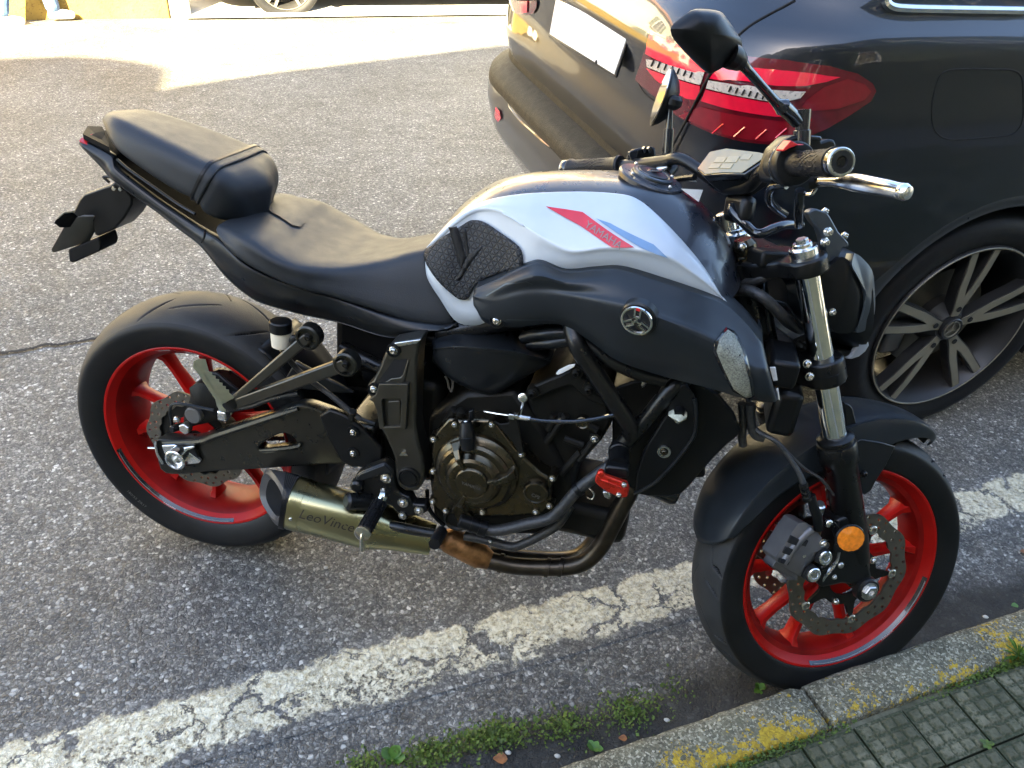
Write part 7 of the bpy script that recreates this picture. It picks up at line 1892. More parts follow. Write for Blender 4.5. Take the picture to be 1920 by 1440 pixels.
M['wheel_face'] = mat('machined_wheel_face', (0.25, 0.225, 0.165), 0.42, metal=.4, var=.04)
M['wheel_dark'] = mat('dark_wheel_lacquer', (0.030, 0.029, 0.028), 0.40, metal=.3, var=.05)
M['guard'] = mat('grained_bumper_plastic', (0.006, 0.006, 0.006), 0.6, spec=.2, bump=.6, bscale=260)
M['well'] = mat('wheel_well', (0.006, 0.006, 0.006), 0.8)
M['lens_red'] = mat('tail_lens_bright_red', (0.85, 0.010, 0.045), 0.10, coat=1.0, var=.1)
M['lens_dark'] = mat('tail_lens_deep_red', (0.12, 0.005, 0.012), 0.10, coat=1.0, var=.15, vscale=60)
M['lens_mid'] = mat('tail_lens_mid_red', (0.22, 0.006, 0.014), 0.10, coat=1.0, var=.1)
M['lens_chrome'] = mat('tail_lens_reflector', (0.85, 0.76, 0.68), 0.30, metal=.4, var=.15, vscale=120)
M['plate_white'] = mat('white_number_plate', (0.86, 0.86, 0.84), 0.45, var=.02)

CAR_XF = [3.56, 3.66, 3.72, 3.73, 3.73, 3.72, 3.71, 3.66, 3.58, 3.40, 3.10, 2.60, 2.35, 2.28, 2.2, 2.15, 2.05, 1.90, 1.72, 1.50, 1.25]
ARCH_R, WB, WR = .398, 2.873, .364

def car_ring(z):
    xr, yr, xf = car_smooth(CAR_XR, z), car_smooth(CAR_YR, z), car_smooth(CAR_XF, z)
    hw = CAR_YC - yr
    P = []
    def corner(x0, sgx, y_s, nk=22, rx=CAR_RX, ry=CAR_RY):
        out = []
        for k in range(nk + 1):
            t = math.pi / 2 * k / nk
            c_, s_ = max(0, math.cos(t)) ** (2 / CAR_N), max(0, math.sin(t)) ** (2 / CAR_N)
            out.append((x0 + sgx * rx * s_, (hw - ry) + ry * c_))
        return out
    xs0 = xr + CAR_RX; xs1 = xf - .45
    right = [(xs1 + (xs0 - xs1) * k / 150, hw) for k in range(150)]
    cr_ = corner(xs0, -1, 1)
    half_r = right + cr_                                        # right side then rear corner, a = distance from centre line
    n_f = corner(xs1, 1, 1, 14, .45, .55)
    ring = [(x, CAR_YC - a) for x, a in n_f[::-1][:-1]] + [(x, CAR_YC - a) for x, a in half_r]
    e = hw - CAR_RY
    ring += [(xr, CAR_YC - e + 2 * e * k / 16) for k in range(1, 16)]
    ring += [(x, CAR_YC + a) for x, a in half_r[::-1]] + [(x, CAR_YC + a) for x, a in n_f[1:]]
    return ring

def build_car(name, mtx, paint, label, group, detail=True):
    root = empty(name); root.matrix_world = mtx
    tag(root, label, 'car', group)
    zs = [.22 + .02 * k for k in range(68)] + [1.575]
    rings = [car_ring(z) for z in zs]
    n = len(rings[0])
    V = []
    isn = []
    for z, r_ in zip(zs, rings):
        hw = CAR_YC - car_smooth(CAR_YR, z)
        for x, y in r_:
            zz = z
            if abs(y - CAR_YC) > hw - .06:
                for xc in (0.0, WB):
                    d = math.hypot(x - xc, zz - WR)
                    if ARCH_R - .018 < d < ARCH_R + .018 and d > 1e-6:
                        k = ARCH_R / d; x = xc + (x - xc) * k; zz = WR + (zz - WR) * k
            V.append((x, y, zz))
    V = np.array(V)
    side = np.array([abs(v[1] - CAR_YC) > (CAR_YC - car_smooth(CAR_YR, v[2])) - .08 for v in V])
    ins = side & ((np.hypot(V[:, 0], V[:, 2] - WR) < ARCH_R + 1e-4) | (np.hypot(V[:, 0] - WB, V[:, 2] - WR) < ARCH_R + 1e-4))
    F = []; FG = []; FB = []
    for i in range(len(zs) - 1):
        for j in range(n):
            j2 = (j + 1) % n
            q = (i * n + j, i * n + j2, (i + 1) * n + j2, (i + 1) * n + j)
            if all(ins[k] for k in q): continue
            c = V[list(q)].mean(0)
            sidef = abs(c[1] - CAR_YC) > (CAR_YC - car_smooth(CAR_YR, c[2])) - .05
            if not sidef and c[0] < -.6 and .625 < c[2] < .715: FB.append(q); continue
            g = (c[2] > 1.245 and c[2] < 1.51 and ((sidef and -.30 < c[0] < 1.75 and abs(c[0] - .62) > .05) or (not sidef and c[0] > 1.4) or (not sidef and c[0] < -.3 and abs(c[1] - CAR_YC) < .62)))
            (FG if g else F).append(q)
    F.append(tuple((len(zs) - 1) * n + j for j in range(n)))
    body = mk('body', V, F, paint, root, ang=50)
    mk('window', V, FG, M['car_glass'], root, ang=50)
    mk('bumper_guard', V, FB, M['guard'], root, ang=50)
    under = mk('underbody', [(-.6, .1, .24), (3.4, .1, .24), (3.4, 1.76, .24), (-.6, 1.76, .24)], [(0, 1, 2, 3)], M['well'], root)
    for xc in (0.0, WB):
        for s_ in (0, 1):
            yo = -.012 if s_ == 0 else 2 * CAR_YC + .012
            sg = 1 if s_ == 0 else -1
            # wheel well
            V2 = []
            for k in range(25):
                a = R(-22 + 224 * k / 24)
                V2 += [(xc + ARCH_R * math.cos(a), yo + sg * .03, WR + ARCH_R * math.sin(a)), (xc + ARCH_R * math.cos(a), yo + sg * .42, WR + ARCH_R * math.sin(a))]
            F2 = [(2 * k, 2 * k + 2, 2 * k + 3, 2 * k + 1) for k in range(24)] + [tuple(2 * k + 1 for k in range(25))]
            mk('wheel_well', V2, F2, M['well'], root)
            # flared arch edge
            V2 = []
            for k in range(49):
                a = R(-20 + 220 * k / 48)
                for rr, dy in ((ARCH_R - .002, .03), (ARCH_R - .004, -.006), (ARCH_R + .004, -.014), (ARCH_R + .030, -.012), (ARCH_R + .050, -.004), (ARCH_R + .054, .012)):
                    V2.append((xc + rr * math.cos(a), yo + sg * (dy + .004), WR + rr * math.sin(a)))
            mk('arch_trim', V2, gridfaces(49, 6), M['car_trim'], root, ang=50)
            wheel(root, xc, (0.0 if s_ == 0 else 2 * CAR_YC), sg, detail)
    return root, body

def wheel(root, xc, yf, sg, detail):
    c = np.array((xc, yf, WR)); ax = (0, sg, 0)          # lathe axis points inwards
    w_ = mk('wheel', *lathe_geo([(.010, .268), (.004, .280), (-.004, .300), (-.008, .320), (.002, .345), (.022, .358), (.05, .3635), (.19, .3635), (.225, .34), (.235, .27)], c, ax, 72, False), M['car_tyre'], root, ang=50)
    lathe('rim', [(.012, .270), (.002, .2705), (-.002, .268), (-.002, .262), (.004, .259), (.016, .255), (.035, .243), (.10, .232), (.20, .240)], c, ax, M['wheel_dark'], w_, 72, False)
    lathe('rim_edge', [(-.0022, .2685), (-.0035, .2675), (-.0035, .2645), (-.0022, .2635)], c, ax, M['wheel_face'], w_, 72, False)
    lathe('brake_disc', [(.085, .16), (.080, .16), (.080, .06), (.085, .06)], c, ax, M['disc'], w_, 40, False)
    if detail: box('brake_caliper', c + np.array((-.15, sg * .08, -.02)), (.07, .06, .15), M['caliper'], w_, bev=.012)
    lathe('hub', [(.10, .075), (.05, .075), (.030, .055), (.018, .045)], c, ax, M['wheel_dark'], w_, 32)
    lathe('hub_cap', [(.02, .036), (.006, .036), (.003, .033), (.004, .030), (.006, .029), (.006, 0)], c, ax, M['wheel_dark'], w_, 32)
    for k in range(5):
        a0 = R(20 + 72 * k)
        for part, y0, y1, grow, mm in (('spoke', .006, .040, .004, 'wheel_dark'), ('spoke_face', .0035, .0065, 0.0, 'wheel_face')):
            for s_ in (-1, 1):
                pts = []
                cs_ = [(.040, .000, .0125), (.070, .004, .0130), (.105, .012, .0140), (.135, .021, .0120), (.20, .0305, .0108), (.262, .0395, .0112)]
                up, lo = [], []
                for r, off, hw in cs_:
                    d = np.array((math.cos(a0), 0, math.sin(a0))); nn = np.array((-d[2], 0, d[0]))
                    g = hw + grow
                    dish = .014 * max(0, 1 - (r / .2)) 
                    up.append(c + d * r + nn * s_ * (off + g) + np.array((0, sg * (y0 + dish), 0)))
                    lo.append(c + d * r + nn * s_ * max(off - g, -.0005) + np.array((0, sg * (y0 + dish), 0)))
                P = up + lo[::-1]
                nP = len(P)
                V = P + [p + np.array((0, sg * (y1 - y0), 0)) for p in P]
                m_ = len(up)
                F = []
                for i in range(m_ - 1):
                    F += [(i, i + 1, nP - 2 - i, nP - 1 - i), (nP + nP - 1 - i, nP + nP - 2 - i, nP + i + 1, nP + i)]
                for i in range(nP): F.append((i, (i + 1) % nP, nP + (i + 1) % nP, nP + i))
                mk(part, V, F, M[mm], w_, smooth=False)
        if detail:
            d = np.array((math.cos(a0), 0, math.sin(a0)))
            lathe('wheel_bolt', [(0, .0085), (.002, .0085), (.002, .0)], c + d * .0655 + np.array((0, sg * .011, 0)), (0, -sg, 0), M['dark_hole'], w_, 14)
    if detail:
        lathe('badge_ring', [(.0, .0275), (-.0025, .027), (-.0025, .0245), (0, .024)], c + np.array((0, sg * .006, 0)), ax, M['wheel_face'], w_, 36)
        parts = []
        for k in range(3):
            a = R(90 + 120 * k + 8); d = np.array((math.cos(a), 0, math.sin(a))); nn = np.array((-d[2], 0, d[0])); q = c + np.array((0, sg * .0055, 0))
            parts.append(prism_geo([q + nn * .0042, q + d * .0245, q - nn * .0042], (0, -sg * .002, 0)))
        mk('badge', *join_geo(parts), M['wheel_face'], w_, smooth=False)

CAR_M = Matrix.Translation((1.805, 1.01, 0)) @ Matrix.Rotation(R(31.4), 4, 'Z')
car, body = build_car('parked_car', CAR_M, M['car_paint'], 'glossy black estate car with red tail lights parked in front of the motorcycle', 'cars parked along the street')
cbv = bvh_of(body)
def diag_pts(P2, off, sgn=1):
    """points given as (x - sgn*y, z), projected onto the rounded body corner from outside"""
    out = []
    d = Vector((1, sgn, 0)).normalized()
    for p, z in P2:
        yc = 0 if sgn > 0 else 2 * CAR_YC
        o = Vector((p / 2 - 2, sgn * (-p / 2 - 2), z))
        loc, nor, i, ds = cbv.ray_cast(o, d)
        if loc is None: loc, nor, i, ds = cbv.find_nearest(Vector((p / 2, sgn * -p / 2, z)))
        if nor.dot(d) > 0: nor = -nor
        out.append(np.array(loc + nor * off))
    return out
def corner_patch(name, pts3, off, m, parent, step=.018, sgn=1, thick=0.0):
    O = [(p[0] - sgn * p[1], p[2]) for p in pts3]
    V2, F = fill2d(O, step)
    return mk(name, diag_pts(V2, off, sgn), F, m, parent, solid=thick, soff=0)
tlens = [(-0.9019,0.4778,0.9579),(-0.9157,0.4371,1.0091),(-0.9331,0.3873,1.065),(-0.9254,0.3958,1.0965),(-0.9194,0.3226,1.1004),(-0.9016,0.2328,1.1016),(-0.8758,0.165,1.1031),(-0.8435,0.1165,1.1122),(-0.7801,0.0544,1.1198),(-0.7009,0.0148,1.1178),(-0.6338,0.0037,1.1044),(-0.5883,0.0018,1.084),(-0.5722,0.0004,1.0669),(-0.5809,-0.002,1.0451),(-0.6241,-0.0053,1.02),(-0.6774,-0.0027,0.9886),(-0.7274,0.0146,0.96),(-0.7624,0.0373,0.9437),(-0.8113,0.0874,0.9343),(-0.8522,0.1583,0.9302),(-0.8836,0.2577,0.9335),(-0.898,0.3478,0.948),(-0.9008,0.4405,0.9532)]
tl_o = corner_patch('tail_lamp', tlens, .005, M['lens_dark'], car, .011)
for nm, mm, off, P in (
    ('lamp_segment', 'lens_red', .009, [(-0.9309,0.3852,1.0485),(-0.9261,0.3884,1.0935),(-0.9207,0.3176,1.0947),(-0.9098,0.2548,1.0946),(-0.8981,0.2021,1.0835),(-0.8864,0.164,1.0689),(-0.8964,0.1847,1.0586),(-0.9153,0.2478,1.0535),(-0.9277,0.3292,1.0491)]),
    ('lamp_segment', 'lens_red', .009, [(-0.8853,0.1603,1.0563),(-0.8777,0.1494,1.0752),(-0.8669,0.1369,1.0875),(-0.8445,0.1062,1.0931),(-0.7971,0.0589,1.0994),(-0.7411,0.025,1.1015),(-0.6758,0.006,1.0981),(-0.7042,0.0099,1.0876),(-0.7435,0.0208,1.0765),(-0.7947,0.0482,1.0696),(-0.8379,0.0879,1.0676),(-0.8639,0.1212,1.0615)]),
    ('lamp_reflector', 'lens_chrome', .011, [(-0.927,0.3812,1.0387),(-0.9275,0.3293,1.0481),(-0.9158,0.2479,1.0563),(-0.8917,0.1734,1.0618),(-0.8898,0.1824,1.0374),(-0.9005,0.2161,1.0341),(-0.9151,0.2906,1.0284),(-0.9197,0.3842,1.0199)]),
    ('lamp_reflector', 'lens_chrome', .011, [(-0.8853,0.1616,1.0527),(-0.8634,0.1205,1.058),(-0.8373,0.0857,1.0606),(-0.8041,0.0539,1.0605),(-0.7416,0.0184,1.0661),(-0.7491,0.0206,1.0532),(-0.7707,0.0318,1.044),(-0.7988,0.052,1.0394),(-0.8379,0.0916,1.038),(-0.8661,0.1336,1.0363),(-0.8826,0.1678,1.0342)]),
    ('lamp_segment', 'lens_red', .009, [(-0.9171,0.3961,1.013),(-0.9139,0.2915,1.0247),(-0.8993,0.2167,1.0301),(-0.8892,0.1846,1.033),(-0.8804,0.1922,0.9981),(-0.8894,0.2281,0.9899),(-0.9024,0.2893,0.9918),(-0.9104,0.3545,0.9973)]),
    ('lamp_segment', 'lens_red', .009, [(-0.8822,0.1704,1.0296),(-0.8648,0.1338,1.0321),(-0.8368,0.0916,1.0343),(-0.7978,0.0519,1.0357),(-0.7754,0.0359,1.0338),(-0.7533,0.024,1.0242),(-0.7459,0.021,1.0121),(-0.7791,0.0423,1.0075),(-0.8281,0.0917,1.0035),(-0.8607,0.1452,0.9997),(-0.8782,0.1862,0.998)]),
    ('lamp_segment', 'lens_mid', .008, [(-0.7355,0.0149,1.0492),(-0.7064,0.0089,1.0769),(-0.6574,0.0037,1.0949),(-0.6103,0.0017,1.0832),(-0.5881,0.0005,1.0673),(-0.5993,-0.0014,1.0501),(-0.6605,-0.0022,1.0341),(-0.7251,0.0114,1.0274),(-0.7401,0.0171,1.0351)]),
    ('lamp_segment', 'lens_mid', .0075, [(-0.8847,0.2576,0.9387),(-0.8758,0.1892,0.9835),(-0.8253,0.0913,0.9927),(-0.7582,0.029,0.9996),(-0.7114,0.0067,1.0101),(-0.7303,0.0155,0.9703),(-0.7814,0.0525,0.9472),(-0.8411,0.1324,0.938)])):
    corner_patch(nm, P, off, M[mm], tl_o, .016)
for P in [[(-0.9229,0.3543,1.0313),(-0.9281,0.3385,1.0475)],[(-0.9223,0.3236,1.036),(-0.9261,0.3107,1.0513)],[(-0.92,0.2963,1.0389),(-0.9229,0.2854,1.0534)],[(-0.9167,0.2714,1.0411),(-0.9188,0.2621,1.0552)],[(-0.9124,0.2487,1.0428),(-0.9141,0.2406,1.0564)],[(-0.9076,0.2276,1.0446),(-0.9088,0.2206,1.0578)],[(-0.9022,0.2081,1.0459),(-0.9029,0.202,1.0589)],[(-0.8572,0.1164,1.0418),(-0.8573,0.1124,1.054)],[(-0.8486,0.104,1.0418),(-0.8485,0.1003,1.0538)],[(-0.8395,0.0923,1.0415),(-0.8393,0.089,1.0534)],[(-0.8303,0.0814,1.0419),(-0.83,0.0784,1.0537)],[(-0.8206,0.0711,1.0417),(-0.8201,0.0685,1.0533)],[(-0.8098,0.0609,1.0414),(-0.8092,0.0586,1.0529)],[(-0.7996,0.0521,1.0421),(-0.7989,0.0501,1.0535)]]:
    Q = diag_pts([(p[0] - p[1], p[2]) for p in P], .0125)
    tube('reflector_rib', Q, .0022, M['wheel_dark'], tl_o, 6)
for P in [[(-0.8504,0.153,0.9335),(-0.8444,0.1289,0.9638)],[(-0.8253,0.1047,0.9424),(-0.8168,0.086,0.9704)],[(-0.7958,0.066,0.9502),(-0.7852,0.0517,0.9764)],[(-0.767,0.0387,0.9612),(-0.7545,0.0279,0.9858)]]:
    Q = diag_pts([(p[0] - p[1], p[2]) for p in P], .0095)
    tube('lens_rib', Q, .0018, M['lens_red'], tl_o, 6)
def surf_line(name, pts, r, m, parent, off=0.0, sgn=1, n=6, cyc=False):
    P = list(pts) + ([pts[0]] if cyc else [])
    C = crv(P, n)
    Q = diag_pts([(p[0] - sgn * p[1], p[2]) for p in C], off, sgn)
    return tube(name, Q, r, m, parent, 8, 1)
surf_line('tailgate_gap', [(-0.7352,0.1378,1.2189),(-0.7584,0.1435,1.2038),(-0.7918,0.1484,1.1846),(-0.8231,0.1492,1.1667),(-0.8453,0.1513,1.147),(-0.8606,0.1552,1.1244),(-0.8769,0.1577,1.0908),(-0.8851,0.1601,1.0655)], .0032, M['dark_hole'], car)
surf_line('tailgate_gap', [(-0.8851,0.1601,1.0655),(-0.8835,0.1881,1.0129),(-0.8784,0.2277,0.941),(-0.8772,0.2578,0.8788),(-0.8827,0.2716,0.8281),(-0.8828,0.2707,0.7982)], .0030, M['dark_hole'], car, .010)
surf_line('fuel_flap_gap', [(-0.4075,0.0005,1.067),(-0.4045,0.0026,1.0941),(-0.3828,0.0037,1.1055),(-0.3301,0.0038,1.1066),(-0.2551,0.0036,1.1047),(-0.2008,0.0033,1.1018),(-0.1642,0.002,1.0869),(-0.1382,-0.0021,1.0445),(-0.1166,-0.008,0.9975),(-0.1139,-0.0101,0.9693),(-0.1373,-0.0114,0.9521),(-0.2208,-0.0115,0.9498),(-0.3136,-0.0115,0.95),(-0.3641,-0.0102,0.9681),(-0.3908,-0.0078,1.0001),(-0.4036,-0.003,1.0377)], .0020, M['dark_hole'], car, 0, 1, 5, True)
surf_line('window_trim', [(-0.5638,0.066,1.2346),(-0.5596,0.0617,1.2272),(-0.5472,0.059,1.2221),(-0.5246,0.058,1.22),(-0.479,0.0575,1.2187),(-0.3858,0.057,1.2175),(-0.2896,0.0566,1.2165),(-0.1803,0.0561,1.2155)], .0105, M['alloy'], car, .002)
surf_line('bumper_gap', [(-0.902,0.4767,0.9583),(-0.8972,0.4376,0.9385),(-0.8958,0.3746,0.934),(-0.8866,0.2725,0.9349),(-0.8641,0.1877,0.9316),(-0.8254,0.1079,0.9324)], .0022, M['dark_hole'], car)
npl = [(-0.93,1.0209,1.0343),(-0.93,0.5097,1.0654),(-0.93,0.5568,0.9469),(-0.93,1.0468,0.9273)]
prism('number_plate', npl, (.012, 0, 0), M['plate_white'], car, .002)
nb = np.mean(np.array(npl), 0)
prism('plate_frame', [nb + (np.array(q) - nb) * np.array((1, 1.035, 1.14)) + np.array((.002, 0, 0)) for q in npl], (.008, 0, 0), M['gloss_black'], car, .003)
lathe('plate_screw', [(0, .006), (.002, .005), (.002, 0)], (-0.931,0.6735,0.9467), (-1, 0, 0), M['dark_hole'], car, 12)
ltl = [(-0.8936,1.5011,0.9271),(-0.9087,1.2243,0.9861),(-0.903,1.2366,0.9624),(-0.8962,1.2799,0.9343),(-0.8902,1.3695,0.9078),(-0.8882,1.4895,0.8882)]
def rear_patch(name, pts3, off, m, parent, step=.02):
    O = [(p[1], p[2]) for p in pts3]
    V2, F = fill2d(O, step)
    out = []
    for y, z in V2:
        loc, nor, i, ds = cbv.ray_cast(Vector((-3, y, z)), Vector((1, 0, 0)))
        if loc is None: loc = Vector((-.9, y, z))
        out.append(np.array(loc) + np.array((-off, 0, 0)))
    return mk(name, out, F, m, parent)
rear_patch('tail_lamp', ltl, .006, M['lens_dark'], car)
rear_patch('lamp_segment', [(-0.8987,1.4131,0.9445),(-0.9037,1.3161,0.9652),(-0.894,1.3365,0.925),(-0.8895,1.4153,0.9036)], .010, M['lens_red'], car)
rear_patch('bumper_reflector', [(-0.9542,1.445,0.5704),(-0.9542,1.4015,0.5692),(-0.9524,1.386,0.5485),(-0.9447,1.4381,0.5146),(-0.946,1.4795,0.5217)], .006, M['lens_red'], car, .01)
def rear_line(name, pts, r, m, off):
    Q = []
    for p in crv(pts, 6):
        loc, nor, i, ds = cbv.ray_cast(Vector((-3, p[1], p[2])), Vector((1, 0, 0)))
        Q.append(np.array(loc if loc else p) + np.array((-off, 0, 0)))
    return tube(name, Q, r, m, car, 8, 1)
rear_line('bumper_strip', [(-0.86,1.7385,0.3297),(-0.86,1.7021,0.2951),(-0.86,1.6375,0.2658),(-0.86,1.5579,0.2497),(-0.86,1.4926,0.2469)], .008, M['alloy'], .002)
rear_line('bumper_strip', [(-0.9498,1.4203,0.6344),(-0.9516,1.311,0.6143),(-0.9521,1.1899,0.6058),(-0.9517,1.033,0.6132),(-0.9512,0.8765,0.6202),(-0.9504,0.7356,0.6301)], .004, M['car_paint'], .001)

# the car parked across the street
fc = [(1.1592,7.3313,-0.5),(3.5956,7.3452,-0.5)]
fu, fv = fc[0][0], (fc[0][1] + fc[1][1]) / 2
print('far car', fc)
FAR_Z = road_z(fv + .3)
FAR_M = Matrix.Translation(SP(fu + WB, fv + 2 * CAR_YC, FAR_Z)) @ Matrix.Rotation(STREET + math.pi, 4, 'Z')
fx = Matrix.Translation(SP(fu, fv, FAR_Z)) @ Matrix.Rotation(STREET, 4, 'Z')
far_car, fb_ = build_car('parked_car', fx, M['car_paint2'], 'black car parked in the sun across the street beside the yellow wall', 'cars parked along the street', False)


# ================================================================== ACROSS THE STREET
def plaster(name, c0, c1, scale=3.0, spots=None):
    m, nt, b, tc = node_mat(name)
    co = tc.outputs['Object']
    a = N(nt, 'ShaderNodeTexNoise', Scale=scale, Detail=8.0, Roughness=.65); nt.links.new(co, a.inputs['Vector'])
    f = N(nt, 'ShaderNodeTexNoise', Scale=scale * 14, Detail=5.0, Roughness=.7); nt.links.new(co, f.inputs['Vector'])
    c = ramp(nt, a.outputs['Fac'], [(.3, c0), (.7, c1)])
    if spots: c = mixc(nt, smooth(nt, f.outputs['Fac'], .55, .68), c, spots)
    nt.links.new(c, b.inputs['Base Color']); b.inputs['Roughness'].default_value = .85
    add_bump(nt, b, f.outputs['Fac'], .6, .01)
    return m
M['yellow_wall'] = plaster('yellow_lichen_render', (.17, .105, .016), (.27, .18, .035), 3.0, (.09, .045, .008))
M['grey_stone'] = plaster('grey_stone', (.13, .125, .11), (.20, .19, .17), 4.0)
M['white_floor'] = plaster('pale_forecourt', (.50, .48, .43), (.60, .57, .51), 2.0)
M['cream'+'_wall'] = plaster('cream_house_plaster', (.55, .50, .40), (.64, .59, .48), .6)
M['lime_wall'] = plaster('lime_yellow_plaster', (.050, .062, .050), (.075, .090, .070), .7)
M['roof_tile'] = plaster('clay_roof_tiles', (.24, .10, .06), (.34, .16, .10), 5.0)
M['shutter'] = mat('green_shutter', (.05, .09, .06), .45)
M['window_glass'] = mat('house_window_glass', (.02, .025, .03), .05, coat=.5)
M['jeans'] = mat('blue_jeans', (.05, .10, .20), .8, var=.4, vscale=30, bump=.4, bscale=300)
M['skin'] = mat('skin', (.45, .27, .19), .5)
M['shirt'] = mat('grey_shirt', (.30, .31, .33), .8, bump=.3)
M['shoe'] = mat('white_shoe', (.62, .61, .58), .6)
M['hair'] = mat('dark_hair', (.03, .02, .015), .6)

wa = [(-2.3906,7.1181,-0.5),(0.0539,7.5169,-0.5),(0.1919,7.5317,-0.5),(0.8727,7.5437,-0.5)]
print('wall', wa)
WV = (wa[0][1] + wa[1][1]) / 2
WZ = road_z(WV)
def sbox(name, u0, u1, v0, v1, z0, z1, m, parent=None, bev=.01):
    V, F = box_geo(((u0 + u1) / 2, (v0 + v1) / 2, (z0 + z1) / 2), (u1 - u0, v1 - v0, z1 - z0))
    o = mk(name, V, F, m, parent, bev=bev)
    if parent is None: o.matrix_world = STREET_M
    return o
wall = sbox('boundary_wall', wa[0][0] - 7, wa[1][0], WV, WV + .3, WZ - .3, WZ + 1.5, M['yellow_wall'])
tag(wall, 'sunlit yellow rendered wall across the street behind the walking person', 'wall')
V, F = box_geo(((wa[0][0] - 7 + wa[1][0]) / 2, WV + .15, WZ + 1.54), (wa[1][0] - wa[0][0] + 7.1, .40, .07))
mk('coping', V, F, M['grey_stone'], wall, bev=.01)
post = sbox('gate_post', wa[1][0] + .01, wa[2][0] + .06, WV - .03, WV + .36, WZ - .3, WZ + 1.9, M['grey_stone'], bev=.015)
tag(post, 'grey stone gate post at the end of the yellow wall', 'gate post')
V, F = box_geo(((wa[1][0] + wa[2][0] + .07) / 2, WV + .165, WZ + 1.94), (wa[2][0] - wa[1][0] + .16, .50, .08))
mk('post_cap', V, F, M['grey_stone'], post, bev=.01)
fcourt = mk('forecourt', [(wa[2][0], WV - .15, road_z(WV - .15) + .02), (wa[2][0] + 9, WV - .15, road_z(WV - .15) + .02), (wa[2][0] + 9, WV + 6, road_z(WV - .15) + .05), (wa[2][0], WV + 6, road_z(WV - .15) + .05)], [(0, 1, 2, 3)], M['white_floor'])
fcourt.matrix_world = STREET_M
tag(fcourt, 'pale sunlit forecourt under the far parked car', 'forecourt', kind='structure')
bk0 = fv + 2.15
yw = sbox('low_wall', fu - 2.0, fu + 1.55, bk0, bk0 + .25, WZ - .3, WZ + .9, M['yellow_wall'])
tag(yw, 'short yellow wall seen under the far parked car', 'wall')
gw = sbox('low_wall', fu + 1.56, fu + 8.0, bk0 + .02, bk0 + .27, WZ - .3, WZ + .9, M['grey_stone'])
tag(gw, 'grey stone wall seen under the far end of the far parked car', 'wall')

def facade_window(parent, u, z, w_, h, v, sgn=-1, shutter=True):
    fr_ = mk('window', *join_geo([box_geo((u - w_ / 2 - .04, v, z), (.08, .10, h + .16)), box_geo((u + w_ / 2 + .04, v, z), (.08, .10, h + .16)), box_geo((u, v, z + h / 2 + .04), (w_, .10, .08)), box_geo((u, v, z - h / 2 - .04), (w_, .10, .08)), box_geo((u, v, z), (.05, .06, h))]), M['white_ink'], parent, smooth=False)
    mk('pane', *box_geo((u, v - sgn * .02, z), (w_, .02, h)), M['window_glass'], fr_, smooth=False)
    mk('sill', *box_geo((u, v + sgn * .08, z - h / 2 - .11), (w_ + .3, .22, .06)), M['grey_stone'], fr_, smooth=False)
    if shutter:
        for s_ in (-1, 1):
            parts = [box_geo((u + s_ * (w_ / 2 + .08 + w_ / 4), v + sgn * .03, z - h / 2 + (k + .5) * h / 14), (w_ / 2, .03, h / 14 * .75)) for k in range(14)]
            mk('shutter', *join_geo(parts), M['shutter'], fr_, smooth=False)

def house(name, label, u0, u1, v0, v1, z0, zt, m, front, wins, gable=False, rise=2.0, roof=True):
    root = empty(name); root.matrix_world = STREET_M
    tag(root, label, 'house')
    if gable:
        um = (u0 + u1) / 2
        pr = [(u0, v0, z0), (u1, v0, z0), (u1, v0, zt), (um, v0, zt + rise), (u0, v0, zt)]
        prism('wall', pr, (0, v1 - v0, 0), m, root, 0)
        for a, b_ in (((u0 - .3, zt - .3 * rise / (um - u0)), (um, zt + rise)), ((um, zt + rise), (u1 + .3, zt - .3 * rise / (um - u0)))):
            P = [(a[0], v0 - .25, a[1]), (b_[0], v0 - .25, b_[1]), (b_[0], v0 - .25, b_[1] + .18), (a[0], v0 - .25, a[1] + .18)]
            prism('roof', P, (0, v1 - v0 + .5, 0), M['roof_tile'], root, 0)
    else:
        V, F = box_geo(((u0 + u1) / 2, (v0 + v1) / 2, (z0 + zt) / 2), (u1 - u0, v1 - v0, zt - z0))
        mk('wall', V, F, m, root, smooth=False)
        um = (v0 + v1) / 2
        P = [(u0 - .3, v0 - .4, zt + .02), (u0 - .3, um, zt + rise), (u0 - .3, v1 + .4, zt + .02)]
        prism('roof', P, (u1 - u0 + .6, 0, 0), M['roof_tile'], root, 0)
    sgn = -1 if front == v0 else 1
    for u, z, w_, h in wins: facade_window(root, u, z, w_, h, front + sgn * .03, sgn)
    return root
# sunlit house behind the yellow wall, seen only mirrored in paint and glass
house('house', 'cream house with green shutters behind the yellow wall across the street', -22, 4.5, WV + 4.5, WV + 11, WZ - .3, 5.6, M['cream_wall'], WV + 4.5,
      [(u, z, 1.0, 1.5) for u in (-18, -14, -10, -6, -2, 2) for z in (1.2, 4.0)])
house('house', 'tall cream house with green shutters behind the far parked car', 4.8, 24, bk0 + 3.0, bk0 + 10, WZ - .3, 6.8, M['cream_wall'], bk0 + 3.0,
      [(u, z, 1.0, 1.5) for u in (7, 10.5, 14, 17.5, 21) for z in (1.4, 4.4)])
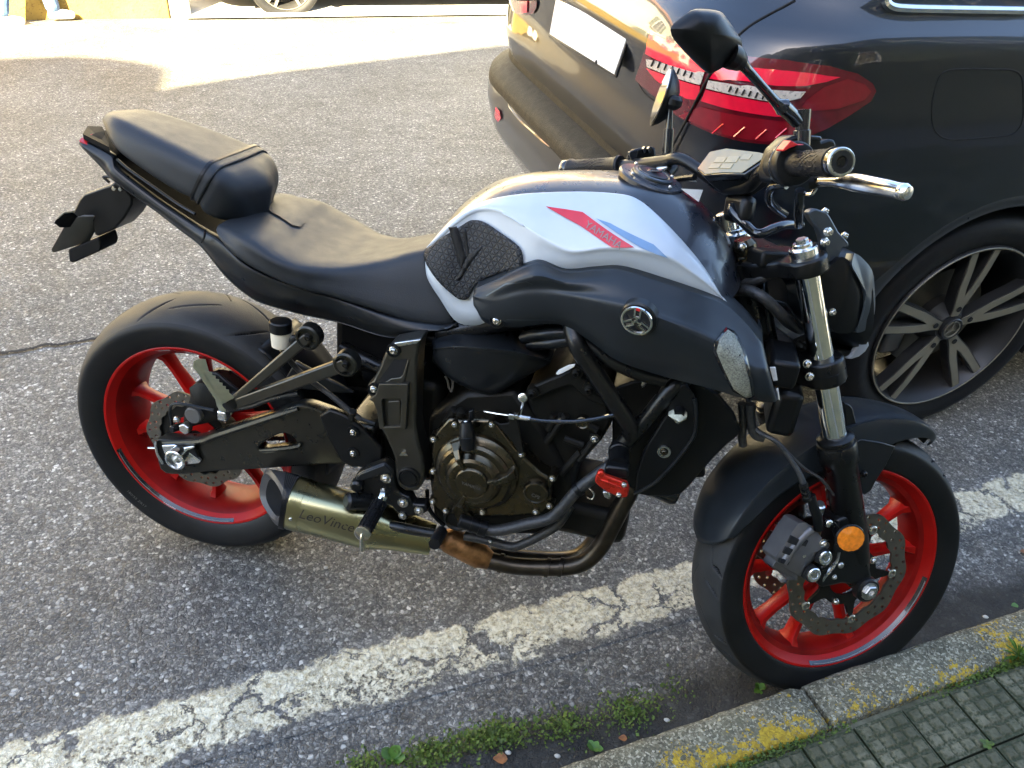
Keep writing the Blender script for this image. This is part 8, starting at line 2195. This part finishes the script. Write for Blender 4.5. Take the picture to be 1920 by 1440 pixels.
# the houses on the photographer's side throw their shade over the motorcycle and half the road
NV = -4.5
def near_house(label, outline, depth, m, wins):
    root = empty('house'); root.matrix_world = STREET_M
    tag(root, label, 'house')
    prism('wall', [(u, NV, z) for u, z in outline], (0, -depth, 0), m, root, 0)
    for u, z, w_, h in wins: facade_window(root, u, z, w_, h, NV + .03, 1)
    return root
near_house('dark green house with a sloping parapet behind the photographer', [(-5.56, -.2), (9.5, -.2), (9.5, 7.05), (-3.25, 7.05), (-5.07, 6.42), (-5.56, 6.14)], 8, M['lime_wall'], [(u, z, 1.0, 1.5) for u in (-4.0, .5, 4.5, 7.5) for z in (2.0, 5.0)])
near_house('grey house with a rounded parapet behind the photographer', [(-16, -.2), (-5.80, -.2), (-5.80, 6.1), (-5.70, 6.33), (-5.73, 6.5), (-5.81, 6.6), (-5.97, 6.70), (-6.21, 6.81), (-6.5, 6.92), (-6.86, 6.98), (-7.3, 6.97), (-16, 6.9)], 8, M['grey_stone'], [(u, z, 1.0, 1.5) for u in (-14, -11, -8) for z in (2.0, 5.0)])
back = mk('yard_ground', [(-60, -3.4, .07), (60, -3.4, .07), (60, -60, .07), (-60, -60, .07)], [(0, 1, 2, 3)], M['grey_stone']); back.matrix_world = STREET_M
tag(back, 'grey paved ground behind the pavement', 'ground', kind='structure')

# ------------------------------------------------------------------ the person walking past the yellow wall
pf = [(-5.0451,5.1739,-0.44),(-4.7304,5.4269,-0.44)]
person = empty('person')
pz = min(road_z(-pf[0][0] * SU + pf[0][1] * CU), road_z(-pf[1][0] * SU + pf[1][1] * CU)) + .004
fa, fb2 = np.array(pf[0]), np.array(pf[1]); fa[2] = fb2[2] = 0
mid_ = (fa + fb2) / 2
person.location = (mid_[0], mid_[1], pz)
tag(person, 'person in blue jeans and white shoes walking past the yellow wall', 'person')
wd = (fb2 - fa); step = np.linalg.norm(wd); wd /= step; sdn = np.array((-wd[1], wd[0], 0))
step = min(step, .62)
print('person', pf, step)
def skin_mesh(name, verts, edges, radii, m, parent, root=0, sub=2):
    me = bpy.data.meshes.new(name); me.from_pydata([tuple(v) for v in verts], edges, []); me.materials.append(m)
    o = bpy.data.objects.new(name, me); COL.objects.link(o); o.parent = parent
    o.modifiers.new('skin', 'SKIN')
    lay = me.skin_vertices[0].data
    for i, r_ in enumerate(radii):
        lay[i].radius = (r_, r_) if np.isscalar(r_) else r_
        lay[i].use_root = (i == root)
    md = o.modifiers.new('sub', 'SUBSURF'); md.levels = sub; md.render_levels = sub
    me.shade_smooth()
    return o
def pt(f, s_, z): return wd * f + sdn * s_ + np.array((0, 0, z))
hs_ = step / 2
bv = [pt(0, 0, .96), pt(0, 0, 1.14), pt(.02, 0, 1.34), pt(.02, 0, 1.46), pt(.03, 0, 1.53), pt(.04, 0, 1.61), pt(.05, 0, 1.69),
      pt(.02, .17, 1.42), pt(.10, .21, 1.16), pt(.26, .20, .98), pt(.31, .19, .92),
      pt(.02, -.17, 1.42), pt(-.12, -.21, 1.16), pt(-.14, -.20, .92), pt(-.13, -.19, .85),
      pt(0, .09, .92), pt(hs_ * .72, .09, .52), pt(hs_, .09, .10), pt(0, -.09, .92), pt(-hs_ * .35, -.09, .51), pt(-hs_, -.09, .13)]
be = [(0, 1), (1, 2), (2, 3), (3, 4), (4, 5), (5, 6), (3, 7), (7, 8), (8, 9), (9, 10), (3, 11), (11, 12), (12, 13), (13, 14), (0, 15), (15, 16), (16, 17), (0, 18), (18, 19), (19, 20)]
br = [.13, .135, .145, .09, .052, .088, .085, .06, .045, .033, .035, .06, .045, .033, .035, .085, .058, .042, .085, .058, .042]
skin_mesh('person_body', bv, be, br, M['skin'], person)
tr_v = [pt(0, 0, 1.0), pt(0, .09, .90), pt(hs_ * .72, .09, .52), pt(hs_ * .97, .09, .16), pt(hs_ * 1.0, .09, .05), pt(0, -.09, .90), pt(-hs_ * .35, -.09, .51), pt(-hs_ * .95, -.09, .17), pt(-hs_ * 1.0, -.09, .07)]
skin_mesh('jeans', tr_v, [(0, 1), (1, 2), (2, 3), (3, 4), (0, 5), (5, 6), (6, 7), (7, 8)], [.145, .105, .080, .066, .070, .105, .080, .066, .070], M['jeans'], person)
sh_v = [pt(0, 0, .98), pt(0, 0, 1.14), pt(.02, 0, 1.34), pt(.02, 0, 1.44), pt(.02, .17, 1.42), pt(.10, .21, 1.16), pt(.25, .20, .99), pt(.02, -.17, 1.42), pt(-.12, -.21, 1.16), pt(-.14, -.20, .93)]
skin_mesh('shirt', sh_v, [(0, 1), (1, 2), (2, 3), (3, 4), (4, 5), (5, 6), (3, 7), (7, 8), (8, 9)], [.155, .152, .16, .10, .075, .06, .048, .075, .06, .048], M['shirt'], person)
for sg_, toe in ((1, .02), (-1, -.0)):
    f0 = hs_ * sg_
    skin_mesh('shoe', [pt(f0 - .06, .09 * sg_, .045), pt(f0 + .05, .09 * sg_, .045), pt(f0 + .17, .09 * sg_, .032)], [(0, 1), (1, 2)], [.045, .048, .034], M['shoe'], person)
skin_mesh('hair', [pt(.03, 0, 1.66), pt(.035, 0, 1.72)], [(0, 1)], [.095, .085], M['hair'], person)
for s_ in (-1, 1):
    lathe('eye', [(0, .011), (.006, .008), (.008, 0)], pt(.115, .032 * s_, 1.645), tuple(wd), M['white_ink'], person, 12)
skin_mesh('nose', [pt(.12, 0, 1.635), pt(.145, 0, 1.60)], [(0, 1)], [.010, .014], M['skin'], person, 0, 1)
